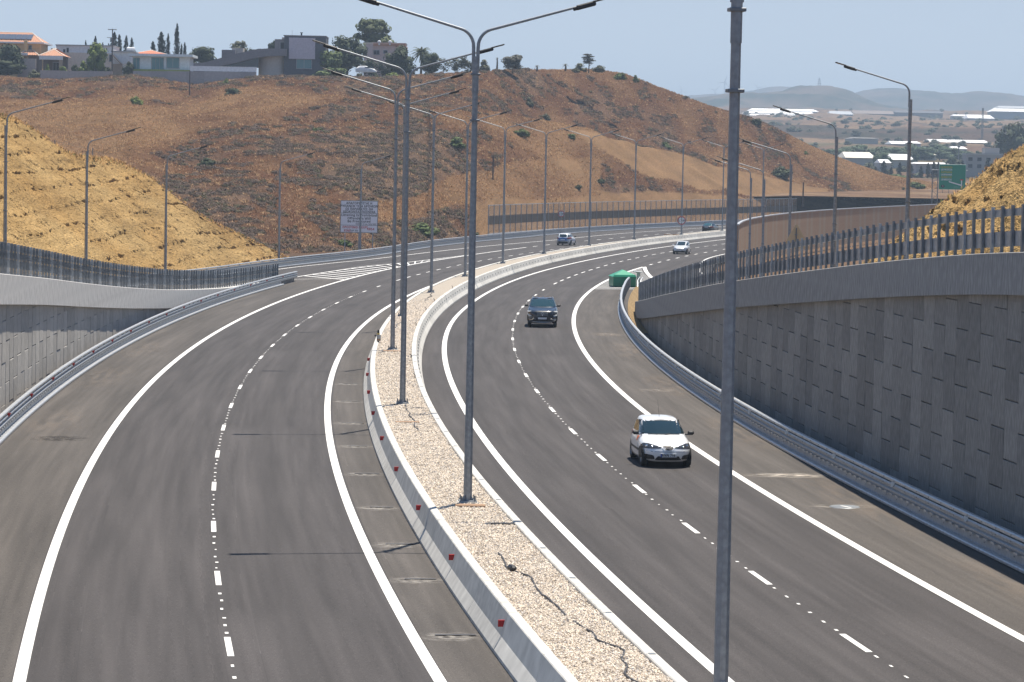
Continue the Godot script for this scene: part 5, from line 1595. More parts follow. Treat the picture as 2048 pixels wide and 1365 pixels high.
	car("white hatchback with blue rear panels driving away on the left carriageway", "car", 183.6, 11.6, true, wb, 7, white, 0.07, 4.2, 0.315, 2.65, 0.75, false, func(t: Node3D, sh: Shell, pane: Callable, glass: Material, _yb: float) -> void:
		var blue := paint("paint_car_blue", Color(0.07, 0.16, 0.38))
		pane.call("tail_panel", -1, [[-0.84, 0.56, 0.88], [0, 0.56, 0.97], [0.84, 0.56, 0.88]], blue, 0.006, 12)
		pane.call("rear_bumper", -1, [[-0.86, 0.25, 0.52], [0, 0.25, 0.50], [0.86, 0.25, 0.52]], mats["plastic_dark"], 0.008, 12)
		pane.call("rear_window", -1, [[-0.74, 1.06, 1.14], [-0.60, 1.04, 1.36], [0, 1.03, 1.38], [0.60, 1.04, 1.36], [0.74, 1.06, 1.14]], glass, 0.008, 12)
		side_glass(pane, glass, 0.70, -0.4, -1.2, -1.7, 1.05, 1.36)
		for sg in [-1.0, 1.0]:
			pane.call("tail_lamp", -1, [[sg * 0.885, 0.84, 1.02], [sg * 0.70, 0.80, 1.00], [sg * 0.50, 0.84, 0.94]], mats["lamp_red"], 0.014, 8)
			pane.call("headlight", 1, [[sg * 0.85, 0.70, 0.82], [sg * 0.5, 0.68, 0.76]], mats["lamp_clear"])
			pane.call("blue_stripe", 2 if sg > 0 else -2, [[1.0, 0.52, 0.76], [-1.2, 0.52, 0.86]], blue, 0.006, 10)
		plate(t, sh, 0.70, false, "", false)
		mirror(t, 0.86, 1.08, 0.74, mats["plastic_dark"]))
	# the dark saloon
	var black := paint("paint_car_black", Color(0.012, 0.016, 0.022))
	var saloon := [[0.18, 2.1, -2.1, 0.74], [0.24, 2.24, -2.24, 0.86], [0.40, 2.30, -2.31, 0.905], [0.60, 2.30, -2.33, 0.91], [0.76, 2.15, -2.32, 0.905], [0.86, 1.75, -2.30, 0.895], [0.94, 1.20, -2.22, 0.875], [0.98, 0.95, -1.95, 0.855], [1.01, 0.86, -1.72, 0.83], [1.15, 0.60, -1.50, 0.77], [1.28, 0.30, -1.25, 0.70], [1.38, 0.05, -1.00, 0.64], [1.42, -0.12, -0.86, 0.58], [1.44, -0.28, -0.7, 0.40]]
	car("dark saloon driving away at the far end of the left carriageway", "car", 274.7, 14.0, true, saloon, 7, black, 0.06, 4.4, 0.32, 2.76, 0.75, false, func(t: Node3D, sh: Shell, pane: Callable, glass: Material, _yb: float) -> void:
		pane.call("rear_window", -1, [[-0.70, 1.02, 1.08], [-0.56, 1.02, 1.34], [0, 1.02, 1.36], [0.56, 1.02, 1.34], [0.70, 1.02, 1.08]], mat("teal_glass", Color(0.03, 0.09, 0.11), 0.06), 0.008, 12)
		side_glass(pane, glass, 0.66, -0.35, -0.8, -1.25, 1.03, 1.32)
		for sg in [-1.0, 1.0]: pane.call("tail_lamp", -1, [[sg * 0.88, 0.72, 0.90], [sg * 0.52, 0.74, 0.88]], mats["lamp_red"], 0.012, 8)
		pane.call("rear_valance", -1, [[-0.8, 0.24, 0.36], [0.8, 0.24, 0.36]], mats["plastic_dark"], 0.008, 8)
		plate(t, sh, 0.80, false, "", false)
		mirror(t, 0.84, 1.05, 0.72, mats["plastic_dark"]))

# ---- houses on the ridge
func window_in(t: Node3D, c: Vector3, w: float, h: float, glass: String, frame: String, panes: int) -> void:
	var mb := MB.new()
	mb.box(c + Vector3(0, 0, 0.03), Vector3(w + 0.12, h + 0.12, 0.06))
	var o := put("window", mb.mesh(mats[frame]), t)
	for i in panes:
		var pw := w / panes
		face_box("pane", o, c + Vector3(-w / 2 + pw * (i + 0.5), 0, 0.065), Vector3(pw - 0.07, h - 0.06, 0.03), mats[glass])
	face_box("sill", o, c + Vector3(0, -h / 2 - 0.08, 0.08), Vector3(w + 0.24, 0.07, 0.16), mats[frame])

func hip_roof(t: Node3D, called: String, x0: float, x1: float, z0: float, z1: float, y: float, h: float, inset: float, m: String) -> void:
	var mb := MB.new()
	var zm := (z0 + z1) / 2
	var a := Vector3(x0, y, z1); var b := Vector3(x1, y, z1); var c := Vector3(x1, y, z0); var d := Vector3(x0, y, z0)
	var r0 := Vector3(x0 + inset, y + h, zm); var r1 := Vector3(x1 - inset, y + h, zm)
	mb.quad(a, b, r1, r0, Vector3(0, 1, 1)); mb.quad(c, d, r0, r1, Vector3(0, 1, -1))
	mb.flat(b, c, r1, Vector3(1, 1, 0)); mb.flat(d, a, r0, Vector3(-1, 1, 0)); mb.quad(a, b, c, d, Vector3.DOWN)
	var o := put(called, mb.mesh(mats[m]), t)
	mb = MB.new()
	var n := int((x1 - x0) / 0.45)
	for i in n:   # rows of tiles standing proud of the slope
		var x := lerpf(x0 + 0.2, x1 - 0.2, (i + 0.5) / n)
		var f := clampf(minf((x - x0) / maxf(inset, 0.01), (x1 - x) / maxf(inset, 0.01)), 0, 1)
		if f > 0.08: mb.tube([Vector3(x, y + 0.02, z1), Vector3(x, y + h * f + 0.02, lerpf(z1, zm, f))], [0.09, 0.09], 5)
	put("tile_row", mb.mesh(mats[m]), o).set_meta("kind", "stuff")
	mb = MB.new()
	mb.tube([a, r0, r1, b], [0.12], 6)
	put("ridge_tile", mb.mesh(mats["house_cream"]), o)

func solar_panels(t: Node3D, x0: float, x1: float, y0: float, y1: float) -> void:
	for j in 2:
		for i in 9:
			var c := Vector3(lerpf(x0, x1, (i + 0.5) / 9), lerpf(y0, y1, (j + 0.5) / 2) + 0.15, lerpf(0.0, -2.8, (j + 0.5) / 2) - 0.5)
			face_box("solar_panel", t, c, Vector3((x1 - x0) / 9 - 0.06, 0.05, 1.6), mats["solar"], 0.0, Basis(Vector3.RIGHT, 0.36))

func tank(t: Node3D, c: Vector3, r: float, w: float) -> void:
	var mb := MB.new()
	mb.lathe([Vector2(0, -w / 2), Vector2(r * 0.8, -w / 2 + 0.05), Vector2(r, -w / 2 + 0.2), Vector2(r, w / 2 - 0.2), Vector2(r * 0.8, w / 2 - 0.05), Vector2(0, w / 2)], Transform3D(Basis.IDENTITY, c), 16)
	put("water_tank", mb.mesh(mats["house_white"]), t)

func ball_tank(t: Node3D, c: Vector3, r: float) -> void:
	var mb := MB.new()
	var pr := []
	for k in 9: pr.append(Vector2(r * sin(PI * k / 8), -r * cos(PI * k / 8)))
	mb.lathe(pr, Transform3D(Basis(Vector3.BACK, PI / 2), c), 16)
	mb.box(c + Vector3(0, -r - 0.1, 0), Vector3(r, 0.3, r))
	put("water_tank", mb.mesh(mats["house_white"]), t)

func slab_outline(t: Node3D, called: String, poly: PackedVector2Array, z: float, depth: float, m: String) -> void:
	var mb := MB.new()
	mb.prism(poly, Transform3D(Basis.IDENTITY, Vector3(0, 0, z)), depth)
	put(called, mb.mesh(mats[m]), t)

func curved_wall(t: Node3D, c: Vector3, r: float, h: float, m: String) -> void:
	var mb := MB.new()
	for k in 16:
		var a := PI * k / 16; var b := PI * (k + 1) / 16
		var da := Vector3(cos(a), 0, sin(a)); var db := Vector3(cos(b), 0, sin(b))
		mb.tri(c + da * r, c + db * r, c + db * r + UP * h, da, db, db)
		mb.tri(c + da * r, c + db * r + UP * h, c + da * r + UP * h, da, db, da)
	put("curved_wall", mb.mesh(mats[m]), t)

func far_car(t: Node3D) -> void:
	var sh := Shell.new()
	sh.rings = [[0.2, 2.0, -2.0, 0.8], [0.5, 2.1, -2.1, 0.88], [0.9, 1.6, -2.05, 0.86], [1.0, 1.0, -1.9, 0.8], [1.35, 0.3, -1.5, 0.66], [1.45, 0.0, -1.2, 0.5]]
	var mb := MB.new()
	sh.body(mb, 0, 5, true, true)
	put("body", mb.mesh(mats["house_white"]), t, Transform3D(Basis(UP, PI / 2), Vector3(0, 0, 0)))
	mb = MB.new()
	sh.patch(mb, 2, [[0.6, 1.0, 1.25], [-1.4, 1.0, 1.28]], 0.01)
	sh.patch(mb, 2, [[0.6, 1.0, 1.25], [-1.4, 1.0, 1.28]], 0.012)
	put("side_window", mb.mesh(mats["car_glass"]), t, Transform3D(Basis(UP, -PI / 2), Vector3(0, 0, 0)))

func utility_pole(label: String, at: Vector3, h: float, arms: int) -> void:
	var t := thing("utility_pole", label, "pole", at)
	var mb := MB.new()
	mb.tube([Vector3.ZERO, Vector3(0.02, h, 0)], [0.15, 0.10], 8)
	put("shaft", mb.mesh(mats["pole_wood"]), t)
	if arms:
		face_box("crossarm", t, Vector3(0, h - 0.15, 0.12), Vector3(1.7, 0.14, 0.12), mats["pole_wood"])
		face_box("crossarm", t, Vector3(-0.45, h - 1.7, 0.12), Vector3(1.2, 0.10, 0.1), mats["steel_dark"])
		for x in [-0.75, 0.0, 0.75]:
			mb = MB.new()
			mb.tube([Vector3(x, h - 0.1, 0.12), Vector3(x, h + 0.15, 0.12)], [0.05, 0.03], 6)
			put("insulator", mb.mesh(mats["house_white"]), t)
		mb = MB.new()
		mb.tube([Vector3(-0.28, h - 2.6, 0.1), Vector3(-0.28, h - 1.8, 0.1)], [0.16, 0.16], 8)
		put("transformer", mb.mesh(mats["steel_dark"]), t)

func build_houses() -> void:
	for q in [["house_yellow", 0.52, 0.37, 0.19], ["house_white", 0.66, 0.66, 0.66], ["house_white2", 0.60, 0.66, 0.68], ["house_cream", 0.60, 0.52, 0.43], ["house_pink", 0.38, 0.32, 0.29], ["house_pink2", 0.56, 0.44, 0.40], ["house_tan", 0.36, 0.28, 0.21], ["house_brown", 0.13, 0.10, 0.085], ["house_frame", 0.30, 0.30, 0.31], ["house_dark", 0.03, 0.03, 0.035],
		["garden_wall", 0.36, 0.325, 0.31], ["garden_wall2", 0.32, 0.285, 0.27], ["villa_roof", 0.185, 0.17, 0.175], ["villa_dark", 0.075, 0.078, 0.095], ["villa_pale", 0.42, 0.38, 0.34], ["villa_screen", 0.46, 0.42, 0.46], ["lawn", 0.22, 0.26, 0.06], ["roof_tile", 0.42, 0.215, 0.13], ["roof_red", 0.50, 0.16, 0.085], ["pole_wood", 0.085, 0.065, 0.055]]:
		tmat(q[0], Color(minf(q[1] * 1.3, 0.86), minf(q[2] * 1.3, 0.86), minf(q[3] * 1.3, 0.86)), 0.85, texs["n1b"], 9.0)
	mat("house_glass", Color(0.03, 0.035, 0.04), 0.15)
	mat("house_teal", Color(0.06, 0.19, 0.21), 0.12)
	mat("villa_glass", Color(0.012, 0.016, 0.03), 0.12)
	mat("solar", Color(0.10, 0.115, 0.15), 0.18, 0.2)
	var t: Node3D
	t = thing("house", "yellow two-storey house with a tiled roof and solar panels", "house", Vector3(-101.11, 26.02, -575))
	face_box("wall", t, Vector3(-2.04, 1.77, -4.5), Vector3(14.15, 9.67, 9), mats["house_yellow"])
	hip_roof(t, "roof", -10.62, 5.78, -10.1, 0.9, 6.41, 2.26, 3.2, "roof_tile")
	face_box("eave", t, Vector3(-2.42, 6.47, -4.6), Vector3(16.47, 0.3, 11.1), mats["house_white"])
	solar_panels(t, -7.11, 3.15, 7.07, 8.12)
	face_box("chimney", t, Vector3(2.22, 5.46, 0.55), Vector3(0.71, 2.83, 0.9), mats["house_yellow"])
	window_in(t, Vector3(2.97, 5.37, 0), 0.61, 1.21, "house_glass", "house_frame", 1)
	window_in(t, Vector3(-1.65, 5.23, 0), 1.21, 1.11, "house_glass", "house_frame", 2)
	hip_roof(t, "porch_roof", 0.77, 5.2, -2, 3, 3.93, 1.04, 1.5, "roof_tile")
	face_box("porch_fascia", t, Vector3(1.98, 4.1, 2.85), Vector3(2.02, 0.51, 0.3), mats["house_white"])
	face_box("porch_wall", t, Vector3(4.11, 0.99, 0.9), Vector3(2.22, 6.23, 3), mats["house_brown"])
	t = thing("house", "low tiled porch house with a white fascia and a dark verandah", "house", Vector3(-92.43, 26.75, -568))
	hip_roof(t, "roof", -2.71, 2.56, -6.8, 1.2, 2.92, 1.63, 3, "roof_tile")
	face_box("fascia", t, Vector3(-0.17, 2.57, 1.1), Vector3(4.69, 0.8, 0.3), mats["house_white"])
	face_box("back_wall", t, Vector3(-0.16, -0.02, -4.6), Vector3(4.69, 6, 2), mats["house_brown"])
	face_box("pier", t, Vector3(1.68, -0.33, 0.5), Vector3(0.6, 5.3, 1), mats["house_tan"])
	face_box("pier", t, Vector3(-2.3, -0.4, 0.6), Vector3(0.4, 5.3, 0.8), mats["house_brown"])
	window_in(t, Vector3(0.09, 0.94, -3.6), 1.2, 1.7, "house_dark", "house_frame", 2)
	face_box("side_wall", t, Vector3(-4.88, -0.8, 1.5), Vector3(3.59, 6.19, 0.6), mats["house_pink"])
	t = thing("house", "flat-roofed white block house behind the green tree", "house", Vector3(-89.06, 28.81, -585))
	face_box("upper_wall", t, Vector3(0.38, 3.02, -4.5), Vector3(11.72, 1.54, 9), mats["house_white"])
	face_box("lower_wall", t, Vector3(0.81, -1.37, -4.1), Vector3(11.72, 7.29, 9), mats["house_cream"])
	face_box("roof_edge", t, Vector3(0.37, 3.78, -4.5), Vector3(11.93, 0.21, 9.4), mats["house_frame"])
	window_in(t, Vector3(-3.81, 2.53, 0.02), 0.41, 0.72, "house_dark", "house_frame", 1)
	window_in(t, Vector3(-3.1, 2.69, 0.02), 0.41, 1.03, "house_dark", "house_frame", 1)
	window_in(t, Vector3(5.77, 1.28, 0.42), 0.51, 1.34, "house_dark", "house_frame", 1)
	t = thing("house", "white house with an outside stair and a water tank on its roof", "house", Vector3(-79.26, 27.34, -572))
	face_box("wall", t, Vector3(0.02, 2.39, -3), Vector3(3.92, 2.41, 6), mats["house_white"])
	face_box("base_wall", t, Vector3(-0.9, -1.22, -2.9), Vector3(2.01, 4.81, 6), mats["house_tan"])
	face_box("roof_slab", t, Vector3(0.16, 3.67, -3.1), Vector3(4.63, 0.25, 7), mats["house_frame"])
	face_box("base_wall", t, Vector3(1, -1.08, -3.2), Vector3(2.01, 5.01, 6), mats["house_white"])
	face_box("step", t, Vector3(-1.66, 2.88, 0.68), Vector3(0.24, 0.16, 1.25), mats["house_tan"])
	face_box("step", t, Vector3(-1.46, 2.68, 0.68), Vector3(0.24, 0.16, 1.25), mats["house_tan"])
	face_box("step", t, Vector3(-1.26, 2.47, 0.68), Vector3(0.24, 0.16, 1.25), mats["house_tan"])
	face_box("step", t, Vector3(-1.06, 2.26, 0.68), Vector3(0.24, 0.16, 1.25), mats["house_tan"])
	face_box("step", t, Vector3(-0.85, 2.06, 0.68), Vector3(0.24, 0.16, 1.25), mats["house_tan"])
	face_box("step", t, Vector3(-0.65, 1.85, 0.68), Vector3(0.24, 0.16, 1.25), mats["house_tan"])
	face_box("step", t, Vector3(-0.45, 1.65, 0.68), Vector3(0.24, 0.16, 1.25), mats["house_tan"])
	face_box("step", t, Vector3(-0.25, 1.44, 0.68), Vector3(0.24, 0.16, 1.25), mats["house_tan"])
	face_box("step", t, Vector3(-0.04, 1.24, 0.68), Vector3(0.24, 0.16, 1.25), mats["house_tan"])
	tank(t, Vector3(1.56, 4.17, -1.5), 0.45, 1.7)
	face_box("tank_stand", t, Vector3(1.61, 3.9, -1.6), Vector3(1.91, 0.15, 1.2), mats["house_frame"])
	t = thing("villa", "long white bungalow with blue-green glass doors and a flat roof", "house", Vector3(-70.1, 27.08, -562))
	face_box("wall", t, Vector3(-0.06, 0.32, -3.5), Vector3(11.16, 4.77, 7), mats["house_white2"])
	face_box("roof_slab", t, Vector3(-0.03, 2.94, -3.4), Vector3(12.64, 0.49, 9), mats["house_white2"])
	window_in(t, Vector3(-4.89, 1.21, 0.02), 1.28, 2.22, "house_teal", "house_frame", 2)
	window_in(t, Vector3(-0.7, 1.21, 0.02), 2.37, 2.47, "house_teal", "house_frame", 3)
	window_in(t, Vector3(2.3, 1.51, 0.02), 2.47, 1.98, "house_teal", "house_frame", 2)
	face_box("planter", t, Vector3(-0.1, -0.08, 0.7), Vector3(11.66, 0.45, 1), mats["lawn"])
	t = thing("house", "red tiled roof of a house showing above the white bungalow", "house", Vector3(-75.89, 30.89, -590))
	face_box("wall", t, Vector3(0, -1.55, -3.5), Vector3(6.22, 4.14, 7), mats["house_white"])
	hip_roof(t, "roof", -3.93, 3.51, -7.9, 0.6, 0.34, 0.95, 4, "roof_red")
	t = thing("garden_wall", "grey concrete retaining wall below the white bungalow", "wall", Vector3(-63, 24.23, -557))
	face_box("wall_panel", t, Vector3(-10.31, 0.38, -0.25), Vector3(3.43, 4.2, 0.5), mats["garden_wall"])
	face_box("wall_panel", t, Vector3(-6.88, 0.2, -0.27), Vector3(3.41, 4.67, 0.5), mats["garden_wall2"])
	face_box("wall_panel", t, Vector3(-3.37, 0.2, -0.25), Vector3(3.6, 4.74, 0.5), mats["garden_wall"])
	face_box("wall_panel", t, Vector3(0.19, 0.2, -0.27), Vector3(3.51, 4.81, 0.5), mats["garden_wall2"])
	face_box("wall_panel", t, Vector3(3.7, 0.26, -0.25), Vector3(3.51, 4.78, 0.5), mats["garden_wall"])
	face_box("wall_panel", t, Vector3(7.21, 0.31, -0.27), Vector3(3.51, 4.76, 0.5), mats["garden_wall"])
	face_box("wall_panel", t, Vector3(10.53, 0.42, -0.25), Vector3(3.11, 4.64, 0.5), mats["garden_wall2"])
	face_box("parapet", t, Vector3(5.62, 3.22, -0.75), Vector3(12.92, 0.98, 0.3), mats["house_white"])
	t = thing("garden_wall", "pinkish garden wall below the tiled porch house", "wall", Vector3(-86.7, 25.13, -560))
	face_box("wall_panel", t, Vector3(-5.01, -0.46, -0.2), Vector3(3.74, 3.87, 0.4), mats["house_pink"])
	face_box("wall_panel", t, Vector3(-1.07, -0.43, -0.22), Vector3(4.11, 3.77, 0.4), mats["house_pink"])
	face_box("wall_panel", t, Vector3(4.12, -0.36, -0.2), Vector3(6.28, 3.72, 0.4), mats["house_pink"])
	t = thing("villa", "modern dark villa with a long sloping grey roof and a pale square panel", "villa", Vector3(-49.77, 28.2, -575))
	slab_outline(t, "sloping_roof", PackedVector2Array([Vector2(-16.52, 0.09), Vector2(-12.1, 1.27), Vector2(-7.09, 2.77), Vector2(-2.57, 3.86), Vector2(-0.06, 4.06), Vector2(3.37, 4.02), Vector2(3.39, 2.67), Vector2(-0.03, 2.51), Vector2(-2.55, 2.16), Vector2(-7.06, 0.97), Vector2(-10.07, 0.31)]), 1.6, 9.0, "villa_roof")
	slab_outline(t, "glazing", PackedVector2Array([Vector2(-11.08, 0.14), Vector2(-7.07, 1.27), Vector2(-2.35, 2.31), Vector2(-2.32, 0.16), Vector2(-11.08, -0.01)]), 0.2, 0.3, "villa_glass")
	face_box("low_wall", t, Vector3(-12.69, -0.69, 0.3), Vector3(6.27, 3.31, 0.4), mats["villa_roof"])
	curved_wall(t, Vector3(0.47, -1.99, -3.2), 3.1, 4.61, "villa_pale")
	face_box("tower", t, Vector3(6.95, 2.47, -4), Vector3(8.39, 8.72, 8), mats["villa_dark"])
	face_box("screen_panel", t, Vector3(6.38, 4.23, 0.18), Vector3(5.26, 4.25, 0.33), mats["villa_screen"])
	face_box("roof_edge", t, Vector3(6.9, 6.75, -4), Vector3(8.59, 0.2, 8.2), mats["villa_roof"])
	window_in(t, Vector3(6.83, 1.11, 0.02), 3.03, 1.77, "house_teal", "house_frame", 2)
	face_box("annexe", t, Vector3(1.79, 4.95, -4), Vector3(2.12, 2.22, 5), mats["villa_roof"])
	window_in(t, Vector3(2.25, 4.75, -1.48), 0.81, 1.42, "house_dark", "house_frame", 1)
	face_box("annexe", t, Vector3(2.48, 6.16, -4), Vector3(0.71, 0.61, 4), mats["villa_pale"])
	face_box("chimney", t, Vector3(5.99, 7.13, -3.15), Vector3(0.3, 0.81, 0.3), mats["house_dark"])
	face_box("chimney_cap", t, Vector3(5.98, 7.52, -3.15), Vector3(0.51, 0.13, 0.5), mats["house_dark"])
	face_box("aerial", t, Vector3(4.09, 7.34, -3.03), Vector3(0.05, 1.31, 0.06), mats["house_frame"])
	t = thing("house", "grey block house behind the sloping roof of the modern villa", "house", Vector3(-60.89, 30.93, -600))
	face_box("wall", t, Vector3(0.15, -0.92, -3.5), Vector3(2.85, 5.64, 7), mats["villa_roof"])
	face_box("wall", t, Vector3(1.88, -0.65, -5), Vector3(2.32, 6.11, 7), mats["villa_pale"])
	t = thing("house", "pink house with two round water tanks on its roof", "house", Vector3(-28.34, 31.77, -600))
	face_box("wall", t, Vector3(0.77, -0.89, -4), Vector3(8.33, 7.06, 8), mats["house_pink2"])
	face_box("roof_edge", t, Vector3(0.43, 2.78, -3.85), Vector3(8.54, 0.53, 8.5), mats["roof_tile"])
	face_box("roof_slab", t, Vector3(1.21, 3.08, -4), Vector3(7.38, 0.26, 7), mats["house_frame"])
	face_box("side_tower", t, Vector3(-2.96, -0.7, -0.6), Vector3(1.9, 7.59, 3), mats["house_pink2"])
	face_box("parapet", t, Vector3(-3.2, 2.97, -0.6), Vector3(1.9, 0.32, 3.2), mats["house_cream"])
	window_in(t, Vector3(-1.28, 1.13, 0.02), 1.16, 0.84, "house_dark", "house_frame", 2)
	window_in(t, Vector3(0.58, 1.29, 0.02), 0.79, 0.58, "house_dark", "house_frame", 1)
	ball_tank(t, Vector3(-0.74, 3.28, 0.3), 0.38)
	ball_tank(t, Vector3(1.52, 3.32, 0.3), 0.38)
	t = thing("parked_car", "white roof of a car parked between the hedges below the pink house", "car", Vector3(-29.64, 27.2, -560))
	far_car(t)
	utility_pole("tall wooden utility pole with crossarms before the white houses", Vector3(-80.06, 25.07, -564), 10.04, 1)
	utility_pole("thin pole standing on the slope below the garden wall", Vector3(-59.64, 18.97, -520), 6.81, 0)
	utility_pole("short dark pole standing in the straw strip beyond the road", Vector3(-3.37, 4.35, -430), 6.8, 0)
	utility_pole("short dark twin pole behind the far barrier", Vector3(47.57, 3.78, -470), 4.05, 0)

# ---- trees and bushes
func crown_mesh(kind: String, sd: int) -> ArrayMesh:   # about one unit wide and high, standing on y = 0
	var r := RandomNumberGenerator.new()
	r.seed = sd
	var mb := MB.new()
	mb.colored = true
	var clumps := []
	var leaf := 0.04
	var per := 70
	match kind:
		"cypress":
			for i in 26:
				var y := 0.04 + 0.93 * i / 25.0
				var rad := 0.34 * pow(sin(PI * clampf(0.12 + 0.88 * (1 - y), 0, 1) * 0.56), 0.8) * (1.0 if y < 0.9 else 0.7)
				var a := r.randf() * TAU
				clumps.append([Vector3(cos(a) * rad * 0.28, y, sin(a) * rad * 0.28), Vector3(rad * 1.15, 0.075, rad * 1.15)])
			leaf = 0.10
			per = 34
		"round_pine":
			for i in 34:
				var a := r.randf() * TAU
				var y := r.randf_range(0.28, 0.93)
				var rad := 0.42 * sqrt(maxf(0.0, 1.0 - pow((y - 0.5) / 0.52, 2))) * r.randf_range(0.35, 1.0)
				var s := r.randf_range(0.10, 0.16)
				clumps.append([Vector3(cos(a) * rad, y, sin(a) * rad), Vector3(s * 1.3, s, s * 1.3)])
			per = 80
			leaf = 0.05
		"umbrella":
			for q in [[0.0, 0.92, 0.24], [-0.16, 0.80, 0.2], [0.18, 0.76, 0.22], [0.0, 0.66, 0.3], [-0.22, 0.55, 0.22], [0.2, 0.52, 0.2], [0.0, 0.42, 0.22]]:
				clumps.append([Vector3(q[0], q[1], r.randf_range(-0.1, 0.1)), Vector3(q[2], 0.05, q[2])])
			per = 90
			leaf = 0.05
		"bush":
			for i in 16:
				var a := r.randf() * TAU
				var rad := r.randf_range(0.0, 0.34)
				var s := r.randf_range(0.13, 0.22)
				clumps.append([Vector3(cos(a) * rad, r.randf_range(0.12, 0.80 - rad * 1.3), sin(a) * rad), Vector3(s, s * 1.15, s)])
			per = 80
			leaf = 0.055
		"hedge":
			for i in 26:
				clumps.append([Vector3(r.randf_range(-0.46, 0.46), r.randf_range(0.15, 0.72) + 0.12 * sin(i * 2.1), r.randf_range(-0.12, 0.12)), Vector3(0.12, 0.24, 0.14) * r.randf_range(0.7, 1.2)])
			per = 60
		_:
			for i in 22:
				var a := r.randf() * TAU
				var y := r.randf_range(0.22, 0.88)
				var rad := 0.38 * sqrt(maxf(0.0, 1.0 - pow((y - 0.52) / 0.48, 2))) * r.randf_range(0.3, 1.0)
				var s := r.randf_range(0.14, 0.22)
				clumps.append([Vector3(cos(a) * rad, y, sin(a) * rad), Vector3(s * 1.15, s, s * 1.15)])
			per = 120
			leaf = 0.05
	for c in clumps:
		var tone := r.randf_range(0.72, 1.25)
		for k in per:
			var d := Vector3(r.randfn(), r.randfn(), r.randfn()).normalized()
			var p: Vector3 = c[0] + d * c[1] * pow(r.randf(), 0.35)
			p.y = maxf(p.y, 0.0)
			var ax := Vector3(r.randfn(), r.randfn(), r.randfn()).normalized()
			var u := d.cross(ax).normalized() * leaf * r.randf_range(0.6, 1.3)
			var w := (d.cross(u).normalized() + d * 0.4) * leaf * r.randf_range(0.4, 0.9)
			if kind == "cypress": w = w * Vector3(0.7, 0.35, 0.7); u = u * Vector3(0.8, 0.35, 0.8)
			var nn := (d + UP * 0.35).normalized()
			var v := tone * r.randf_range(0.7, 1.3)
			mb.tint = Color(v, v, v)
			mb.tri(p - u, p + w, p + u, nn, nn, nn)
			mb.tri(p - u, p + u, p - w * 0.8, nn, nn, nn)
	return mb.mesh(null)

func palm(t: Node3D, h: float, w: float, ragged: bool) -> void:
	var mb := MB.new()
	mb.tube([Vector3.ZERO, Vector3(0.05, h * 0.5, 0), Vector3(0, h * 0.72, 0)], [0.28, 0.2, 0.24] if not ragged else [0.25, 0.16, 0.14], 8)
	put("trunk", mb.mesh(mats["bark"]), t)
	var r := RandomNumberGenerator.new()
	r.seed = int(h * 100)
	var n := 44 if not ragged else 13
	for i in n:
		var a := TAU * i * 0.618
		var lift := lerpf(1.25, -0.5, float(i) / n)
		var ln := w * 0.52 * r.randf_range(0.8, 1.1)
		var d := Vector3(cos(a), 0, sin(a))
		var side := Vector3(-sin(a), 0, cos(a))
		var fm := MB.new()
		var prev := Vector3(0, h * 0.72, 0)
		for k in 6:
			var f := (k + 1) / 6.0
			var p := Vector3(0, h * 0.72, 0) + d * ln * f * cos(lift * 0.8) + UP * (ln * (sin(lift) * f - 0.55 * f * f))
			var wd := ln * 0.12 * (1.0 - 0.7 * f)
			fm.quad(prev, p, p + side * wd - UP * wd * 0.7, prev + side * wd - UP * wd * 0.7, UP)
			fm.quad(prev, p, p - side * wd - UP * wd * 0.7, prev - side * wd - UP * wd * 0.7, UP)
			prev = p
		put("frond", fm.mesh(mats["leaf_palm"] if not ragged else mats["leaf_gray"]), t)

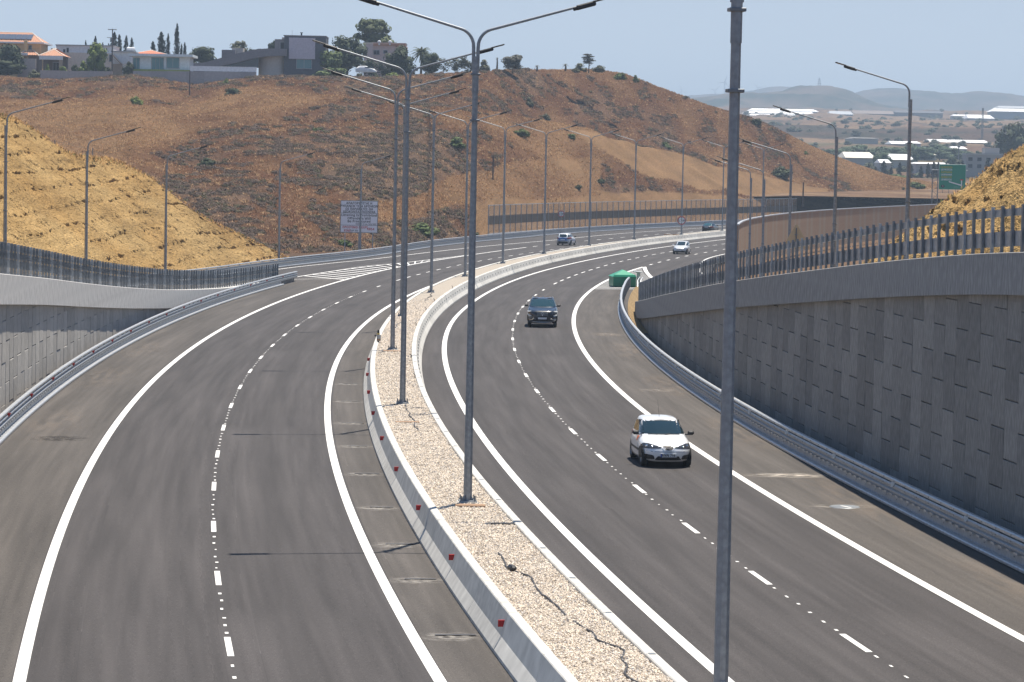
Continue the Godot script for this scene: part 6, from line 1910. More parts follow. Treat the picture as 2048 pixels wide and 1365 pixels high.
func build_plants() -> void:
	for q in [["leaf_dark", 0.058, 0.074, 0.040], ["leaf_green", 0.100, 0.135, 0.045], ["leaf_bright", 0.155, 0.200, 0.048], ["leaf_olive", 0.12, 0.122, 0.072], ["leaf_gray", 0.105, 0.102, 0.08], ["leaf_cypress", 0.026, 0.036, 0.026], ["leaf_pine", 0.10, 0.12, 0.055], ["leaf_palm", 0.06, 0.075, 0.04], ["leaf_far", 0.08, 0.115, 0.06]]:
		var m: StandardMaterial3D = mats["leaf"].duplicate()
		m.albedo_color = lin(q[1], q[2], q[3])
		mats[q[0]] = m
	var crowns := {}
	for k in ["cypress", "round", "round_pine", "umbrella", "bush", "hedge"]:
		crowns[k] = []
		for v in 3: crowns[k].append(crown_mesh(k, 100 + v * 17 + k.length()))
	var rows := [
		["round_dark", "large dark tree before the yellow house", -100.77, 566, 25.54, 32.25, 5.17],
		["round_dark", "dark hedge tree at the foot of the yellow house", -100.62, 562, 25.41, 28.35, 6.92],
		["round_bright", "bright green round tree between the white houses", -82.94, 562, 25.16, 32.22, 4.64],
		["bush_dark", "dark green bush before the outside stair", -76.25, 560, 25.82, 29.53, 2.66],
		["bush_dark", "dark shrub behind the pink garden wall beside the utility pole", -81.48, 563, 26.01, 28.56, 3.36],
		["bush_bright", "pale green shrub on top of the pink garden wall", -85.62, 563, 26.13, 29.07, 2.57],
		["bush_dark", "dark shrub between the porch and the pale green shrub", -87.35, 564, 26.12, 28.68, 1.98],
		["bush_bright", "small green shrub under the porch corner", -89.56, 563, 26.25, 28.41, 1.98],
		["bush_bright", "small yellow-green shrub before the dark verandah", -92.61, 563, 26.19, 28.15, 1.39],
		["bush_olive", "grey-green bush below the corner of the pink wall", -94.09, 556, 24.57, 27.29, 3.32],
		["bush_bright", "low green bush at the foot of the pink wall", -89.83, 548, 22.88, 24.6, 2.89],
		["bush_dark", "dark bush on the slope under the pink wall", -89.83, 540, 21.53, 23.04, 2.85],
		["cypress", "dark cypress just left of the green tree, small", -92.27, 610, 29.97, 34.54, 0.64],
		["cypress", "dark cypress rising right behind the green tree", -90.2, 610, 30.01, 35.43, 1.07],
		["cypress", "dark cypress just right of the green tree, small", -88.64, 610, 30.04, 34.18, 0.64],
		["cypress", "dark cypress small, left of the utility pole", -87.36, 610, 30.06, 33.99, 0.64],
		["cypress", "dark cypress broad, beside the utility pole", -86.21, 610, 30.08, 36.35, 1.61],
		["cypress", "dark cypress slender, right of the utility pole", -85.08, 610, 30.1, 35.84, 1.18],
		["cypress", "dark cypress left of the water tank", -83.64, 610, 30.13, 35.66, 1.07],
		["cypress", "dark cypress right of the water tank", -82.41, 610, 30.16, 35.26, 0.97],
		["cypress", "dark cypress small, above the porch roof", -99.52, 610, 29.83, 32.81, 0.54],
		["cypress", "dark cypress short, over the red roof", -77.86, 610, 30.24, 34.6, 1.29],
		["cypress", "dark cypress tall broad, over the red roof", -76.18, 610, 30.27, 36.55, 1.82],
		["cypress", "dark cypress slender, right of the red roof", -74.68, 610, 30.3, 36.26, 0.86],
		["cypress", "dark cypress tallest of all", -72.78, 610, 30.34, 38.31, 1.18],
		["cypress", "dark cypress small, right of the tallest cypress", -71.77, 610, 30.36, 34.19, 0.64],
		["cypress", "dark cypress small, second right of the tallest cypress", -71.08, 610, 30.37, 34.52, 0.75],
		["round_dark", "broad dark tree between the bungalow and the modern villa", -65.09, 592, 29.11, 33.34, 5.83],
		["bush_bright", "light green tree crown behind the bungalow roof", -68.44, 596, 29.39, 32.82, 3.14],
		["round_olive", "olive green tree over the sloping villa roof", -58.9, 606, 30.99, 35, 3.83],
		["hedge", "row of green treetops behind the villa roof", -54.33, 612, 31.51, 34.07, 6.45],
		["round_dark", "dark tree left of the villa tower", -51.73, 604, 31.26, 35.05, 2.12],
		["round_dark", "big dark tree right of the villa tower", -34.93, 586, 27.64, 35.5, 7.83],
		["round_green", "mid green tree against the villa tower", -37.82, 576, 27.26, 32.48, 4.86],
		["round_pine", "great round pine behind the pink house", -30.62, 618, 32.19, 40.69, 9.56],
		["round_dark", "dark round tree before the pink house", -23.88, 580, 27.05, 33.52, 5.91],
		["hedge", "dark hedge below the pink house", -28.82, 582, 27.42, 31.48, 8.18],
		["bush_green", "large green mound of a bush beside the modern villa", -36.34, 560, 26.19, 29.41, 7.68],
		["bush_dark", "dark clipped bush before the hedge", -27.78, 556, 26.04, 27.49, 2.35],
		["bush_bright", "light green clipped bush under the dark round tree", -23.89, 556, 25.92, 27.86, 3.91],
		["bush_olive", "low grey bush left of the clipped bushes", -30.66, 557, 26.3, 27.66, 2.15],
		["palm", "date palm with a full round head of fronds", -19.6, 582, 27.8, 34.5, 4.71],
		["round_dark", "dark round tree at the foot of the date palm", -17.49, 574, 27.39, 32.39, 3.83],
		["hedge", "long grey-green row of shrubs on the ridge", -12.01, 572, 28.32, 31.42, 8.04],
		["bush_olive", "grey-green shrub left of the dead palm", -6.72, 574, 28.49, 31.19, 3.43],
		["dead_palm", "bare palm trunk with a withered tuft", -4.09, 576, 28.61, 32.52, 1.01],
		["round_gray", "broad grey-green tree right of the bare palm", -0.91, 578, 28.74, 32.06, 5.28],
		["small_palm", "small ragged palm, left of two on the ridge", 4.12, 598, 29.7, 31.16, 1.47],
		["small_palm", "small ragged palm, right of two on the ridge", 10.08, 598, 29.82, 31.59, 1.79],
		["umbrella_pine", "layered pine on the crown of the round hill", 15.01, 600, 29.88, 33.54, 4.64],
		["bush_olive", "grey bush under the layered pine", 13.09, 597, 29.53, 31.61, 4.2],
		["bush_olive", "grey bush right under the layered pine", 17.06, 597, 29.61, 31.48, 3.78],
		["bush_green", "sloping green bush on the shoulder of the round hill", 21.23, 590, 28.01, 30.07, 3.11],
		["bush_green", "small round green bush alone against the sky", 24.53, 592, 27.52, 29.17, 1.56],
		["bush_bright", "bright green bush alone on the slope below the bungalow", -63.5, 476, 18.39, 20.58, 2.59],
		["bush_dark", "dark twin bush on the slope left of the lamp arms", -50.54, 510, 21.16, 23.48, 3.77],
		["bush_bright", "small green bush at the foot of the retaining wall", -55.36, 544, 24.21, 25.42, 1.43],
		["bush_dark", "dark green bush low on the slope above the cutting", -41.46, 383, 8.71, 10.37, 2.69],
		["bush_green", "round green bush in the middle of the slope", -30.79, 441, 14.14, 15.45, 2.64],
		["bush_green", "flat green bush behind the lamp poles in the middle", -9.21, 438, 12.14, 14.13, 4],
		["bush_green", "low green bush under the edge of the spur", 0.82, 479, 14.6, 16.36, 3.54],
		["bush_green", "low green bush on the spur between the lamp arms", 9.44, 499, 14.63, 15.94, 2.63],
		["bush_green", "green bush on the spur right of the fourth far lamp", 30.96, 592, 13.78, 15.43, 3.33],
		["bush_green", "big green bush beyond the guardrail right of the litter board", -11.23, 354, 0.71, 2.88, 4.36],
		["bush_green", "green bush at the feet of the litter board", -19, 320, 0.26, 1.39, 2.25],
		["bush_dark", "dark bush beside the end of the pale noise barrier", -5.6, 382, -0.02, 1.47, 2.42],
		["bush_dark", "small dark bush in the gully, left of two", 10.27, 461, 6.08, 7.09, 1.62],
		["bush_dark", "small dark bush in the gully, right of two", 14.28, 477, 7.1, 8.24, 1.84],
		["bush_olive", "dark grey bush in the hollow of the round hill", 2.42, 562, 21.42, 23.46, 2.57],
		["bush_olive", "grey bush low in the hollow of the round hill", 5.81, 561, 18.68, 20.56, 2.37],
		["bush_dark", "dark green bush on the skyline of the right-hand slope", 54.28, 645, 19.96, 22.33, 3.85],
		["bush_green", "green bush by the scar on the right-hand slope", 65.87, 647, 13.65, 14.44, 1.59],
		["bush_dark", "dark scrub bush under the scar on the right-hand slope", 56.69, 604, 8.21, 11.49, 5.31],
		["bush_green", "low spreading green bush on the far flat", 92.61, 656, 6.39, 8.57, 4.38],
		["bush_dark", "low dark bush on the far flat, right of the spreading one", 87.38, 640, 5.66, 6.63, 1.57],
		["bush_bright", "weed growing behind the left parapet fence", -30.62, 258, -99, 0.27, 1.18],
		["cypress", "dark cypress in the far row beyond the flat, first from the hill", 101.97, 880, 7.97, 9.2, 1.86],
		["cypress", "dark cypress in the far row beyond the flat, second from the hill", 110.88, 894, 8.09, 12.31, 1.41],
		["cypress", "dark cypress in the far row beyond the flat, third from the hill", 114.87, 908, 8.11, 11.6, 1.44],
		["cypress", "dark cypress in the far row beyond the flat, fourth from the hill", 113.75, 880, 8.2, 13.43, 1.86],
		["cypress", "dark cypress in the far row beyond the flat, fifth from the hill", 117.97, 894, 8.22, 11.35, 1.41],
		["cypress", "dark cypress in the far row beyond the flat, sixth from the hill", 122.48, 908, 8.25, 13.02, 1.44],
		["cypress", "dark cypress in the far row beyond the flat, seventh from the hill", 122.11, 880, 8.36, 12.67, 1.86],
		["cypress", "dark cypress in the far row beyond the flat, eighth from the hill", 127.36, 894, 8.4, 12, 1.41],
		["cypress", "dark cypress in the far row beyond the flat, ninth from the hill", 131.56, 908, 8.43, 13.04, 1.44],
		["cypress", "dark cypress in the far row beyond the flat, tenth from the hill", 129.19, 880, 8.49, 13.27, 1.86],
		["cypress", "dark cypress in the far row beyond the flat, eleventh from the hill", 132.66, 894, 8.5, 13.35, 1.41],
		["cypress", "dark cypress in the far row beyond the flat, twelfth from the hill", 137.29, 908, 8.54, 13.3, 1.44],
		["cypress", "dark cypress in the far row beyond the flat, thirteenth from the hill", 136.9, 880, 8.64, 13.57, 1.86],
		["cypress", "dark cypress in the far row beyond the flat, fourteenth from the hill", 140.32, 894, 8.65, 13.97, 1.41],
		["cypress", "dark cypress in the far row beyond the flat, fifteenth from the hill", 144.49, 908, 8.67, 12.01, 1.44],
		["cypress", "dark cypress in the far row beyond the flat, sixteenth from the hill", 145.83, 880, 8.81, 14.36, 1.86],
		["cypress", "dark cypress in the far row beyond the flat, seventeenth from the hill", 151.17, 894, 8.86, 13.24, 1.41],
		["round_far", "hazy green tree of the far grove, first from the hill", 126.57, 1120, 13.76, 19.24, 11.32],
		["round_far", "hazy green tree of the far grove, second from the hill", 136.59, 1145, 13.99, 20.8, 12.58],
		["round_far", "hazy green tree of the far grove, third from the hill", 140.72, 1120, 14.03, 19.12, 10.83],
		["round_far", "hazy green tree of the far grove, fourth from the hill", 148.64, 1145, 14.22, 20.63, 12.58],
		["round_far", "hazy green tree of the far grove, fifth from the hill", 150.91, 1120, 14.22, 19.71, 9.84],
		["round_far", "hazy green tree of the far grove, sixth from the hill", 158.65, 1145, 14.41, 21.62, 11.07],
		["round_far", "hazy green tree of the far grove, seventh from the hill", 160.71, 1120, 14.41, 20.68, 11.32],
		["round_far", "hazy green tree of the far grove, eighth from the hill", 170.31, 1145, 14.63, 21.44, 12.58],
		["round_far", "hazy green tree of the far grove, ninth from the hill", 171.53, 1120, 14.62, 20.1, 9.84],
		["round_far", "hazy green tree of the far grove, tenth from the hill", 179.39, 1145, 14.81, 19.62, 10.06],
		["round_far", "dark far tree between the pale shed roofs, broad", 127.37, 990, 9.93, 16.68, 6.96],
		["round_far", "tall thin far tree left of the grove middle", 141.62, 1010, 10.16, 17.58, 2.84],
		["round_far", "far tree over the direction board", 147.1, 960, 10.37, 15.91, 2.7],
		["round_far", "far tree beside the hillside road", 191.72, 1180, 14.89, 19.64, 3.32],
		["round_dark", "big dark eucalyptus on the right above the cutting", 163.98, 940, 13.2, 27.01, 10.91],
		["round_dark", "dark tree right of the big eucalyptus, cut by the frame", 172.2, 960, 13.37, 26.8, 8.44],
		["round_dark", "smaller dark tree below the big eucalyptus", 161.57, 950, 12.16, 21.47, 5.68],
		["round_far", "hazy tree before the long far shed", 224.61, 2450, 52.46, 58.88, 10.34],
		["bush_green", "low green mound of shrubs along the far row", 116.67, 870, 7.99, 9.97, 9.18],
	]
	var count := 0
	for q in rows:
		count += 1
		var kind: String = q[0]
		var x: float = q[2]; var depth: float = q[3]
		var base: float = q[4] if q[4] > -90 else hill_height(x, depth)
		if q[4] > -90 and depth < 640 and kind.begins_with("!"): base = maxf(minf(base, hill_height(x, depth) + 0.1), hill_height(x, depth) - 0.1)
		var h: float = maxf(q[5] - base, 0.8)
		var w: float = q[6] * {"cypress": 1.7, "bush_dark": 1.15, "bush_green": 1.15, "bush_bright": 1.15, "round_dark": 1.15, "round_green": 1.15}.get(kind, 1.0)
		var named: String = {"cypress": "cypress_tree", "palm": "palm_tree", "small_palm": "palm_tree", "dead_palm": "palm_tree", "umbrella_pine": "pine_tree", "round_pine": "pine_tree", "hedge": "shrub_row"}.get(kind, "bush" if kind.begins_with("bush") else "tree")
		var t := thing(named, q[1], "tree" if named.ends_with("tree") else ("hedge" if kind == "hedge" else "bush"), Vector3(x, base - 0.15, -depth))
		if "palm" in kind:
			palm(t, h, w if kind != "dead_palm" else w * 0.8, kind != "palm")
			continue
		var shape := "round"
		var foliage := "leaf_dark"
		if kind == "cypress": shape = "cypress"; foliage = "leaf_cypress"
		elif kind == "round_pine": shape = "round_pine"; foliage = "leaf_pine"
		elif kind == "umbrella_pine": shape = "umbrella"; foliage = "leaf_gray"
		elif kind == "hedge": shape = "hedge"; foliage = "leaf_olive" if "grey" in q[1] else "leaf_dark"
		else:
			shape = "bush" if kind.begins_with("bush") else "round"
			foliage = "leaf_" + kind.get_slice("_", 1)
		var me: ArrayMesh = crowns[shape][count % 3]
		var low := 0.0
		if named.ends_with("tree"):
			var tall := h + 0.15
			low = tall * (0.03 if kind == "cypress" else (0.02 if kind == "round_dark" else 0.10))
			var mb := MB.new()
			mb.tube([Vector3(0, -0.3, 0), Vector3(0.02 * w, tall * 0.4, 0), Vector3(0, tall * 0.72, 0)], [maxf(0.03 * w, 0.12), maxf(0.022 * w, 0.09), 0.04], 7)
			for k in 4:
				var a := TAU * k / 4 + count
				mb.tube([Vector3(0, tall * (0.3 + 0.07 * k), 0), Vector3(cos(a) * w * 0.25, tall * (0.5 + 0.08 * k), sin(a) * w * 0.25)], [maxf(0.015 * w, 0.06), 0.03], 5)
			put("trunk", mb.mesh(mats["bark"]), t)
		var cr := put("crown" if named != "bush" and named != "shrub_row" else "foliage", me, t, Transform3D(Basis(UP, count * 1.3 if shape != "hedge" else 0.0).scaled(Vector3(w, h + 0.15 - low, w if shape != "hedge" else minf(w, 5.0))) if shape == "hedge" else Basis.from_scale(Vector3(w, h + 0.15 - low, w)) * Basis(UP, count * 1.3), Vector3(0, low, 0)))
		cr.material_override = mats[foliage]

# ---- the plain and the far hills
const FAR_H := [560, 4.83, 640, 5.94, 700, 6.59, 900, 8.26, 1020, 11.48, 1120, 14.03, 1300, 18.61, 1430, 22.77, 1520, 25.46, 1580, 29.41, 1650, 34.32, 2000, 44.12, 2400, 53.55, 2560, 59.17, 2900, 70.32, 3500, 84.11]

func shed(label: String, at: Vector3, w: float, eave: float, rise: float, dep: float, wall_m: String, roof_m: String) -> void:
	var t := thing("shed", label, "shed", at)
	face_box("wall", t, Vector3(0, eave / 2 - 1.5, -dep / 2), Vector3(w, eave + 3.0, dep), mats[wall_m])
	var mb := MB.new()
	var e := minf(w * 0.03, 2.0)
	var a := Vector3(-w / 2 - e, eave, 1.0); var b := Vector3(w / 2 + e, eave, 1.0); var c := Vector3(w / 2 + e, eave, -dep - 1.0); var d := Vector3(-w / 2 - e, eave, -dep - 1.0)
	var r0 := Vector3(-w / 2 + w * 0.04, eave + rise, -dep / 2); var r1 := Vector3(w / 2 - w * 0.02, eave + rise, -dep / 2)
	mb.quad(a, b, r1, r0, Vector3(0, 1, 1)); mb.quad(c, d, r0, r1, Vector3(0, 1, -1))
	mb.flat(b, c, r1, Vector3(1, 0.2, 0)); mb.flat(d, a, r0, Vector3(-1, 0.2, 0)); mb.quad(a, b, c, d, Vector3.DOWN)
	put("roof", mb.mesh(mats[roof_m]), t)

func far_flats(at: Vector3, w: float, h: float) -> void:
	var t := thing("apartment_block", "grey block of flats behind the cypresses beside the cutting", "building", at)
	face_box("wall", t, Vector3(0, h / 2 - 1, -4), Vector3(w, h + 2, 8), mats["far_block"])
	face_box("roof_edge", t, Vector3(0, h, -4), Vector3(w + 0.4, 0.5, 8.6), mats["far_wall"])
	face_box("upper_block", t, Vector3(w * 0.25, h + 1.0, -5), Vector3(w * 0.4, 2.2, 6), mats["far_block"])
	for i in 4:
		for j in 2: window_in(t, Vector3(-w * 0.38 + i * w * 0.25, h * (0.3 + 0.4 * j), 0.02), 1.4, 1.2, "house_dark", "house_frame", 1)

func mast(label: String, at: Vector3, h: float, kind: int) -> void:
	var t := thing("pylon" if kind else "radio_mast", label, "mast", at)
	var mb := MB.new()
	var b := h * (0.16 if kind else 0.02)
	var wd := maxf(h * 0.006, 0.10) * (2.0 if kind else 1.0)
	for x in [-1.0, 1.0]:
		for z in [-1.0, 1.0]: mb.tube([Vector3(x * b, -2, z * b), Vector3(x * b * (0.15 if kind else 0.7), h, z * b * (0.15 if kind else 0.7))], [wd], 5)
	put("legs", mb.mesh(mats["steel_dark"]), t).set_meta("kind", "stuff")
	mb = MB.new()
	var n := 9 if kind else 24
	for i in n:
		var f0 := float(i) / n; var f1 := float(i + 1) / n
		var s0 := lerpf(b, b * (0.15 if kind else 0.7), f0); var s1 := lerpf(b, b * (0.15 if kind else 0.7), f1)
		var q := 1.0 if i % 2 == 0 else -1.0
		for z in [-1.0, 1.0]: mb.tube([Vector3(-q * s0, h * f0, z * s0), Vector3(q * s1, h * f1, z * s1)], [wd * 0.6], 4)
	put("lattice", mb.mesh(mats["steel_dark"]), t).set_meta("kind", "stuff")
	if kind:
		for f in [0.55, 0.72, 0.88]: face_box("crossarm", t, Vector3(0, h * f, 0), Vector3(h * 0.5 * (1.3 - f), h * 0.02, h * 0.03), mats["steel_dark"])
	else: face_box("antenna", t, Vector3(0, h * 0.95, 0.3), Vector3(0.9, h * 0.07, 0.9), mats["steel_dark"])

func billboard(label: String, at: Vector3, w: float, h: float) -> void:
	var t := thing("hoarding", label, "billboard", at)
	face_box("panel", t, Vector3(0, h * 0.5 + 0.2, 0), Vector3(w, h, 0.3), mats["far_ink"])
	for x in [-0.3, 0.3]: face_box("post", t, Vector3(w * x, -h, -0.2), Vector3(0.2, h * 2.4, 0.2), mats["steel_dark"])
	for q in [[-0.22, 0.6, 0.06, 0.5], [-0.08, 0.8, 0.22, 0.1], [-0.12, 0.55, 0.14, 0.1], [0.1, 0.55, 0.08, 0.4], [0.24, 0.38, 0.2, 0.1]]: face_box("pale_mark", t, Vector3(w * q[0], h * q[1] + 0.2, 0.17), Vector3(w * q[2], h * q[3] * 0.6, 0.05), mats["far_white"])

func turbine(label: String, at: Vector3, h: float, blade: float, turn: float) -> void:
	var t := thing("wind_turbine", label, "wind turbine", at)
	var mb := MB.new()
	mb.tube([Vector3.ZERO, Vector3(0, h, 0)], [h * 0.03, h * 0.018], 10)
	put("tower", mb.mesh(mats["far_grey"]), t)
	face_box("nacelle", t, Vector3(0, h, 0), Vector3(h * 0.04, h * 0.05, h * 0.14), mats["far_white"])
	for k in 3:
		var a := turn + TAU * k / 3
		mb = MB.new()
		var d := Vector3(sin(a), cos(a), 0); var s := Vector3(cos(a), -sin(a), 0)
		mb.tube([Vector3(0, h, h * 0.09), Vector3(0, h, h * 0.09) + d * blade * 0.3, Vector3(0, h, h * 0.09) + d * blade], [blade * 0.035, blade * 0.045, blade * 0.01], 6)
		put("blade", mb.mesh(mats["far_grey"]), t)

func ridge(called: String, label: String, t: Array, d0: float, d1: float, low: float) -> void:
	var mb := MB.new()
	var nz := noise(int(d1), 0.004, 5)
	var nu := 150
	var b0: float = t[0] / 1000.0; var b1: float = t[t.size() - 2] / 1000.0
	grid(mb, nu, 26, func(i: int, j: int) -> Vector3:
		var b := lerpf(b0, b1, float(i) / nu)
		var top := tb(t, b * 1000.0)
		var f := j / 20.0
		var depth := lerpf(d0, d1, f)
		var h := lerpf(low, top, 1.0 - pow(1.0 - minf(f, 1.0), 1.5)) if f <= 1 else top - (depth - d1) * 0.12
		h += 14.0 * nz.get_noise_2d(b * depth * 1.5, depth) * minf(1.0, 4.0 * f) * (1.0 - 0.85 * smoothstep(0.75, 1.0, f))
		return Vector3(b * depth, h, -depth),
	func(_i: int, _j: int, p: Vector3, _n: Vector3) -> Color:
		var g := nz.get_noise_2d(p.x * 2.0 + 500, p.z * 2.0)
		return Color(0.17, 0.13, 0.10).lerp(Color(0.045, 0.06, 0.04), clampf(0.5 + 1.8 * g, 0, 1)))
	struct(called, mb.mesh(mats["far_land"]), label)

func build_far() -> void:
	for q in [["far_white", 0.84, 0.84, 0.84], ["far_cream", 0.74, 0.68, 0.58], ["far_grey", 0.42, 0.44, 0.46], ["far_blue", 0.20, 0.24, 0.28], ["far_dark", 0.09, 0.09, 0.10], ["far_brown", 0.20, 0.16, 0.14], ["far_wall", 0.40, 0.40, 0.39], ["far_block", 0.34, 0.33, 0.33], ["far_ink", 0.03, 0.035, 0.05]]:
		mat(q[0], Color(q[1], q[2], q[3]), 0.85)
	var mb := MB.new()
	var nz := noise(91, 0.006, 4)
	var nf := noise(92, 0.03, 3)
	grid(mb, 150, 150, func(i: int, j: int) -> Vector3:
		var depth := 560.0 * pow(3600.0 / 560.0, j / 150.0)
		var b := lerpf(0.03, 0.26, i / 150.0)
		var h := tbl(depth, FAR_H)
		h += 0.003 * (depth - 400) * nz.get_noise_2d(b * depth * 1.2, depth * 2.0) * smoothstep(700, 1000, depth)
		if b < 0.10: h -= (0.10 - b) * 20.0
		return Vector3(b * depth, h, -depth),
	func(_i: int, _j: int, p: Vector3, _n: Vector3) -> Color:
		var depth := -p.z
		var g := nz.get_noise_2d(p.x * 1.5, p.z * 3.0) + 0.5 * nf.get_noise_2d(p.x, p.z * 2.0)
		var c := Color(0.185, 0.115, 0.078).lerp(Color(0.28, 0.19, 0.12), clampf(0.5 + g * 1.4, 0, 1))
		if depth > 1545 and depth < 1720: c = Color(0.12, 0.08, 0.062).lerp(Color(0.06, 0.058, 0.042), clampf(0.4 + 2.0 * g, 0, 1))
		if depth > 880 and depth < 1500: c = c.lerp(Color(0.10, 0.11, 0.055), clampf(0.35 + 2.2 * g, 0, 0.85))
		if depth > 1720 and g < -0.25: c = Color(0.10, 0.08, 0.06)
		return c)
	struct("land", mb.mesh(mats["far_land"]), "wide dry plain with fields beyond the hill")
	# scattered far scrub
	var r := RandomNumberGenerator.new()
	r.seed = 77
	var xs := []; var cs := []
	var blob := crown_mesh("bush", 5)
	for i in 900:
		var b := r.randf_range(0.07, 0.20)
		var depth := r.randf_range(900, 3000)
		var g := nz.get_noise_2d(b * depth * 1.5, -depth * 3.0)
		if g > -0.05 and r.randf() < 0.6: continue
		var h := tbl(depth, FAR_H) + 0.003 * (depth - 400) * nz.get_noise_2d(b * depth * 1.2, depth * 2.0) * smoothstep(700, 1000, depth)
		if b < 0.10: h -= (0.10 - b) * 20.0
		var s := r.randf_range(2.0, 6.0)
		xs.append(Transform3D(Basis(UP, r.randf() * TAU).scaled(Vector3(s * 1.4, s * 0.8, s * 1.4)), Vector3(b * depth, h - 0.3, -depth)))
		cs.append(Color(0.09, 0.10, 0.06) * r.randf_range(0.6, 1.3))
	blob.surface_set_material(0, mats["leaf"])
	scatter("scrub", blob, xs, cs, "dark scrub dotted over the far plain")
	ridge("hills", "wooded hazy ridge beyond the plain", [37.98, 106.68, 62.47, 115.25, 72.95, 120.49, 81.7, 122.66, 92.19, 126.44, 102.67, 130.95, 109.67, 132.24, 114.94, 129, 120.25, 120.63, 125.56, 112.25, 132.61, 105.48, 139.65, 100.91, 151.97, 93.1], 3450.0, 4200.0, 70.0)
	ridge("hills", "pale blue ridge on the right behind the plain", [92.37, 124.34, 106.3, 143.45, 116.73, 162.17, 123.69, 171.22, 134.19, 173.81, 144.71, 171.03, 151.73, 167.87, 162.23, 170.95, 169.24, 170.72, 177.68, 164.79, 195.57, 160.84, 221.86, 158.76], 4600.0, 5600.0, 90.0)
	ridge("hills", "faintest hill line carrying the wind turbines", [29.22, 156.49, 51.97, 164.86, 60.7, 173.75, 71.19, 180.63, 81.67, 188.61, 88.64, 197.29, 95.64, 199.26, 106.16, 196.64, 116.71, 188.43, 127.26, 178.55, 143.07, 169.31], 5900.0, 6400.0, 110.0)
	shed("long white-roofed shed on the far plateau, uppermost of three rows", Vector3(247.59, 62.35, -2640), 61.26, 3.02, 2.55, 40, "far_blue", "far_white")
	shed("long white-roofed shed on the far plateau, middle of three rows", Vector3(240.24, 59.67, -2600), 62.16, 2.51, 2.29, 30, "far_blue", "far_white")
	shed("long white-roofed shed on the far plateau, lowest of three rows", Vector3(236.14, 57.1, -2560), 53.1, 2.25, 1.8, 30, "far_blue", "far_white")
	shed("low white shed below the three long rows", Vector3(264.91, 56.54, -2520), 50.94, 1.11, 1.11, 20, "far_wall", "far_white")
	shed("grey-roofed barn on the far plateau", Vector3(296.3, 59.38, -2600), 21.02, 3.2, 3.2, 30, "far_blue", "far_grey")
	shed("dark low barns on the far plateau", Vector3(330.89, 61.64, -2640), 38.98, 2.78, 3.25, 30, "far_dark", "far_brown")
	shed("row of dark barns on the far plateau behind the tall lamp", Vector3(372.95, 63.37, -2640), 43.62, 2.78, 2.32, 30, "far_dark", "far_dark")
	shed("white-walled far barn with a bright roof", Vector3(388.06, 54.07, -2380), 20.92, 2.93, 3.35, 40, "far_wall", "far_white")
	shed("bright low roof left of the white-walled far barn", Vector3(377.93, 58.73, -2420), 13.61, 0.85, 1.28, 20, "far_wall", "far_white")
	shed("large far shed at the edge of the picture", Vector3(456.26, 63.55, -2560), 54, 3.6, 3.15, 40, "far_blue", "far_white")
	shed("dark-roofed far shed behind the large one", Vector3(481.1, 70.28, -2700), 47.46, 3.32, 2.37, 40, "far_dark", "far_grey")
	shed("long bright white shed above the grove, left length", Vector3(225.43, 24.8, -1520), 12.02, 1.87, 1.74, 20, "far_wall", "far_white")
	shed("long bright white shed above the grove, right length", Vector3(241.68, 25.11, -1520), 20.57, 1.74, 1.47, 20, "far_wall", "far_white")
	shed("pale shed roof half hidden by the tall lamp", Vector3(191.79, 23, -1430), 6.79, 1.51, 1.51, 25, "far_wall", "far_white")
	shed("pale shed roof right of the tall lamp", Vector3(199.31, 23.15, -1430), 7.79, 1.76, 1.13, 25, "far_wall", "far_white")
	shed("grey block building among the far trees", Vector3(178.12, 21.36, -1450), 12.23, 5.86, 0.51, 40, "far_block", "far_block")
	shed("small white shed on the far slope", Vector3(214.91, 20.69, -1380), 7.03, 1.46, 1.21, 20, "far_wall", "far_white")
	shed("wide cream shed roof beside the end of the hill", Vector3(123.48, 12.46, -1020), 10.4, 2.51, 2.15, 30, "far_wall", "far_cream")
	shed("wide white shed roof right of the tall lamp", Vector3(138.41, 12.75, -1020), 8.43, 1.79, 2.15, 30, "far_wall", "far_white")
	shed("low cream shed roof in the middle of the far trees", Vector3(161.24, 15.59, -1120), 7.87, 1.57, 0.98, 25, "far_wall", "far_cream")
	shed("small white lean-to below the tall lamp", Vector3(124.65, 11.78, -960), 3.71, 1.35, 1.18, 15, "far_wall", "far_white")
	shed("low white wall of sheds above the cypress row", Vector3(137.38, 12.03, -940), 10.57, 0.99, 0.5, 15, "far_block", "far_white")
	far_flats(Vector3(147.99, 10.82, -900), 11.39, 5.38)
	mast("thin lattice radio mast on the right over the plain", Vector3(261.59, 24.94, -1600), 22.37, 0)
	mast("thin mast over the grove", Vector3(170.97, 13.42, -1100), 7.31, 0)
	mast("electricity pylon on the crest of the far ridge", Vector3(439.54, 129.03, -4150), 17.37, 1)
	billboard("dark hoarding with pale lettering among the far trees", Vector3(172.68, 18.97, -1200), 3.16, 2.32)
	turbine("faint white wind turbine on the far hills, tallest, beside the nearest lamp post", Vector3(458.53, 167.74, -6300), 36.78, 17.72, 0.35)
	turbine("faint white wind turbine on the far hills, left of the tallest one", Vector3(437.62, 165.14, -6300), 20.29, 15.5, 0.85)
	turbine("faint white wind turbine on the far hills, right of the nearest lamp post", Vector3(532.34, 173.56, -6300), 19.19, 14.4, 1.35)
	turbine("faint white wind turbine on the far hills, over the end of the round hill", Vector3(363.75, 161.53, -6300), 21.39, 13.29, 1.85)

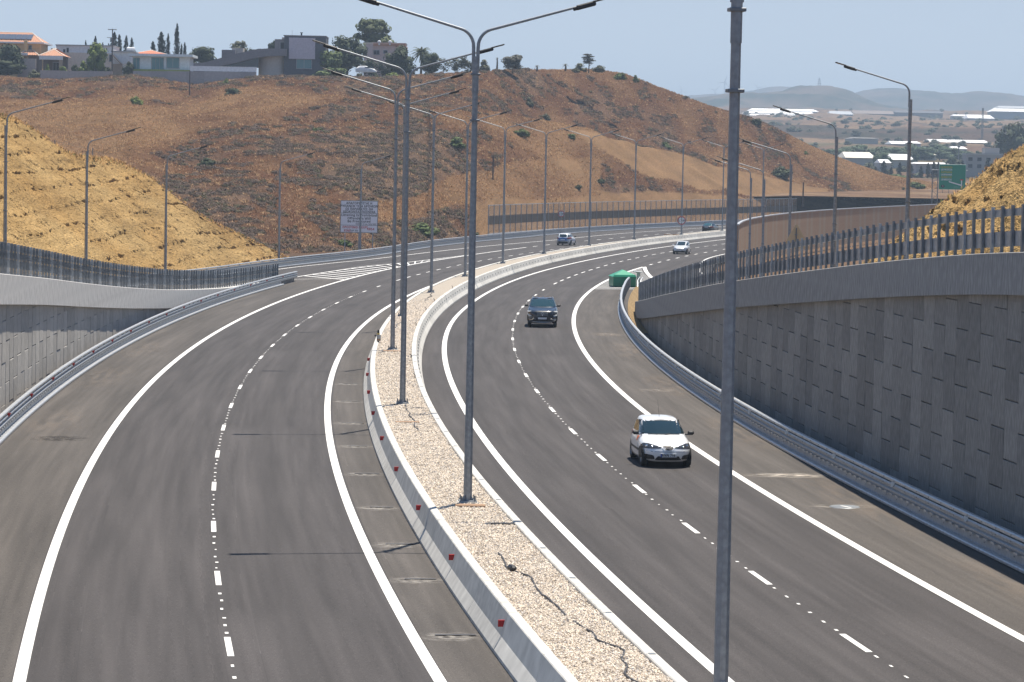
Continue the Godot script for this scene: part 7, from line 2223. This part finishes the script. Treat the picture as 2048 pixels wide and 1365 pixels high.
# ---- small things on the median and by the road
func build_small() -> void:
	var boards := thing("timber_cover", "weathered timber cover lying at the foot of the second lamp post", "board", Q(-66.2, 2.74, 0.755), Basis(UP, 0.15))
	for i in 3: face_box("plank", boards, Vector3(0, 0.02, -0.11 + 0.11 * i), Vector3(0.82, 0.035, 0.10), mats["wood_board"], 0.006)
	boards = thing("timber_cover", "timber cover lying against the footing of the nearest full lamp post", "board", Q(-89.75, 2.5, 0.755), Basis(UP, 0.04))
	for i in 3: face_box("plank", boards, Vector3(0, 0.02, -0.13 + 0.13 * i), Vector3(0.78, 0.04, 0.12), mats["wood_board"], 0.006)
	boards = thing("timber_cover", "timber cover lying before the lamp post beside the beacon box", "board", Q(-29.5, 2.6, 0.755), Basis(UP, 0.02))
	for i in 3: face_box("plank", boards, Vector3(0, 0.02, -0.16 + 0.16 * i), Vector3(1.0, 0.04, 0.14), mats["wood_board"], 0.006)
	boards = thing("timber_cover", "pale timber cover lying beside the height limit sign", "board", Q(220.0, 5.3, 0.755), Basis(UP, 0.1))
	for i in 3: face_box("plank", boards, Vector3(0, 0.06, -0.3 + 0.3 * i), Vector3(2.0, 0.1, 0.26), mats["wood_board"], 0.01)
	# cables that surface from the gravel
	var runs := [["black cable snaking over the gravel nearest the bridge", -117.0, 1.95, -108.2, 2.45, 0.35], ["black cable snaking over the gravel with a dark knot at its far end", -107.6, 2.5, -98.6, 2.75, 0.28], ["dark cable end running across the gravel to the right barrier", -93.4, 2.35, -93.5, 1.75, 0.02], ["thin cable wandering from the second lamp post towards the bridge", -69.0, 2.5, -59.2, 2.55, 0.2], ["short cable crossing the gravel beside the second lamp post", -60.6, 1.8, -60.3, 2.35, 0.05], ["cable crossing the gravel left of the second lamp post", -58.9, 2.75, -59.3, 3.4, 0.06], ["thin dark cable on the gravel beyond the beacon box", -14.0, 3.0, -2.0, 2.6, 0.12], ["thin cable on the gravel before the fifth lamp", 18.0, 2.3, 32.0, 2.7, 0.25], ["cable lying beside the beacon box lamp", -31.0, 3.3, -28.6, 2.9, 0.05]]
	var nz := noise(55, 0.5, 2)
	for q in runs:
		var path := []
		var n := 26
		for i in n + 1:
			var f := float(i) / n
			var s: float = lerpf(q[1], q[3], f)
			path.append(Q(s, lerpf(q[2], q[4], f) + q[5] * nz.get_noise_2d(s * 0.45, q[1]) * sin(PI * f) * 1.5, 0.752 + 0.035 * absf(nz.get_noise_2d(s * 3.0, 9.0))))
		var mb := MB.new()
		mb.tube(path, [0.024], 6)
		var t := thing("cable", q[0], "cable", path[0])
		lay("sheath", mb.mesh(mats["cable"]), t)
		if "knot" in q[0]:
			mb = MB.new()
			mb.rbox(path[-9] + UP * 0.05, Vector3(0.16, 0.14, 0.3), 0.05, Basis(UP, 0.3))
			lay("joint", mb.mesh(mats["black"]), t)
	# wire stubs at the barrier edge
	for i in 6:
		var s: float = [-46.0, -34.0, -8.0, 9.0, 20.0, 40.0][i]
		var t := thing("wire_stub", "short dark wire stub at the right edge of the gravel, %s from the bridge" % ["first", "second", "third", "fourth", "fifth", "sixth"][i], "wire", Q(s, tb(TOP_RIGHT, s) + 0.27, 0.74), Basis.IDENTITY, "wire stubs along the gravel edge")
		var mb := MB.new()
		mb.tube([Vector3.ZERO, Vector3(0.02, 0.14, 0.01), Vector3(-0.05, 0.22, 0.0)], [0.022, 0.02, 0.016], 6)
		put("wire", mb.mesh(mats["cable"]), t)
	# beacon box
	var bx := thing("beacon_box", "grey box with a yellow and black beacon on top, standing on the median gravel", "beacon", Q(-23.4, 3.42, 0.745))
	face_box("foot", bx, Vector3(0, 0.06, 0), Vector3(0.10, 0.12, 0.1), mats["black"])
	face_box("box", bx, Vector3(0.02, 0.27, 0), Vector3(0.20, 0.30, 0.16), mats["steel"], 0.012)
	face_box("panel", bx, Vector3(0.02, 0.18, 0.085), Vector3(0.18, 0.10, 0.012), mats["wood_board"])
	face_box("yellow_band", bx, Vector3(0, 0.46, 0), Vector3(0.13, 0.08, 0.13), mats["paint_yellow"], 0.012)
	var lm := MB.new()
	lm.tube([Vector3(0, 0.50, 0), Vector3(0, 0.62, 0), Vector3(0, 0.66, 0)], [0.055, 0.055, 0.03], 12)
	put("lamp_cap", lm.mesh(mats["black"]), bx)
	lm = MB.new()
	lm.prism(PackedVector2Array([Vector2(-0.045, 0.05), Vector2(0.0, -0.06), Vector2(0.045, 0.05)]), Transform3D(Basis.IDENTITY, Vector3(-0.16, 0.36, 0.02)), 0.03)
	lm.box(Vector3(-0.1, 0.36, 0), Vector3(0.08, 0.02, 0.02))
	put("pointer", lm.mesh(mats["black"]), bx)
	# green cushion in a green cover at the exit nose
	var gs := mat("cover_green", Color(0.012, 0.20, 0.105), 0.38)
	var g := thing("impact_cushion", "green covered box with a pitched green roof standing in the exit hatching", "cushion", Q(67.0, -9.75, 0.01), Basis(UP, 0.12))
	var mb := MB.new()
	mb.rbox(Vector3(0, 0.42, -1.2), Vector3(1.86, 0.82, 2.4), 0.03)
	put("body", mb.mesh(gs), g)
	mb = MB.new()
	var A := Vector3(-0.97, 0.82, 0.04); var B := Vector3(0.97, 0.82, 0.04); var C := Vector3(0.97, 0.82, -2.44); var D := Vector3(-0.97, 0.82, -2.44)
	var E := Vector3(-0.86, 0.98, -0.05); var F := Vector3(0.86, 0.98, -0.05)
	var r0 := Vector3(0, 1.36, -1.0); var r1 := Vector3(0, 1.36, -1.5)
	mb.quad(A, B, F, E, Vector3(0, 0.3, 1)); mb.flat(E, F, r0, Vector3(0, 1, 1)); mb.quad(B, C, r1, r0, Vector3(1, 1, 0)); mb.flat(B, r0, F, Vector3(1, 1, 0.5)); mb.quad(D, A, r0, r1, Vector3(-1, 1, 0)); mb.flat(A, E, r0, Vector3(-1, 1, 0.5)); mb.flat(C, D, r1, Vector3(0, 1, -1))
	put("roof", mb.mesh(mat("cover_green_light", Color(0.03, 0.30, 0.16), 0.3)), g)
	for k in 2:
		mb = MB.new()
		mb.tube([Vector3(1.1 + 0.25 * k, 0.0, -0.2), Vector3(1.2 + 0.25 * k, 0.5, -0.9), Vector3(1.5 + 0.25 * k, 0.75, -1.7)], [0.045], 7)
		put("strut", mb.mesh(mats["steel_bright"]), g)
	# thin posts of a wire fence along the crest of the left cutting
	var f := thing("wire_fence", "thin wire fence along the crest of the yellow cutting", "fence", Q(66, 42.5, 11.5))
	var pv := Vector3.ZERO
	var wires := MB.new()
	for q in [[62.0, 43.5, 12.2], [69.0, 43.0, 11.4], [77.0, 42.5, 9.2], [85.0, 42.0, 8.9], [92.0, 40.5, 8.3], [98.0, 39.0, 6.6]]:
		var p := Q(q[0], q[1], q[2])
		mb = MB.new()
		mb.tube([p, p + UP * 2.2], [0.045], 6)
		lay("post", mb.mesh(mats["steel_dark"]), f)
		if pv != Vector3.ZERO:
			for h in [0.7, 1.4, 2.05]: wires.tube([pv + UP * h, p + UP * h], [0.008], 4, false)
		pv = p
	lay("wires", wires.mesh(mats["steel_dark"]), f).set_meta("kind", "stuff")
